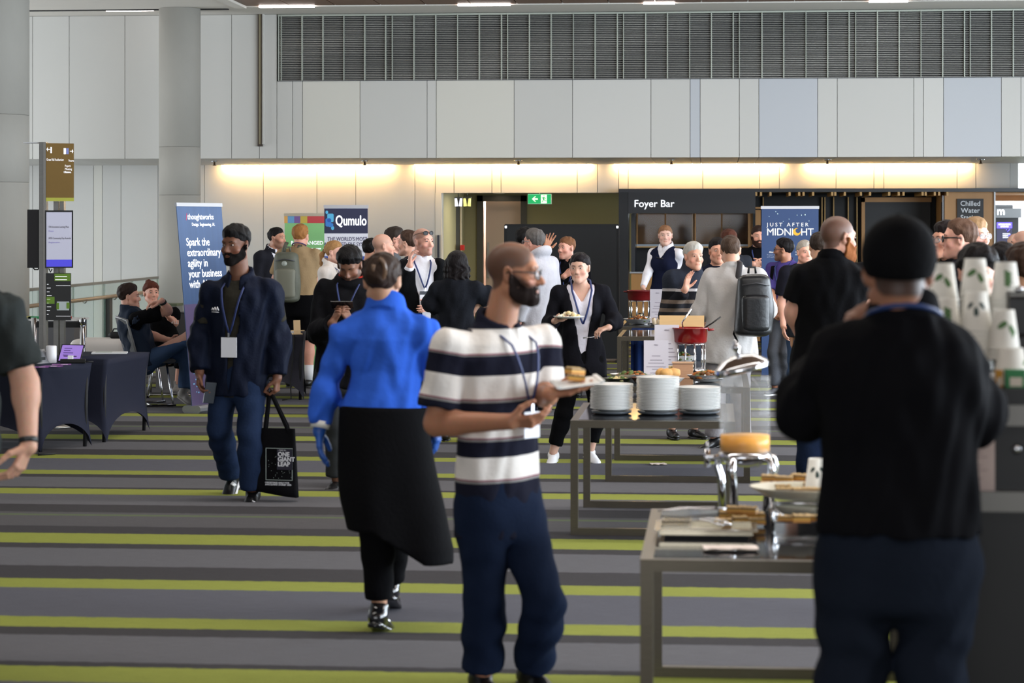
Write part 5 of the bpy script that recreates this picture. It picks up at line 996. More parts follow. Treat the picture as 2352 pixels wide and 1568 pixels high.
ld = MB().lathe([(0, .0), (r + .006, 0), (r + .008, .004), (r + .008, .026), (r, .032), (.07, .055), (.03, .066), (0, .068)], 44, M=Ml).build('lid', chr_, o); MB().lathe([(0, .068), (.012, .07), (.008, .082), (.017, .096), (.017, .106), (.006, .116), (.009, .124), (0, .132)], 16, M=Ml).build('knob', chr_, ld)
# ---- slices
slc = [mat('slice_base', (190, 132, 66), .8, noise=.2, nscale=60), mat('slice_filling', (208, 158, 72), .6, noise=.1), mat('slice_chocolate', (66, 36, 26), .5), mat('slice_crumb', (206, 176, 128), .85, noise=.35, nscale=160, bump=.6, bscale=180)]
sl0 = boxo('cake_slice', (-.03, -.022, 0), (.03, .022, .008), slc[0]); boxo('filling', (-.03, -.022, .008), (.03, .022, .0155), slc[1], sl0); boxo('chocolate', (-.031, -.023, .0155), (.031, .023, .019), slc[2], sl0)
mb = MB()
for i in range(16): x, y = random.uniform(-.026, .026), random.uniform(-.018, .018); mb.lathe([(0, 0), (.007, .001), (.005, .005), (0, .007)], 6, (x, y, .0185))
mb.box((-.029, -.021, .0185), (.029, .021, .021)); mb.build('crumb_topping', slc[3], sl0); used = []
def slices(rows, z, label, group):
    for k_, (u, v, rz) in enumerate(rows):
        q = G(u, v, z); o = sl0 if not used else copy_tree(sl0); used.append(o); o.location = (q[0], q[1], z + .001); o.rotation_euler = (0, 0, rz * 2.5 + random.uniform(-.12, .12)); o.scale = (random.uniform(.92, 1.08), random.uniform(.92, 1.08), random.uniform(.85, 1.2)); tag(o, label % ORD[k_] if '%s' in label else label, 'slice', group)
# front tray
def tray(nm, c, hx, hy, h, m, label, rim=.02, rz=0):
    mb = MB(); mb.box((-hx, -hy, 0), (hx, hy, .006))
    for a_, b_ in (((-hx - rim, -hy - rim), (hx + rim, -hy)), ((-hx - rim, hy), (hx + rim, hy + rim)), ((-hx - rim, -hy), (-hx, hy)), ((hx, -hy), (hx + rim, hy))): mb.box((a_[0], a_[1], h - .004), (b_[0], b_[1], h))
    for a_, b_ in (((-hx - .003, -hy - .003), (hx + .003, -hy)), ((-hx - .003, hy), (hx + .003, hy + .003)), ((-hx - .003, -hy), (-hx, hy)), ((hx, -hy), (hx + .003, hy))): mb.box((a_[0], a_[1], 0), (b_[0], b_[1], h - .004))
    o = mb.build(nm, m, None, tuple(c), (0, 0, rz)); return tag(o, label, 'tray')
silver = mat('silver_tray', (150, 142, 124), .22, 1); c1 = G(1622, 1226, TZT)
o = tray('serving_tray', A(c1[0], c1[1], TZT + .012), .165, .12, .02, silver, 'wide silver tray with black feet holding slices and tongs'); boxo('tray_base', (-.15, -.11, -.012), (.15, .11, 0), blk, o)
zt_ = TZT + .019
for i, (u, v) in enumerate(((1556, 1198), (1552, 1207))): 
    q = G(u, v, zt_); t = tray('steel_dish', A(q[0], q[1], zt_), .05, .02, .012, mat('dish_steel', (196, 190, 176), .2, 1), 'small shallow steel dish on the silver tray, %s' % ('farther one' if i == 0 else 'nearer one'), .006)
    if i == 1: t.location.y -= .045
slices([(1670, 1190, .05), (1706, 1188, -.04), (1738, 1189, .08), (1662, 1203, .0), (1700, 1202, .1), (1738, 1203, 0)], zt_, 'crumb-topped slice lying on the silver tray, %s in reading order', 'slices on the silver tray')
slices([(1688, 1178, .05), (1722, 1180, -.1)], zt_ + .0225, 'crumb-topped slice stacked on others at the silver tray, %s from the left', 'slices stacked on the silver tray')
def tongs(p0, p1, label, w=.012):
    p0, p1 = Vector(p0), Vector(p1); d = (p1 - p0); s_ = d.cross(Vector((0, 0, 1))).normalized(); o = empty('serving_tongs', p0, label=label, cat='tongs')
    for k in (-1, 1):
        mb = MB(); mb.tube([Vector((0, 0, .004)), d * .3 + s_ * k * .022 + Vector((0, 0, .012)), d * .75 + s_ * k * .03 + Vector((0, 0, .008)), d + s_ * k * .012], [.006, .009, .008, .014], 8, flat=.35); mb.build('arm', chr_, o)
    return o
q0, q1 = G(1600, 1196, zt_ + .02), G(1668, 1205, zt_ + .02); tongs(q0, q1, 'steel tongs lying across the silver tray')
q0, q1 = G(1512, 1178, TZT), G(1690, 1172, TZT); tongs((q0[0], q0[1], TZT + .004), (q1[0], q1[1], TZT + .004), 'long silver tongs lying behind the silver tray')
# two-tier riser with glass platters
c2 = G(1835, 1214, TZT); o = empty('platter_stand', (c2[0], c2[1], TZT), label='two-tier wire stand with a rolled-edge platter of slices on top', cat='stand'); zu = wz(1146, c2[1]) - TZT
for x in (-.10, .14): 
    for y in (-.10, .10): MB().tube([(x, y, 0), (x, y, zu)], .0065, 8).build('leg', chr_, o)
MB().tube([(-.10, -.10, zu), (.14, -.10, zu), (.14, .10, zu), (-.10, .10, zu), (-.10, -.10, zu)], .0065, 8).build('top_ring', chr_, o)
pf = mat('platter_cream', (206, 202, 184), .3)
for nm, z, rx, ry, cx in (('upper_platter', zu + .006, .20, .16, .02), ('lower_platter', .045, .14, .11, .04)):
    mb = MB(); n_ = 44; pr = [(0, 0), (.55, 0), (.75, .012), (1.0, .042), (1.02, .046), (.99, .046), (.74, .018), (.55, .006), (0, .006)]
    V = [(cx + rx * a * math.cos(t), ry * a * math.sin(t), z + b) for t in np.linspace(0, 2 * math.pi, n_, endpoint=False) for a, b in pr]; m_ = len(pr)
    mb.add(V, [(k * m_ + i, ((k + 1) % n_) * m_ + i, ((k + 1) % n_) * m_ + i + 1, k * m_ + i + 1) for k in range(n_) for i in range(m_ - 1)], True); mb.build(nm, pf, o)
MB().tube([(-.10, -.10, .04), (.14, -.10, .04), (.14, .10, .04), (-.10, .10, .04), (-.10, -.10, .04)], .0055, 8).build('shelf_ring', chr_, o)
zz = TZT + zu + .022
slices([(1765 + 33 * i, 1122 + (i % 2) * 3, .06 * (i % 3 - 1)) for i in range(5)] + [(1800 + 36 * i, 1136, .05 * (i % 2)) for i in range(4)], zz, 'crumb-topped slice in the lower layer of the upper platter, %s in reading order', 'slices on the upper platter')
slices([(1768 + 34 * i, 1104 + 2 * (i % 2), -.04 * (i % 3)) for i in range(4)], zz + .0225, 'crumb-topped slice in the top layer on the upper platter, %s from the left', 'top layer of slices')
slices([(1806 + 34 * i, 1196 + 3 * (i % 2), .05 * (i % 3 - 1)) for i in range(4)], TZT + .062, 'slice on the lower platter inside the wire stand, %s from the left', 'slices on the lower platter')
# paper cups: one shape, leaf prints on the sides
cupm = mat('cup_white', (226, 224, 216), .6); leafm = [mat('leaf_green', (84, 118, 74), .8), mat('leaf_teal', (46, 68, 66), .8)]
def leafs(kind):
    mb = MB(); L = []
    def leaf(a, z, s_, rot):
        V = []; n_ = 10
        for t in np.linspace(0, 2 * math.pi, n_, endpoint=False):
            x, y = s_ * math.cos(t) * (1 - .3 * math.cos(t)), .5 * s_ * math.sin(t); x, y = x * math.cos(rot) - y * math.sin(rot), x * math.sin(rot) + y * math.cos(rot)
            zz_ = z + y; rr_ = (.0302 + (.045 - .0302) * (1 - zz_ / .115)) + .0012; an_ = a + x / rr_; V.append((rr_ * math.cos(an_), rr_ * math.sin(an_), zz_))
        c_ = len(V); zz_ = z; rr_ = (.0302 + (.045 - .0302) * (1 - zz_ / .115)) + .0024; V.append((rr_ * math.cos(a), rr_ * math.sin(a), z)); mb.add(V, [(i, (i + 1) % n_, c_) for i in range(n_)], True)
    a0 = -math.pi / 2
    if kind == 0: leaf(a0 - .35, .075, .017, .6); leaf(a0 + .35, .055, .017, -1.1)
    elif kind == 1:
        for i in range(7): leaf(a0 + .1 + .12 * (i % 2 * 2 - 1), .05 + .006 * i, .011, (.5 if i % 2 else 2.6))
    else: leaf(a0 - .45, .078, .012, .9); leaf(a0 + .45, .078, .012, 2.2); leaf(a0, .055, .014, -1.57)
    return mb
def cup_inv(kind):                                  # upside-down cup, base at the top
    o = MB().lathe([(.0455, 0), (.0475, .002), (.0475, .006), (.045, .008), (.0302, .115), (.029, .115), (.028, .108), (0, .108)], 28).build('paper_cup', cupm); leafs(kind).build('leaf_print', leafm[1 if kind == 2 else 0], o); return o
kinds = [cup_inv(k) for k in range(3)]; usedk = set()
def cup_at(kind, loc, label, group, rz=0, rx=0):
    o = kinds[kind] if kind not in usedk else copy_tree(kinds[kind]); usedk.add(kind); o.location = loc; o.rotation_euler = (rx, 0, rz); tag(o, label, 'cup'); 
    if group: tag(o, group=group)
    return o
ZK = wz(889, 6.5)
for u, D_, n_, kind, nm, z0 in ((2166, 7.05, 13, 0, 'back left tower'), (2238, 7.0, 13, 0, 'back middle tower'), (2310, 6.95, 13, 1, 'back right tower'), (2174, 6.75, 9, 1, 'front left tower'), (2243, 6.72, 12, 2, 'front middle tower'), (2308, 6.68, 5, 0, 'front right tower')) if False else \
    [(2166, 7.05, 13, 0, 'back left tower', 0), (2240, 7.0, 13, 0, 'back middle tower', 0), (2310, 6.95, 12, 1, 'back right tower', .03), (2174, 6.75, 7, 1, 'front left tower', 0), (2243, 6.72, 9, 2, 'front middle tower', 0), (2306, 6.68, 3, 0, 'front right tower', .105)]:
    q = W(u, 700, D_); vt = {'back left tower': 604, 'back middle tower': 593, 'back right tower': 601, 'front left tower': 684, 'front middle tower': 668, 'front right tower': 709}[nm]; ztop = wz(vt, D_)
    for i in range(n_):
        z = ztop - .115 - i * .0135
        cup_at(kind, (q[0] + random.uniform(-.001, .001), q[1], z), 'upside-down white paper cup, %s in the %s of cups' % (top_ord(i, n_), nm), 'stacked paper cups, %s' % nm, random.uniform(-.25, .25))
cup_at(0, (wx(2322, 6.62), 6.62, wz(880, 6.62) + .002), 'larger plain cup at the bottom right under the front right tower', None, 1.6).scale = (1.15, 1.15, .9)
up_cup = copy_tree(kinds[2]); q = G(1874, 1120, TZT + zu + .02); up_cup.location = (wx(1876, c2[1] + .10), c2[1] + .10, TZT + zu + .030); up_cup.rotation_euler = (0, 0, 0); tag(up_cup, 'white paper cup with dark leaf print on the slice platter', 'cup')
if 'group' in up_cup: del up_cup['group']
# coffee cart on the right
x0 = wx(2213, 6.5); o = empty('coffee_cart', (x0, 6.5, 0), label='black coffee cart with grey steel bands behind the man in the cap', cat='cart'); blg = mat('cart_black', (14, 14, 16), .45); bandm = mat('band_steel', (112, 110, 106), .4, .6)
x1 = 1.3
boxo('body', (0, 0, 0), (x1, .75, wz(1165, 6.5)), blg, o); boxo('steel_band', (-.02, -.03, wz(1165, 6.5)), (x1, .75, wz(1120, 6.5)), bandm, o); boxo('upper_body', (.0, .02, wz(1120, 6.5)), (x1, .75, wz(972, 6.5)), blg, o); boxo('steel_band', (-.02, -.01, wz(972, 6.5)), (x1, .75, wz(925, 6.5)), bandm, o); boxo('top_body', (-.01, 0, wz(925, 6.5)), (x1, .75, ZK), blg, o)
MB().lathe([(0, 0), (.012, 0), (.014, .008), (.008, .014), (0, .014)], 14, M=Matrix.Translation((wx(2337, 6.5) - x0, .018, wz(1026, 6.5))) @ Matrix.Rotation(math.pi / 2, 4, 'X')).build('knob', chr_, o)
q = empty('price_list', (wx(2245, 6.48), 6.46, wz(1124, 6.5) + .002), label='pale printed sheet standing against the black coffee cart', cat='sign'); hw = .05
boxo('sheet', (-hw - .02, .038, 0), (hw, .044, wz(975, 6.5) - wz(1124, 6.5)), mat('sheet_pink', (206, 186, 180), .8), q)
for i in range(11): boxo('print_line', (-hw + .0, .0372, .155 - .012 * i), (-hw + .05 + .03 * ((i * 7) % 3) / 2, .038, .158 - .012 * i), mat('ink_soft', (168, 146, 144), .8), q)
mach = empty('coffee_grinder', (wx(2395, 6.9), 6.95, ZK), label='black coffee machine with chrome fittings at the right end of the cart', cat='machine'); boxo('casing', (-.105, -.12, 0), (.14, .15, .26), blg, mach, bev=.02); boxo('drip_shelf', (-.13, -.16, .0), (.14, -.12, .14), blg, mach, bev=.01)
mb = MB(); 
for i in range(3): mb.lathe([(0, 0), (.012, .003), (.014, .012), (0, .02)], 12, (-.075 + .05 * i, -.09, .26))
mb.build('chrome_knob', chr_, mach); boxo('chrome_trim', (-.106, -.124, .249), (.14, -.12, .256), bandm, mach)
for u, D_, sz, cc, lab, nm in ((2331, 6.56, (.055, .04, .048), (52, 128, 78), 'green tea box with a white label on the coffee cart', 'tea_box'), (2294, 6.58, (.018, .03, .045), (196, 140, 42), 'small orange box beside the green tea box', 'tea_box'), ):
    b = empty(nm, (wx(u, D_), D_, ZK + .001), label=lab, cat='box'); boxo('carton', (-sz[0] / 2, -sz[1] / 2, 0), (sz[0] / 2, sz[1] / 2, sz[2]), mat('carton_%d' % cc[0], cc, .6), b); boxo('label', (-sz[0] * .3, -sz[1] / 2 - .001, .004), (sz[0] * .32, -sz[1] / 2, sz[2] * .6), mat('label_pale', (216, 206, 190), .7), b); boxo('flap', (-sz[0] / 2 - .001, -sz[1] / 2, sz[2]), (sz[0] / 2 + .001, sz[1] / 2, sz[2] + .002), mat('carton_%d' % cc[0], cc, .6), b)
# napkins
def napkin(p, sx, sy, label, rz=0, m=None):
    n_ = 10; V = []; xs = np.linspace(-sx, sx, n_); ys = np.linspace(-sy, sy, n_)
    for x in xs:
        for y in ys: V.append((x, y, .004 + .010 * (math.sin(7 * x / sx) * math.cos(5 * y / sy) + 1) * .5))
    Fs = [(i * n_ + j, (i + 1) * n_ + j, (i + 1) * n_ + j + 1, i * n_ + j + 1) for i in range(n_ - 1) for j in range(n_ - 1)]
    V2 = V + [(a, b, c - .003) for a, b, c in V]; Fs2 = Fs + [tuple(reversed([k + n_ * n_ for k in f])) for f in Fs]
    mb = MB(); mb.add(V2, Fs2, True); o = mb.build('paper_napkin', m or mat('napkin_white', (222, 206, 196), .9), None, tuple(p), (0, 0, rz)); return tag(o, label, 'napkin')
napkin(G(1678, 1262, TZT), .095, .045, 'crumpled pale paper napkin on the front edge of the glass table', .1); napkin(G(1512, 1067), .06, .05, 'white paper napkin dropped on the striped carpet', .2)
# ---- dishes on the salad table
def menu(u, vb, vt, D_, label, hw_px=28, z=None):
    zb = wz(vb, D_) if z is None else z; h = wz(vt, D_) - zb; hw = hw_px / F * D_; o = empty('menu_card', (wx(u, D_), D_, zb), label=label, cat='menu', group='buffet menu cards'); boxo('card', (-hw, -.003, 0), (hw, .003, h), papr, o); boxo('foot', (-hw * .7, -.03, 0), (hw * .7, .03, .004), glassm, o)
    text('MENU', h * .035, (0, -.0042, h * .88), inkm, o, align='CENTER', depth=.0004)
    for i, (t_, k) in enumerate((('salads', .62), ('herb chicken and grains', .52), ('garden greens', .45), ('roast vegetables with olives', .36), ('seasonal leaves', .30), ('breads', .21), ('assorted rolls and butter', .12))):
        w_ = hw * (.35 + .45 * ((i * 5) % 4) / 3); boxo('print_line', (-w_, -.0038, h * k), (w_, -.003, h * k + h * .012), inkm, o)
for c in [o for o in bpy.data.objects]: pass
menu(1507, 863, 782, 16.55, 'pale menu card standing tallest in front behind the plates', z=TZT); menu(1531.5, 826, 746, 17.3, 'pale menu card behind the front one on the salad table', z=TZT); menu(1510, 742, 664, 25.9, 'pale menu card by the wraps on the farthest steel table', 17, z=TZT); menu(1607, 736, 712, 26.0, 'small menu card half hidden behind the pale grey jacket', 14, z=TZT)
veg = [mat('food_orange', (176, 104, 40), .6, noise=.4, nscale=50), mat('food_green', (84, 104, 48), .6, noise=.3, nscale=50), mat('food_cream', (212, 190, 140), .7, noise=.2, nscale=40), mat('food_brown', (112, 70, 36), .6, noise=.3, nscale=50)]
def heap(o, r, h, ms, n_=60, name='salad', z=.03, ry=None):
    for mi, m in enumerate(ms):
        mb = MB()
        for i in range(n_ // len(ms)):
            a, q = random.uniform(0, 6.28), math.sqrt(random.random()) * r; zz_ = z + h * (1 - (q / r) ** 2) * random.uniform(.75, 1.0); s_ = random.uniform(.010, .022)
            M = Matrix.Translation((q * math.cos(a), (ry or 1) * q * math.sin(a), zz_)) @ Matrix.Rotation(random.uniform(-1, 1), 4, 'X') @ Matrix.Rotation(random.uniform(0, 3), 4, 'Z'); mb.lathe([(0, -s_ * .5), (s_, -s_ * .2), (s_ * .8, s_ * .4), (0, s_ * .5)], 6, M=M)
        tag(mb.build(name, m, o), kind='stuff')
def bowl(u, v, D_, r, h, label, food, rise=.05, m=porc, ry=1.0, z=TZT, cat='bowl', n_=60):
    o = empty('serving_bowl', (wx(u, D_), D_, z), label=label, cat=cat); mb = MB(); k = 32; pr = [(0, 0), (.4, 0), (.62, .15), (1, 1), (1.02, 1.02), (.97, 1), (.6, .25), (.4, .12), (0, .12)]
    V = [(r * a * math.cos(t), r * ry * a * math.sin(t), h * b) for t in np.linspace(0, 2 * math.pi, k, endpoint=False) for a, b in pr]; m_ = len(pr)
    mb.add(V, [(i * m_ + j, ((i + 1) % k) * m_ + j, ((i + 1) % k) * m_ + j + 1, i * m_ + j + 1) for i in range(k) for j in range(m_ - 1)], True); mb.build('bowl', m, o)
    if food: heap(o, r * .8, rise, food, n_, z=h * .6, ry=ry)
    return o
bowl(1452, 870, 16.5, .16, .06, 'white oval bowl of orange vegetables left of the menu card', [veg[0], veg[1], veg[3]], .045, ry=.7); bowl(1545, 850, 17.1, .14, .055, 'white oval bowl of couscous right of the menu card', [veg[2]], .05, ry=.6); bowl(1560, 838, 17.42, .13, .07, 'raised white bowl of roasted greens behind the couscous', [veg[1], veg[0]], .06, ry=.5, z=TZT + .07)
boxo('riser', (-.09, -.05, -.07), (.09, .05, 0), mat('wood_riser', (150, 108, 74), .6), bpy.data.objects['serving_bowl.002']); bowl(1622, 868, 16.6, .14, .05, 'white oval dish of roasted mixed vegetables beside the tongs', [veg[0], veg[1], veg[3]], .05, ry=.7)
bowl(1418, 873, 16.35, .10, .04, 'low dark dish of shredded salad at the left table corner', [veg[2], veg[1]], .02, m=mat('dish_dark', (52, 50, 50), .4)); bowl(1628, 846, 17.3, .10, .03, 'flat white plate at the back edge of the salad table', None); 
bw = empty('wooden_crate', (wx(1573, 17.0), 17.0, TZT), label='small pale wooden riser box between the two bowls', cat='box'); boxo('box_side', (-.09, -.05, 0), (.06, .05, .11), mat('crate_wood', (196, 150, 116), .7, noise=.15, nscale=14, stretch=(1, 1, 6)), bw); boxo('box_lid', (-.095, -.055, .11), (.065, .055, .118), mat('crate_wood_light', (206, 166, 132), .7), bw)
bsk = bowl(1478, 873, 16.3, .09, .05, 'dark brown bread basket right behind the tall plate stack', None, m=mat('basket_brown', (86, 52, 34), .8, bump=.6, bscale=90)); bread = mat('bread_crust', (206, 156, 92), .7, noise=.25, nscale=30)
for i, (u, D_) in enumerate(((1519, 16.25), (1532, 16.22), (1546, 16.26))):
    mb = MB(); mb.tube([(-.055, 0, 0), (-.04, 0, .012), (0, 0, .018), (.04, 0, .012), (.055, 0, 0)], [.008, .030, .034, .030, .008], 12); t = mb.build('bread_roll', bread, None, (wx(u, D_), D_, TZT + .07), (0, 0, 1.2 - .3 * i)); tag(t, 'golden bread roll showing above the middle plates, %s' % ['left of the three', 'centre of the three', 'right of the three'][i], 'bread')
bowl(1533, 870, 16.24, .12, .05, 'white bread dish under the three golden rolls', None, ry=.6)
q = G(1640, 862, TZT); tongs((q[0] - .10, 16.25, TZT + .03), (q[0] + .05, 16.2, TZT + .05), 'bright steel tongs resting before the roasted vegetables')
def casserole(u, D_, vb, vt, r, m, label, stand=.24, z=TZT):
    o = empty('casserole_dish', (wx(u, D_), D_, z + stand), label=label, cat='pan'); h = .11
    MB().lathe([(0, 0), (r * .86, 0), (r * .95, .015), (r, h), (r + .008, h), (r + .008, h + .008), (r - .008, h + .008), (r * .85, .02), (0, .02)], 36).build('pot', m, o); MB().lathe([(0, h * .6), (r * .9, h * .6), (0, h * .62)], 24).build('stew', veg[3], o)
    for s_ in (-1, 1): MB().tube([(s_ * r, -.035, h - .01), (s_ * (r + .04), -.03, h - .006), (s_ * (r + .04), .03, h - .006), (s_ * r, .035, h - .01)], .008, 8).build('handle', m, o)
    k = empty('chafing_stand', (wx(u, D_), D_, z), label='chrome wire warmer stand under the ' + label.split(' on ')[0], cat='stand')
    MB().lathe([(r * .8, stand - .012), (r * .84, stand - .012), (r * .84, stand - .001), (r * .8, stand - .001), (r * .8, stand - .012)], 32).build('top_ring', chr_, k); MB().lathe([(r * .8, .03), (r * .83, .03), (r * .83, .05), (r * .8, .05), (r * .8, .03)], 32).build('lower_ring', chr_, k)
    for i in range(10): a = i * .628; MB().tube([(r * .82 * math.cos(a), r * .82 * math.sin(a), 0), (r * .82 * math.cos(a), r * .82 * math.sin(a), stand - .005)], .006, 6).build('upright', chr_, k)
    MB().lathe([(0, .04), (.04, .04), (.04, .09), (0, .09)], 16).build('burner', silver, k)
    return o
cs = casserole(1585, 17.35, 861, 745, .135, brass, 'bright red casserole on its warmer at the salad table'); casserole(1470, 27.1, 735, 672, .15, mat('pan_maroon', (104, 20, 22), .35), 'dark maroon pan on its warmer before the barmaid')
for i, (dx, lab) in enumerate(((-.05, 'ladle with bright bowl leaning out of the red casserole'), (.07, 'long dark spoon leaning over the red casserole rim'))):
    mb = MB(); b0 = cs.location; mb.tube([(dx, 0, .09), (dx + (.10 if i else -.01), -.02, .155), (dx + (.16 if i else .06), -.03, .20 if i else .26)], .006, 8); mb.lathe([(0, 0), (.03, .005), (.02, .016), (0, .018)], 12, (dx, 0, .075)); t = mb.build('ladle', [chr_, mat('spoon_dark', (40, 38, 38), .4)][i], None, tuple(b0)); tag(t, lab, 'ladle')
bd = MB().box((-.20, -.012, 0), (.14, .012, .13), None, .004).build('wooden_board', mat('board_maple', (214, 178, 126), .55, noise=.12, nscale=6, stretch=(1, 1, 8)), None, (wx(1575, 17.56), 17.54, TZT + .31), (math.radians(-10), 0, 0)); tag(bd, 'pale maple board leaning upright behind the red casserole', 'board')
boxo('board_foot', (-.1, -.01, -.31), (-.08, .01, .0), chr_, bd); boxo('board_foot', (.06, -.01, -.31), (.08, .01, .0), chr_, bd)
bowl(1466, 742, 26.2, .17, .06, 'white bowl of dark salad on the farthest steel table', [veg[0], veg[3], veg[1]], .06); pw = bowl(1528, 738, 25.85, .20, .03, 'white platter of sliced wraps on the farthest steel table', None, ry=.5, cat='platter')
wm = mat('wrap_cream', (226, 204, 172), .7, noise=.25, nscale=40); w0 = MB().lathe([(0, 0), (.022, 0), (.024, .01), (.022, .07), (.016, .075), (0, .075)], 12).build('wrap_half', wm); 
MB().lathe([(0, .0755), (.012, .0755), (0, .078)], 10).build('filling', veg[3], w0)
for i in range(7):
    o = w0 if i == 0 else copy_tree(w0); o.location = (wx(1504 + 7.5 * i, 25.75), 25.75 + .02 * (i % 2), TZT + .018); o.rotation_euler = (.35, .25 * (i % 3 - 1), i * .4); tag(o, 'halved cream wrap standing on the white platter, %s from the left' % ORD[i], 'wrap', 'wraps on the platter')
# ---- plates held by people
def snack_plate(I, sd, du, label, sq=False):
    q = I['hs'][sd][0]; k = (q[1][1] + q[2][1]) / 2; return k
k = snack_plate(I14, 'L', 0, ''); o = MB().box((-.085, -.075, 0), (.085, .075, .006), None, .002).build('square_plate', porc, None, (k[0] + .02, k[1] - .01, k[2] + .032), (math.radians(6), math.radians(-7), .25)); tag(o, 'square white plate held by the man in the striped polo', 'plate')
for i, s_ in enumerate((-1, 1)): boxo('plate_rim', (s_ * .085 - .008, -.075, .004), (s_ * .085 + .008, .075, .012), porc, o)
for i, (dx, dy, dz, lab) in enumerate(((-.005, 0, .008, 'golden slice lying on the square plate'), (-.01, .005, .038, 'crumbly slice stacked on top at the square plate'))):
    t = copy_tree(sl0); t.location = (k[0] + dx + .02, k[1] + dy - .01, k[2] + .034 + dz * .85); t.scale = (1.05, 1.05, 1.1); t.rotation_euler = (0, .1, .2 + i * .5); tag(t, lab, 'slice'); t['group'] = 'slices on the square plate'
k = snack_plate(I17, 'R', 0, ''); o = MB().lathe([(0, 0), (.07, 0), (.115, .014), (.117, .018), (.07, .007), (0, .006)], 36).build('round_plate', porc, None, (k[0] + .05, k[1] - .03, k[2] + .016)); tag(o, 'round white plate of food held by the woman in the blazer', 'plate')
ft_ = empty('plated_food', (k[0] + .05, k[1] - .03, k[2] + .018), label='pale potato salad on the plate held by the woman', cat='food'); heap(ft_, .075, .03, [veg[2], mat('food_white', (232, 228, 210), .7)], 40, z=.01)
k = (I17['hs']['L'][1][3][0] + I17['hs']['L'][1][4][1]) / 2; tag(MB().tube([k + A(.02, 0, -.02), k + A(-.04, -.03, -.03), k + A(-.10, -.06, -.035)], [.004, .004, .009], 8, flat=.5).build('fork', chr_, None), 'small fork in the left hand of the woman with the plate', 'fork')
k = (I16['hs']['R'][1][3][1] + I16['hs']['R'][2][2][1]) / 2; o = MB().lathe([(0, 0), (.028, 0), (.042, .10), (.044, .104), (.040, .104), (.027, .006), (0, .006)], 20).build('paper_cup', cupm, None, (k[0] + .0, k[1] - .01, k[2] - .05)); tag(o, 'white paper cup held by the man before the partition', 'cup'); MB().lathe([(0, .103), (.044, .103), (.045, .112), (.038, .116), (0, .116)], 20).build('lid', mat('lid_brown', (120, 76, 60), .5), o)
k = (I8['hs']['R'][0][1][1] + I8['hs']['L'][0][1][1]) / 2; o = MB().box((-.075, -.005, -.037), (.075, .005, .037), None, .003).build('smartphone', mat('phone_black', (18, 18, 20), .25), None, (k[0], k[1] + .02, k[2] + .045), (math.radians(50), 0, 0)); tag(o, 'black smartphone held in both hands by the hoodie man', 'phone'); boxo('screen', (-.07, .005, -.033), (.07, .006, .033), mat('phone_screen', (30, 34, 44), .1), o)
k = I4['hs']['R'][1][4][1]; tag(MB().box((-.035, -.005, -.07), (.035, .005, .07), None, .003).build('smartphone', mat('phone_grey', (60, 64, 70), .2), None, tuple(k + A(.02, 0, .0)), (.2, .1, .5)), 'dark smartphone in the right hand of the walking man', 'phone')
# ---- tote bag
k = (I4['hs']['L'][1][0][1] + I4['hs']['L'][1][6][1]) / 2; c = W(638, 1068, I4['hs']['L'][0][0][0][1]); Yt = c[1]; zt0, zb0 = wz(990, Yt), wz(1146, Yt); hw = 50 / F * Yt; Yt -= .05; o = empty('tote_bag', (c[0], Yt, zb0), rz=math.radians(-8), label='black canvas tote bag with white event print hanging from a hand', cat='bag')
h = zt0 - zb0; mb = MB(); n_ = 14; V = []; 
for j in range(9):
    t = j / 8; w_ = hw * (1.06 - .14 * t); d_ = .045 * (1 - .7 * t) + .006; zz_ = h * t + (.012 * (1 - t))
    for i in range(28):
        a = 2 * math.pi * i / 28; x = w_ * np.sign(math.cos(a)) * abs(math.cos(a)) ** .5; y = d_ * np.sign(math.sin(a)) * abs(math.sin(a)) ** .6; V.append((x, y + .004 * math.sin(9 * x / hw + 3 * t), zz_ - .02 * (x / hw) * (1 - t)))
mb.add(V, [(j * 28 + i, j * 28 + (i + 1) % 28, (j + 1) * 28 + (i + 1) % 28, (j + 1) * 28 + i) for j in range(8) for i in range(28)] + [tuple(reversed(range(28)))], True); mb.build('bag_body', cloth('tote_black', (16, 16, 18)), o)
kk = k - np.array(o.matrix_basis.to_translation()); Mi = Matrix.Rotation(math.radians(8), 3, 'Z'); kk = Mi @ Vector(kk)
for y in (-.014, .014): MB().tube([(-hw * .55, y, h - .03), (-hw * .5, y, h + .02), (kk.x - .012, kk.y + y * .6, kk.z - .01), (kk.x, kk.y + y * .6, kk.z + .016), (kk.x + .012, kk.y + y * .6, kk.z - .01), (hw * .5, y, h + .02), (hw * .6, y, h - .03)], .012, 8, flat=.35).build('handle', cloth('tote_black', (16, 16, 18)), o)
pw_ = mat('print_white', (220, 220, 224), .7); e_ = .0015; yb = -.05
def fr(x0, x1, z0, z1, t=.004): 
    mb = MB(); mb.box((x0, yb - e_, z0), (x1, yb, z0 + t)).box((x0, yb - e_, z1 - t), (x1, yb, z1)).box((x0, yb - e_, z0), (x0 + t, yb, z1)).box((x1 - t, yb - e_, z0), (x1, yb, z1)); return mb
fr(-.055, .128, .105, .315).build('print_frame', mat('print_grey', (150, 160, 156), .7), o); boxo('print_panel', (.022, yb - .002, .175), (.128, yb - .0005, .31), mat('print_dark', (36, 34, 48), .8), o)
text('ONE\nGIANT\nLEAP', .040, (.028, yb - .003, .262), pw_, o, bold=.0016, line=.8, sx=.95); text('- THAT IS -', .012, (.03, yb - .003, .297), pw_, o)
text('I REGISTERED EARLY FOR\nAWS SUMMIT SYDNEY 2025', .0145, (-.058, yb - .003, .085), pw_, o, bold=.0004, line=.9)
mb = MB()
for i in range(30): x, z = random.uniform(-.045, .12), random.uniform(.115, .30); mb.box((x, yb - e_, z), (x + .003, yb, z + .003)) if not (x > .02 and z > .172) else None
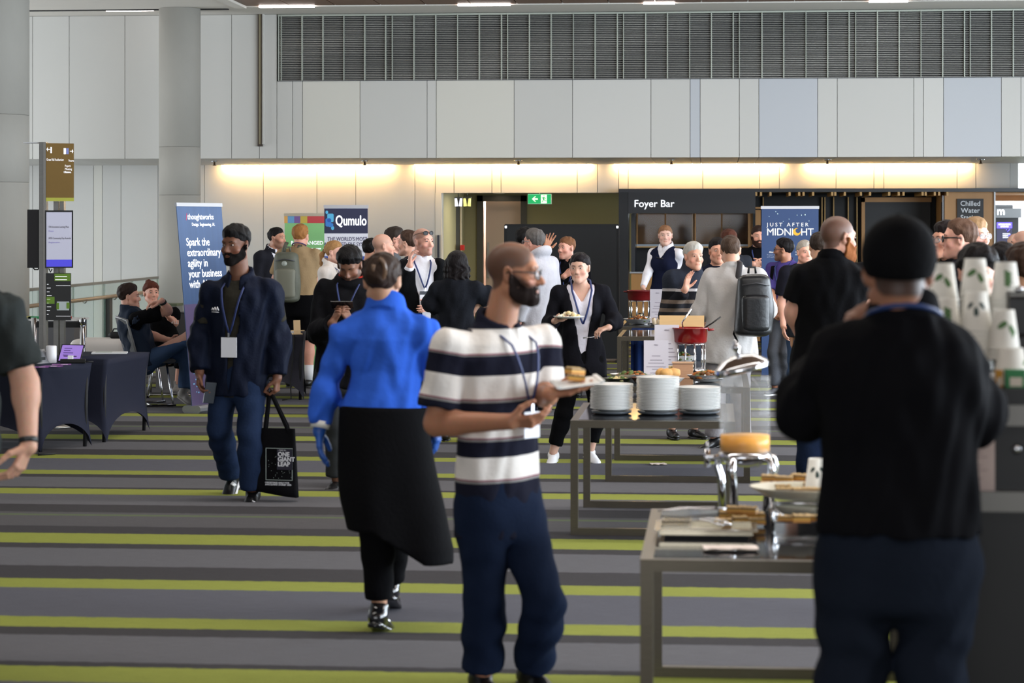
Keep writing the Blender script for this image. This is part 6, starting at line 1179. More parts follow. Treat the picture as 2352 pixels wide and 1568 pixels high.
mb.build('print_stars', mat('print_grey', (150, 160, 156), .7), o)
# ---- backpacks
def backpack(I, c, w_, h_, d_, m, label, rz, pocket=True, lm=None):
    o = empty('backpack', c, rz=rz, label=label, cat='backpack')
    def fn(P):
        t = np.clip((P[:, 2]) / h_, 0, 1); ww = w_ * (1 - .22 * t ** 3 - .05 * (1 - t) ** 4); n = (np.abs(P[:, 0] / ww) ** 2.6 + np.abs((P[:, 1] + d_ * .5) / (d_ * (.62 - .22 * t ** 2))) ** 2.4) ** .4
        d = (n - 1) * .06; d = smax(d, np.abs(P[:, 2] - h_ / 2) - h_ / 2, .05) + .005 * fold(P, 1.2, 8); return d
    v, f = field(fn, (-w_ * 1.3, -d_ * 1.6, -.05), (w_ * 1.3, d_ * .5, h_ + .05), .010); link('pack_body', npmesh('pack_body', v, f), m, o)
    if pocket:
        fn2 = lambda P: smax((((np.abs(P[:, 0] / (w_ * .72)) ** 2.6 + np.abs((P[:, 1] + d_ * .9) / (d_ * .30)) ** 2.4) ** .4) - 1) * .05, np.abs(P[:, 2] - h_ * .38) - h_ * .30, .04)
        v, f = field(fn2, (-w_, -d_ * 1.7, -.02), (w_, 0, h_), .010); link('front_pocket', npmesh('front_pocket', v, f), lm or m, o)
    MB().tube([(-.03, -.01, h_), (-.025, -.01, h_ + .05), (.025, -.01, h_ + .05), (.03, -.01, h_)], .010, 8).build('grab_handle', m, o)
    MB().tube([(-w_ * .7, -d_ * .98, h_ * .82), (0, -d_ * 1.08, h_ * .86), (w_ * .7, -d_ * .98, h_ * .82)], .006, 6).build('zip', mat('zip_dark', (60, 60, 64), .4), o)
    return o
p = W(1727, 772, 18.42); b = backpack(I20, A(p[0], 18.45, p[2]), .155, .50, .20, mat('pack_leather', (24, 25, 28), .38, bump=.2, bscale=40), 'black leather backpack hanging on the pale grey jacket', math.radians(8))
for y0, dx in ((0, -.10),): MB().tube([(dx, .02, .10), (dx - .01, .05, .40), (dx, .04, .50), (dx + .015, .06, .585), (dx + .01, .18, .60), (dx + .0, .26, .52)], .024, 8, flat=.4).build('shoulder_strap', mat('strap_dark', (46, 42, 44), .7), b)
MB().tube([(-.12, -.02, .10), (-.15, -.03, .02), (-.12, -.03, -.04), (-.15, -.03, -.09)], .009, 6, flat=.5).build('loose_strap', BLK, b)
p = W(661, 694, 25.2 - .15); b = backpack(I6, A(p[0], 25.2 - .15, p[2]), .155, .56, .19, mat('pack_olive', (88, 90, 78), .6, bump=.2, bscale=50, noise=.15), 'grey-green hiking backpack on the khaki t-shirt', math.radians(2), lm=mat('pack_olive_light', (112, 112, 98), .6))
for dx in (-.06, .10): MB().tube([(dx, .0, .50), (dx + .02, .02, .60), (dx + .03, .12, .66)], .022, 8, flat=.4).build('shoulder_strap', mat('pack_olive', (88, 90, 78)), b)
MB().lathe([(0, 0), (.03, .002), (.03, .006), (0, .008)], 14, M=Matrix.Translation((-.01, -.185, .43)) @ Matrix.Rotation(math.pi / 2, 4, 'X')).build('logo_patch', mat('patch_pale', (160, 166, 158), .6), b)
# ---- pull-up banners
def banner(nm_label, c, w_, h_, rz=0, tilt=0, m=None, rail=None):
    o = empty('pull_up_banner', c, rz=rz, label=nm_label, cat='banner'); t = math.radians(tilt); M = Matrix.Rotation(t, 4, 'X')
    boxo('base', (-w_ / 2 - .01, -.10, 0), (w_ / 2 + .01, .10, .07), mat('banner_base', (150, 152, 156), .35, .6), o, bev=.02)
    pn = empty('banner_face', (0, 0, .06)); pn.parent = o; pn.rotation_euler = (-t, 0, 0)
    pan = boxo('banner_sheet', (-w_ / 2, -.003, 0), (w_ / 2, .003, h_), m); pan.parent = o; pan.location = (0, 0, .06); pan.rotation_euler = (-t, 0, 0)
    rl = boxo('top_rail', (-w_ / 2 - .008, -.012, h_ - .005), (w_ / 2 + .008, .012, h_ + .03), rail or mat('rail_silver', (190, 190, 194), .3, .5), o); rl.location = (0, 0, .06); rl.rotation_euler = (-t, 0, 0); bpy.data.objects.remove(pn)
    pl = MB().tube([(0, .03, .05), (0, .012 + 0, h_)], .01, 8).build('pole', steel, o); pl.rotation_euler = (-t, 0, 0); return o, pan
def bt(pan, s, size, x, z, m, **k): return text(s, size, (x, -.0042, z), m, pan, depth=.0006, **k)
tm = mat('banner_thought', (60, 84, 122), .5, noise=.25, nscale=2, stretch=(6, 6, .6)); q = G(493, 941); o, pan = banner('blue leaning pull-up banner with large white slab lettering by the column', q, .85, 1.93, math.radians(72), 5.2, tm)
wt = mat('letter_white', (245, 245, 250)); rdm = mat('letter_red', (196, 60, 90), .5)
bt(pan, '/', .10, -.27, 1.79, rdm); bt(pan, 'thoughtworks', .078, -.24, 1.80, wt, bold=.0008, sx=1.12); bt(pan, 'Design. Engineering. AI.', .046, -.17, 1.735, wt, sx=1.0); bt(pan, 'Spark the\nextraordinary\nagility in\nyour business\nwith AI', .108, -.30, 1.545, wt, bold=.0014, line=.95, sx=1.06)
boxo('banner_band', (-.425, -.0045, 0), (.425, -.003, .98), mat('banner_plum', (84, 72, 108), .5, noise=.3, nscale=3), pan)
mb = MB()
for i in range(90): x, z = random.uniform(-.4, .4), random.uniform(.12, .50) ; mb.box((x, -.0055, z), (x + random.uniform(.008, .03), -.0045, z + .012))
mb.build('print_dots', mat('dots_cyan', (120, 190, 230), .5), pan)
Yg = 27.0; o, pan = banner('green pull-up banner with a row of coloured blocks on top', (wx(712, Yg), Yg, 0), .61, wz(495, Yg) - .06, 0, 0, mat('banner_green', (146, 208, 138), .5, noise=.08, nscale=3), mat('rail_tan', (190, 180, 160), .4)); hh = wz(495, Yg) - .06; xl = -.305; k = Yg / F
for u0, u1, cc in ((653, 661, (232, 176, 96)), (661, 676, (112, 168, 214)), (676, 690, (132, 100, 164)), (690, 706, (214, 186, 84)), (706, 772, (206, 76, 80))): boxo('colour_block', (wx(u0, Yg) - wx(712, Yg), -.0045, hh - 17 * k), (min(.30, wx(u1, Yg) - wx(712, Yg)), -.003, hh - 1 * k), mat('block_%d' % cc[0], cc, .6), pan)
bt(pan, 'REARRANGED', .061, -.23, hh - 67 * k, wt, bold=.001, sx=1.0); bt(pan, 'NOTARY', .117, -.098, hh - 91 * k, wt, bold=.002, sx=.9); bt(pan, 'IN', .117, .06, hh - 111 * k, wt, bold=.002); MB().tube([(.16 + .035 * math.cos(t), -.005, hh - 132 * k + .035 * math.sin(t)) for t in np.linspace(0, 6.28, 16)], .003, 5).build('print_ring', wt, pan); boxo('print_line', (-.26, -.0045, hh - 152 * k), (.26, -.003, hh - 151 * k), wt, pan)
Yq = 26.3; k = Yq / F; hh = wz(476, Yq) - .06; o, pan = banner('white and navy pull-up banner with a blue block logo', (wx(795, Yq), Yq, 0), 102 * k, hh, 0, 0, mat('banner_white', (226, 226, 236), .5), mat('rail_silver', (190, 190, 194)))
X_ = lambda u: (u - 795) * k; Zq = lambda v: hh - (v - 476) * k
boxo('navy_field', (-51 * k, -.0045, Zq(536)), (51 * k, -.003, Zq(478)), mat('banner_navy', (48, 50, 78), .5), pan); boxo('blue_field', (-51 * k, -.0045, Zq(640)), (51 * k, -.003, Zq(589)), mat('banner_blue', (62, 88, 170), .5), pan)
c1_, c2_, c3_ = mat('logo_sky', (92, 184, 226), .5), mat('logo_blue', (62, 128, 204), .5), mat('logo_deep', (44, 92, 178), .5)
def rq(u0, u1, v0, v1, m, y=-.0058): 
    r_ = 2.2; P = [(u0 + r_, v0), (u1 - r_, v0), (u1, v0 + r_), (u1, v1 - r_), (u1 - r_, v1), (u0 + r_, v1), (u0, v1 - r_), (u0, v0 + r_)]; MB().prism([(X_(a), Zq(b)) for a, b in P], y, -.0045).build('logo_block', m, pan)
rq(747, 753, 483, 491, c1_); rq(751, 766, 490, 510, c1_); rq(747, 760, 501, 520, c2_, -.0064); rq(753, 765, 512, 521, c2_, -.0062); rq(760, 767, 519, 528, c1_); rq(751, 760, 501, 510, c3_, -.007)
bt(pan, 'Qumulo', 33 * k, X_(770), Zq(517), wt, bold=.003, sx=.66); nv = mat('letter_navy', (56, 58, 100), .6); bt(pan, "THE WORLD'S MOST\nADVANCED FILE SYSTEM", 12.4 * k, X_(798), Zq(553), nv, bold=.0006, align='CENTER', sx=.80, line=.98); bt(pan, 'IN YOUR TOTAL CONTROL', 7.5 * k, X_(800), Zq(580), mat('letter_grey_blue', (130, 132, 160), .6), align='CENTER', sx=.9); boxo('print_line', (X_(760), -.0045, Zq(569)), (X_(814), -.003, Zq(568.4)), nv, pan)
Ym = 26.6; k = Ym / F; hh = wz(479, Ym) - .06; o, pan = banner('dark blue starry pull-up banner with a yellow moon letter', (wx(1814.5, Ym), Ym, 0), 129 * k, hh, 0, 0, mat('banner_midnight', (44, 66, 106), .5, noise=.12, nscale=1.5), mat('rail_silver', (190, 190, 194)))
X_ = lambda u: (u - 1814.5) * k; Zq = lambda v: hh - (v - 479) * k; cr = mat('letter_cream', (222, 220, 216), .6)
bt(pan, 'JUST AFTER', 11.8 * k, X_(1762), Zq(519.5), cr, bold=.0008, space=1.5, sx=1.08); bt(pan, 'MIDNI', 23 * k, X_(1761), Zq(540), cr, bold=.0016, sx=.99, space=.96); bt(pan, 'HT', 23 * k, X_(1838), Zq(540), cr, bold=.0016, sx=1.0, space=.96)
mb = MB(); m0 = (X_(1830), Zq(532)); mb.add([(m0[0] + r_ * k * math.cos(t) + (0 if j == 0 else 2.6 * k), -.006, m0[1] + r_ * k * math.sin(t) + (0 if j == 0 else 2.6 * k)) for j, r_ in enumerate((8.6, 5.6)) for t in np.linspace(math.radians(75), math.radians(375), 22)], [(i, i + 1, 22 + i + 1, 22 + i) for i in range(21)]); mb.build('moon_letter', mat('moon_yellow', (228, 172, 48), .6), pan)
mb = MB()
for u, v, s_ in ((1782, 486, 1.2), (1786, 491, 1.6), (1830, 494, 1.2), (1840, 494, 1.4), (1848, 493, 2), (1857, 507, 1.2), (1767, 497, 1), (1812, 503, 1), (1799, 508, 1), (1866, 530, .9)): mb.lathe([(0, 0), (s_ * k, .0005), (0, .001)], 10, M=Matrix.Translation((X_(u), -.005, Zq(v))) @ Matrix.Rotation(math.pi / 2, 4, 'X'))
mb.build('print_stars', mat('star_pale', (190, 214, 220), .5), pan); bt(pan, 'Always on', 5.5 * k, X_(1767), Zq(580), cr, bold=.001); bt(pan, 'Protect infrastructure\nand applications', 4.6 * k, X_(1762), Zq(586), mat('letter_mute', (150, 160, 180), .6)); bt(pan, 'Managed\nsupport', 5.0 * k, X_(1826), Zq(580), cr)
# ---- way-finding totem
Dt = 20.0; k = Dt / F; o = empty('wayfinding_totem', (wx(116, Dt), Dt, 0), label='steel wayfinding totem with sign panels and a portrait screen beside the left column', cat='sign')
U = lambda u: (u - 116) * k; V_ = lambda v: wz(v, Dt, 116); stt = mat('totem_steel', (150, 148, 144), .3, .9, noise=.1, nscale=10, stretch=(1, 1, 6))
boxo('post', (U(91), -.03, 0), (U(101), .05, V_(326)), stt, o); boxo('post_edge', (U(101.5), -.035, 0), (U(107.5), .04, V_(326)), mat('totem_bright', (178, 174, 168), .25, .9), o); boxo('rear_post', (U(117), .08, 0), (U(129), .14, V_(462)), stt, o); boxo('rear_post', (U(132), .08, 0), (U(142), .14, V_(462)), stt, o)
boxo('top_fin', (U(52), -.02, V_(329)), (U(95), .06, V_(326)), mat('fin_white', (210, 210, 212), .4), o)
mbx = Matrix.Rotation(math.radians(14), 4, 'Z'); sp_ = boxo('sign_panel', (0, -.006, V_(462)), (.245, .006, V_(329)), mat('totem_panel', (140, 112, 66), .22, .6, noise=.05), o); sp_.location = (U(107.5), -.03, 0); sp_.rotation_euler = (0, 0, math.radians(22))  # panel's gold base colour paints in the warm strip light it reflects
boxo('lime_band', (0, -.008, V_(462)), (.245, -.006, V_(454)), mat('lime_print', (160, 160, 52), .5), sp_); tt = lambda s, sz, x, z, par=sp_, **q: text(s, sz, (x, -.0075, z), wt, par, depth=.0005, **q)
MB().prism([(.004, V_(343)), (.016, V_(338)), (.016, V_(342.3)), (.034, V_(342.3)), (.034, V_(343.7)), (.016, V_(343.7)), (.016, V_(348))], -.0085, -.006).build('arrow', wt, sp_); MB().prism([(.240, V_(347)), (.228, V_(342)), (.228, V_(346.3)), (.21, V_(346.3)), (.21, V_(347.7)), (.228, V_(347.7)), (.228, V_(352))], -.0085, -.006).build('arrow', wt, sp_)
for i in range(4): boxo('pictogram', (.038, -.008, V_(338 + 3.6 * i + 2.8)), (.052, -.006, V_(338 + 3.6 * i)), wt, sp_)
for i in range(2): boxo('pictogram', (.155 + .024 * i, -.008, V_(354)), (.175 + .024 * i, -.006, V_(340)), mat('pict_blue', (120, 128, 190), .5) if i else wt, sp_)
tt('Great Hall Auditorium', .030, .004, V_(369), sx=.55); tt('Theatre', .026, .195, V_(371), sx=.6); tt('Foyers\nMeeting\nRooms', .028, .165, V_(383), sx=.7); tt('Exhibition', .022, .155, V_(397), sx=.7)
sc_ = empty('screen_case', (U(108), -.06, 0), math.radians(20)); sc_.parent = o
boxo('bezel', (0, 0, V_(615)), (.245, .05, V_(483)), blk, sc_); boxo('display', (.01, -.003, V_(612)), (.232, 0, V_(487)), mat('screen_grey', (150, 150, 164), .25, emit=(150, 150, 164), estr=.38), sc_); boxo('screen_band', (.01, -.004, V_(612)), (.232, -.001, V_(596)), mat('screen_blue', (60, 56, 170), .3, emit=(60, 56, 170), estr=.5), sc_)
ik = mat('ink_dark', (70, 70, 80), .6); text('13th Innovation Learning Plaza', .026, (.03, -.0045, V_(523)), ik, sc_, sx=.55); text('AWS Community Day Australia', .026, (.03, -.0045, V_(549)), ik, sc_, sx=.58); text('Foyer\n', .02, (.03, -.0045, V_(532)), mat('ink_violet', (130, 120, 190), .6), sc_); text('Registration', .02, (.03, -.0045, V_(558)), mat('ink_violet', (130, 120, 190), .6), sc_)
boxo('rear_screen', (U(62), -.02, V_(615)), (U(91), .04, V_(481)), mat('screen_back', (30, 28, 30), .5), o); MB().tube([(U(74), 0, V_(614)), (U(78), 0, V_(619)), (U(86), 0, V_(619)), (U(90), 0, V_(612))], .006, 6).build('cable', blk, o); MB().tube([(U(112), 0, V_(616)), (U(116), 0, V_(625)), (U(120), 0, V_(618))], .006, 6).build('cable', blk, o)
mp_ = boxo('map_panel', (U(108), -.03, V_(735)), (U(167), -.018, V_(627)), mat('map_dark', (46, 46, 46), .4), o); gm = mat('map_green', (112, 148, 52), .5)
boxo('map_heading', (U(128), -.033, V_(645)), (U(166), -.03, V_(628)), gm, mp_); boxo('map_heading', (U(109), -.033, V_(697)), (U(128), -.03, V_(681)), gm, mp_)
for i in range(9): boxo('map_line', (U(110), -.033, V_(652 + 8.6 * i + 1.2)), (U(114 + (i * 5) % 8), -.03, V_(652 + 8.6 * i)), wt, mp_)
for i in range(2): boxo('map_line', (U(130), -.035, V_(634 + 7 * i + 1.6)), (U(158), -.033, V_(634 + 7 * i)), wt, mp_)
boxo('map_plan', (U(134), -.032, V_(712)), (U(163), -.03, V_(692)), mat('plan_pale', (196, 206, 206), .5), mp_); boxo('map_wing', (U(133), -.034, V_(710)), (U(139), -.03, V_(695)), gm, mp_); boxo('map_wing', (U(157), -.034, V_(708)), (U(164), -.03, V_(694)), gm, mp_)
for v in (655, 725): boxo('map_line', (U(132), -.033, V_(v + .8)), (U(166), -.03, V_(v)), wt, mp_)
MB().lathe([(0, 0), (.22, 0), (.22, .015), (0, .02)], 28).build('base_plate', stt, o)
# ---- balustrade
xb = -8.22; o = empty('glass_balustrade', (xb, 29.5, 0), label='greenish glass balustrade with a wooden handrail along the void edge', cat='balustrade'); ys = [24.5 - 29.5 + 1.5 * i for i in range(8)]; rw = mat('rail_timber', (150, 128, 104), .4, noise=.15)
for i in range(7):
    y1 = min(ys[i + 1], 34.5 - 29.5)
    if y1 - ys[i] > .2: boxo('glass_panel', (-.007, ys[i] + .01, .05), (.007, y1 - .01, 1.0), frost, o)
for y in ys[:-1]: boxo('baluster', (-.03, y - .02, 0), (-.012, y + .02, 1.0), steel, o)
boxo('top_rail', (-.02, ys[0], 1.0), (.02, 5.0, 1.035), steel, o); MB().tube([(.09, ys[0], .83), (.09, 5.0, .83)], .025, 10).build('handrail', rw, o); boxo('end_post', (-.03, 1.02, 0), (.06, 1.17, .82), mat('post_charcoal', (58, 58, 56), .5), o)
for y in ys[:-1]: MB().tube([(.0, y + .3, .80), (.06, y + .3, .78), (.09, y + .3, .81)], .009, 6).build('rail_bracket', steel, o)
boxo('kerb', (-.06, ys[0], 0), (.06, 5.0, .05), mat('kerb_grey', (140, 142, 138), .6), o)
# ---- stretch-covered tables
def stretch_table(c0, c1, depth, label, m, h=.68):
    c0, c1 = A(*c0), A(*c1); ax = nrm(c1 - c0); L = np.linalg.norm(c1 - c0); nx = A(-ax[1], ax[0]); cen = (c0 + c1) / 2 + nx * depth / 2; rz = math.atan2(ax[1], ax[0]); o = empty('covered_table', (cen[0], cen[1], 0), rz, label=label, cat='table'); hx, hy = L / 2, depth / 2
    per = []; n_ = 16
    for (a, b) in (((-hx, -hy), (hx, -hy)), ((hx, -hy), (hx, hy)), ((hx, hy), (-hx, hy)), ((-hx, hy), (-hx, -hy))):
        for i in range(n_): t = i / n_; per.append((a[0] + (b[0] - a[0]) * t, a[1] + (b[1] - a[1]) * t, t))
    V = []; m_ = len(per); NL = 14
    for j in range(NL + 1):
        t = j / NL
        for x, y, s_ in per:
            e = (1 - abs(2 * s_ - 1) ** 2.2); pin = .09 * math.sin(math.pi * t) ** 1 * 1.0; pinm = .16 * math.sin(math.pi * min(1, t * .85)) ** 1.1 * e
            sx = 1 - (pin + pinm * .5) * .55 / max(hx / .4, .8); sy = 1 - (pin + pinm * .5) * .8 / max(hy / .4, .8); lift = .20 * e ** .6 * t ** 3
            V.append((x * sx, y * sy, h * (1 - t) + lift * 1.0 + .004))
    mb = MB(); mb.add(V, [(j * m_ + i, j * m_ + (i + 1) % m_, (j + 1) * m_ + (i + 1) % m_, (j + 1) * m_ + i) for j in range(NL) for i in range(m_)] + [tuple(reversed(range(m_)))], True); cv = mb.build('stretch_cover', m, o)
    for x in (-1, 1):
        for y in (-1, 1): MB().tube([(x * (hx - .03), y * (hy - .03), h - .03), (x * (hx - .04), y * (hy - .04), 0)], .016, 8).build('leg', blk, o)
    return o
spx = cloth('stretch_black', (36, 38, 50), .7, bump=.05, noise=.05); stretch_table((-5.30, 17.75), (-5.04, 18.30), 1.35, 'black stretch-covered table holding the tablet and purple flyers', spx, .675); stretch_table((-5.00, 18.62), (-4.93, 19.78), .62, 'black stretch-covered table with a white magazine, before the seated pair', spx, .68); xC = wx(706, 23.5)
stretch_table((xC - .72, 23.2), (xC, 23.3), .6, 'dark covered table with cards and a small wooden stand near the backpacker', cloth('stretch_grey', (52, 52, 60), .7), .68)
def item(nm, p, label, cat, rz=0): return empty(nm, p, rz, label=label, cat=cat)
q = G(158, 826, .70); o = item('tablet_computer', (q[0], q[1], .681), 'tablet with a lilac screen propped on the black table', 'tablet', math.radians(-14)); tb = empty('case', (0, 0, .004)); tb.parent = o; tb.rotation_euler = (math.radians(-28), 0, math.radians(0))
boxo('tablet_body', (-.105, 0, 0), (.105, .008, .155), blk, tb); boxo('display', (-.097, -.001, .008), (.097, 0, .147), mat('screen_lilac', (150, 120, 200), .3, emit=(150, 120, 200), estr=.35), tb)
for i, (a_, b_) in enumerate(((-.07, .0), (-.07, -.01), (-.07, .02), (-.07, -.02))): boxo('screen_text', (a_, -.002, .115 - .02 * i), (b_, -.001, .121 - .02 * i), mat('ink_purple', (96, 70, 150), .6), tb)
boxo('stand', (-.06, .02, 0), (.06, .09, .05), blk, o)
q = G(98, 832, .69); o = item('tablet_computer', (q[0], q[1], .681), 'second tablet seen edge on, left of the white roll', 'tablet', math.radians(60)); b_ = boxo('tablet_body', (-.10, 0, 0), (.10, .008, .14), mat('tablet_grey', (120, 122, 128), .3), o); b_.rotation_euler = (math.radians(-38), 0, 0); boxo('stand', (-.05, .02, 0), (.05, .08, .05), blk, o)
q = G(118, 833, .68); o = MB().lathe([(.0, 0), (.04, 0), (.042, .003), (.042, .135), (.038, .138), (.015, .138), (.015, .06), (0, .06)], 24).build('paper_roll', mat('roll_white', (222, 222, 226), .8), None, (q[0], q[1], .681)); tag(o, 'white paper roll standing on the black table between two tablets', 'roll')
q = G(168, 834, .68); o = item('power_strip', (q[0], q[1], .681), 'black power strip with a white plug in front of the tablet', 'power strip', .1); boxo('strip', (-.10, -.025, 0), (.10, .025, .035), blk, o, bev=.008); boxo('plug', (-.04, -.02, .035), (.0, .015, .062), mat('plug_white', (226, 226, 228), .4), o); MB().tube([(.10, 0, .015), (.14, .02, .01), (.15, .06, .008), (.13, .12, .008)], .005, 6).build('cord', blk, o)
for i, (u, v, rz, lab) in enumerate(((105, 846, .2, 'purple flyer lying at the left on the black table'), (140, 845, -.1, 'purple flyer in the middle of the black table edge'), (168, 842, .3, 'purple flyer with white marks nearest the table corner'))):
    q = G(u, v, .682); o = boxo('flyer', (-.075, -.05, 0), (.075, .05, .003), mat('flyer_purple', (128, 58, 138), .5)); o.location = (q[0] - .10 - .02 * i, q[1] + .16, .6815 + .0035 * i); o.rotation_euler = (0, 0, rz); tag(o, lab, 'flyer', 'purple flyers'); boxo('print_mark', (.0, -.03, .003), (.05, -.015, .0036), wt, o)
q = G(252, 812, .685); o = boxo('magazine', (-.15, -.10, 0), (.15, .10, .012), mat('magazine_white', (206, 206, 206), .5)); o.location = (q[0], q[1], .687); o.rotation_euler = (0, 0, .2); tag(o, 'white magazine lying flat on the black covered table', 'magazine'); boxo('cover_print', (-.12, -.07, .012), (.02, .07, .0125), mat('print_pale', (160, 170, 160), .6), o)
q = G(683, 766, .69); o = item('display_stand', (q[0], q[1], .682), 'small pale wooden display stand on the dark covered table', 'stand', .3); pl_ = mat('pine', (214, 186, 146), .6); b_ = boxo('back_board', (-.035, 0, 0), (.035, .008, .15), pl_, o); b_.rotation_euler = (-.3, 0, 0); boxo('cross_bar', (-.07, -.03, .035), (.07, -.02, .045), pl_, o); boxo('foot', (-.05, -.03, 0), (-.04, .07, .012), pl_, o); boxo('foot', (.04, -.03, 0), (.05, .07, .012), pl_, o)
for i, (u, v) in enumerate(((664, 774), (670, 779))): q = G(u, v, .685); o = boxo('business_card_stack', (-.04, -.03, 0), (.04, .03, .012), mat('card_white', (222, 222, 226), .6)); o.location = (wx(u, 23.4), 23.45 - .1 * i, .687); tag(o, 'small white stack of cards on the dark covered table, %s' % ('farther one' if i == 0 else 'nearer one'), 'cards'); boxo('top_card', (-.038, -.03, .012), (.042, .028, .013), mat('card_top', (200, 206, 214), .5), o)
q = A(xC - .10, 23.27, 0); tag(MB().tube([q + A(0, .05, .69), q + A(.01, -.03, .685), q + A(.0, -.035, .45), q + A(-.03, -.03, .2), q + A(-.02, -.04, .02), q + A(-.1, -.1, .01)], .007, 6).build('extension_cable', blk, None), 'black cable hanging down the front of the dark covered table', 'cord')
# high table of the group in the middle
Yh = 21.3; o = empty('high_table', (wx(985, Yh), Yh, 0), label='pale topped high table in the middle of the talking group', cat='table'); hx = (wx(1085, Yh) - wx(905, Yh)) / 2; zt = wz(711, Yh)
boxo('top', (-hx, -.3, zt - .035), (hx, .3, zt), mat('laminate_olive', (140, 128, 96), .4), o)
for x in (-.9, .9): boxo('trestle', (x * hx - .03, -.22, .03), (x * hx + .03, .22, zt - .035), mat('trestle_grey', (90, 90, 92), .5), o); boxo('foot', (x * hx - .05, -.28, 0), (x * hx + .05, .28, .03), blk, o)
o = boxo('leaflet', (-.10, -.07, 0), (.10, .07, .006), papr); o.location = (wx(978, Yh - .2), Yh - .2, zt + .001); tag(o, 'white leaflet on the high table by the badge', 'leaflet'); boxo('print_block', (-.07, -.05, .006), (.02, .05, .0065), inkm, o)
# chairs for the seated pair
meshm = mat('chair_mesh', (58, 58, 60), .7, bump=.5, bscale=300)
def chair(c, rz, label):
    o = empty('mesh_chair', c, rz, label=label, cat='chair', group='mesh chairs with sled legs')
    V = []; n_ = 12
    for j in range(8):
        t = j / 7
        for i in range(n_): x = (i / (n_ - 1) - .5) * .46; V.append((x, -.20 - .10 * t + .06 * (2 * abs(i / (n_ - 1) - .5)) ** 2, .47 + .40 * t))
    Vb = V + [(a, b - .012, c_) for a, b, c_ in V]; k = len(V); Fs = [(j * n_ + i, j * n_ + i + 1, (j + 1) * n_ + i + 1, (j + 1) * n_ + i) for j in range(7) for i in range(n_ - 1)]; mb = MB(); mb.add(Vb, Fs + [tuple(reversed([q + k for q in f])) for f in Fs], True); mb.build('backrest', meshm, o)
    MB().tube([(-.23, -.14, .47), (-.235, -.25, .86), (0, -.31, .885), (.235, -.25, .86), (.23, -.14, .47)], .013, 8).build('back_frame', mat('frame_grey', (120, 120, 120), .4), o)
    boxo('seat', (-.23, -.20, .43), (.23, .24, .47), meshm, o, bev=.015)
    for s_ in (-1, 1): lg = MB().tube([(s_ * .20, .15, .44), (s_ * .235, .21, .03), (s_ * .235, .24, .014), (s_ * .235, -.25, .014), (s_ * .235, -.22, .03), (s_ * .20, -.12, .44)], .011, 8).build('sled_leg', chr_, o); [MB().box((s_ * .235 - .012, y - .03, 0), (s_ * .235 + .012, y + .03, .01)).build('glide', blk, lg) for y in (-.18, .18)]
    MB().tube([(-.235, .0, .014), (.235, .0, .014)], .009, 8).build('cross_bar', chr_, o); return o
b = I2['Hc']; chair((b[0] + .02, b[1] + .06, 0), math.radians(-64), 'grey mesh chair on chrome sled legs under the man in the vest'); b = I3['Hc']; chair((b[0], b[1] + .05, 0), math.radians(190), 'grey mesh chair under the seated woman with auburn hair')
# behind: bench, barrier, counter, luggage, box
Yb = 23.6
def rbox(c, hx, hy, h, r_, nm, m): return link(nm, npmesh(nm, *field(lambda P: np.linalg.norm(np.maximum(np.abs(P - A(0, 0, h / 2)) - A(hx - r_, hy - r_, h / 2 - r_), 0), axis=1) - r_, (-hx - .05, -hy - .05, -.05), (hx + .05, hy + .05, h + .05), .025)), m, None, c)
o = rbox((wx(238, Yb), Yb, 0), .30, .28, wz(783, Yb), .07, 'ottoman', mat('ottoman_white', (206, 200, 196), .6)); tag(o, 'low white upholstered ottoman behind the black tables', 'ottoman')
o = rbox((wx(268, Yb), Yb, wz(783, Yb)), .085, .06, .07, .03, 'handbag', blk); tag(o, 'small black bag resting on the white ottoman', 'bag'); MB().tube([(-.05, 0, .06), (-.03, 0, .10), (.03, 0, .10), (.05, 0, .06)], .008, 6).build('handle', blk, o)
Ys = 21.6; o = empty('barrier_post', (wx(190, Ys), Ys, 0), label='chrome queue barrier post with a black belt', cat='barrier'); MB().tube([(0, 0, .02), (0, 0, wz(752, Ys))], .028, 16).build('post', chr_, o); MB().tube([(0, 0, wz(752, Ys)), (0, 0, wz(735, Ys))], .031, 16).build('belt_head', chr_, o); boxo('belt', (wx(70, Ys) - wx(190, Ys), -.003, wz(758, Ys)), (-.03, .003, wz(745, Ys)), blk, o); boxo('belt_slot', (.005, -.034, wz(752, Ys)), (.02, -.028, wz(736, Ys)), blk, o); MB().lathe([(0, 0), (.16, 0), (.16, .015), (.03, .03), (0, .03)], 28).build('base', blk, o); MB().tube([(wx(78, Ys) - wx(190, Ys), 0, .0), (wx(78, Ys) - wx(190, Ys), 0, wz(735, Ys))], .028, 14).build('end_post', chr_, o)
Yk = 24.4; o = empty('information_counter', (wx(125, Yk), Yk, 0), label='grey information counter with coloured leaflets behind the barrier', cat='counter'); hx = (wx(180, Yk) - wx(60, Yk)) / 2; boxo('front_panel', (-hx, -.25, 0), (hx, .25, wz(740, Yk)), mat('counter_grey_dark', (84, 84, 88), .6), o); boxo('top', (-hx - .02, -.27, wz(740, Yk)), (hx + .02, .27, wz(736, Yk)), mat('counter_white', (200, 200, 200), .4), o)
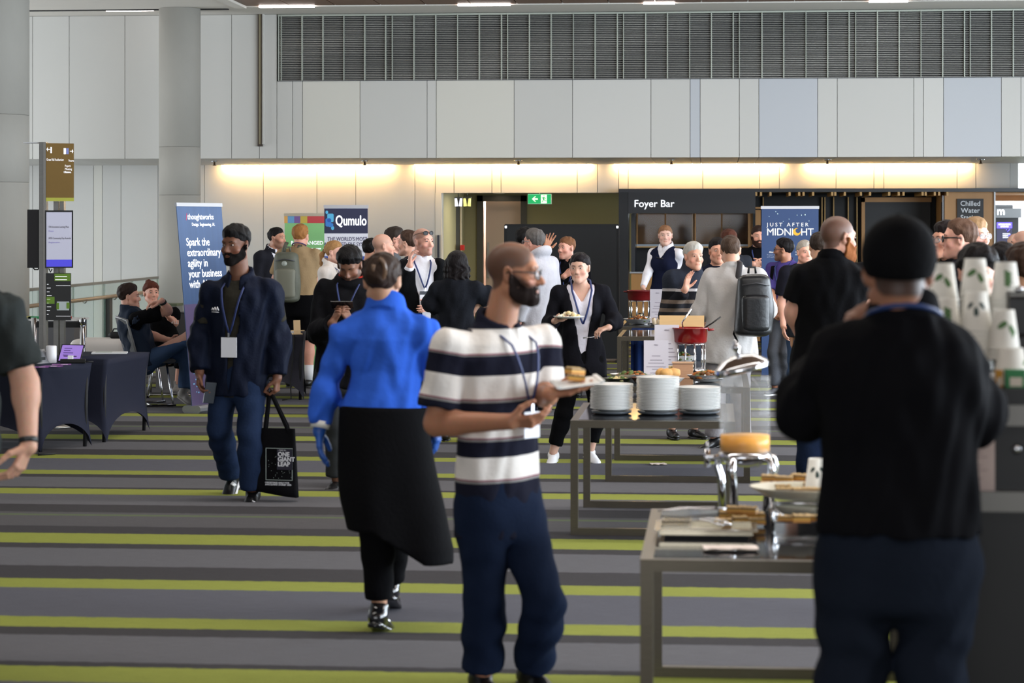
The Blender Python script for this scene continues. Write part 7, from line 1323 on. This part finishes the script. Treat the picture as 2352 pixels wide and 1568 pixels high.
for i, (cc, x) in enumerate((((40, 130, 80), -.18), ((190, 50, 40), .14), ((225, 225, 225), -.02), ((200, 190, 90), -.27))): l_ = boxo('leaflet_pile', (-.06, -.08, 0), (.06, .08, .02), mat('leaflet_%d' % cc[0], cc, .6)); l_.location = (wx(125, Yk) + x, Yk - .1, wz(736, Yk) + .001); tag(l_, '%s pile of leaflets on the grey information counter' % ['green', 'red', 'white', 'yellow'][i], 'leaflets'); boxo('top_leaflet', (-.055, -.075, .02), (.06, .07, .022), mat('leaflet_top_%d' % i, tuple(min(255, c_ + 20) for c_ in cc), .6), l_)
Yz = 25.6; o = empty('suitcase', (wx(415, Yz), Yz, 0), label='dark suitcase standing beyond the seated woman', cat='suitcase'); sh_ = rbox((0, 0, .05), .12, .14, wz(738, Yz) - .05, .04, 'shell', mat('case_dark', (52, 48, 46), .5)); sh_.parent = o; MB().tube([(-.06, 0, wz(738, Yz)), (-.06, 0, wz(728, Yz)), (.06, 0, wz(728, Yz)), (.06, 0, wz(738, Yz))], .01, 8).build('handle', blk, o)
for x in (-.08, .08): MB().tube([(x - .012, 0, .03), (x + .012, 0, .03)], .03, 12).build('wheel', blk, o)
Yx = 25.0; o = empty('storage_trunk', (wx(392, Yx), Yx, 0), label='grey box with papers on top beyond the seated woman', cat='box'); boxo('box_body', (-.13, -.15, 0), (.10, .15, wz(706, Yx)), mat('trunk_grey', (112, 112, 112), .6), o); boxo('lid', (-.135, -.155, wz(706, Yx)), (.105, .155, wz(700, Yx)), mat('trunk_lid', (84, 92, 70), .6), o)
q = G(462, 905); o = boxo('power_adapter', (-.05, -.03, 0), (.05, .03, .08), mat('plug_white', (226, 226, 228), .4), None); o.location = (q[0], q[1], 0); tag(o, 'white power adapter block on the carpet by the chair legs', 'adapter'); boxo('socket_face', (-.03, -.032, .02), (.03, -.03, .06), mat('socket_grey', (190, 190, 194), .4), o)
q = G(85, 1048); tag(MB().tube([q + A(-.05, .2, .01), q + A(.0, .05, .008), q + A(.04, .1, .008), q + A(.10, .16, .008)], .008, 6).build('floor_cable', blk, None), 'short black cable trailing from under the nearest black table', 'cable')
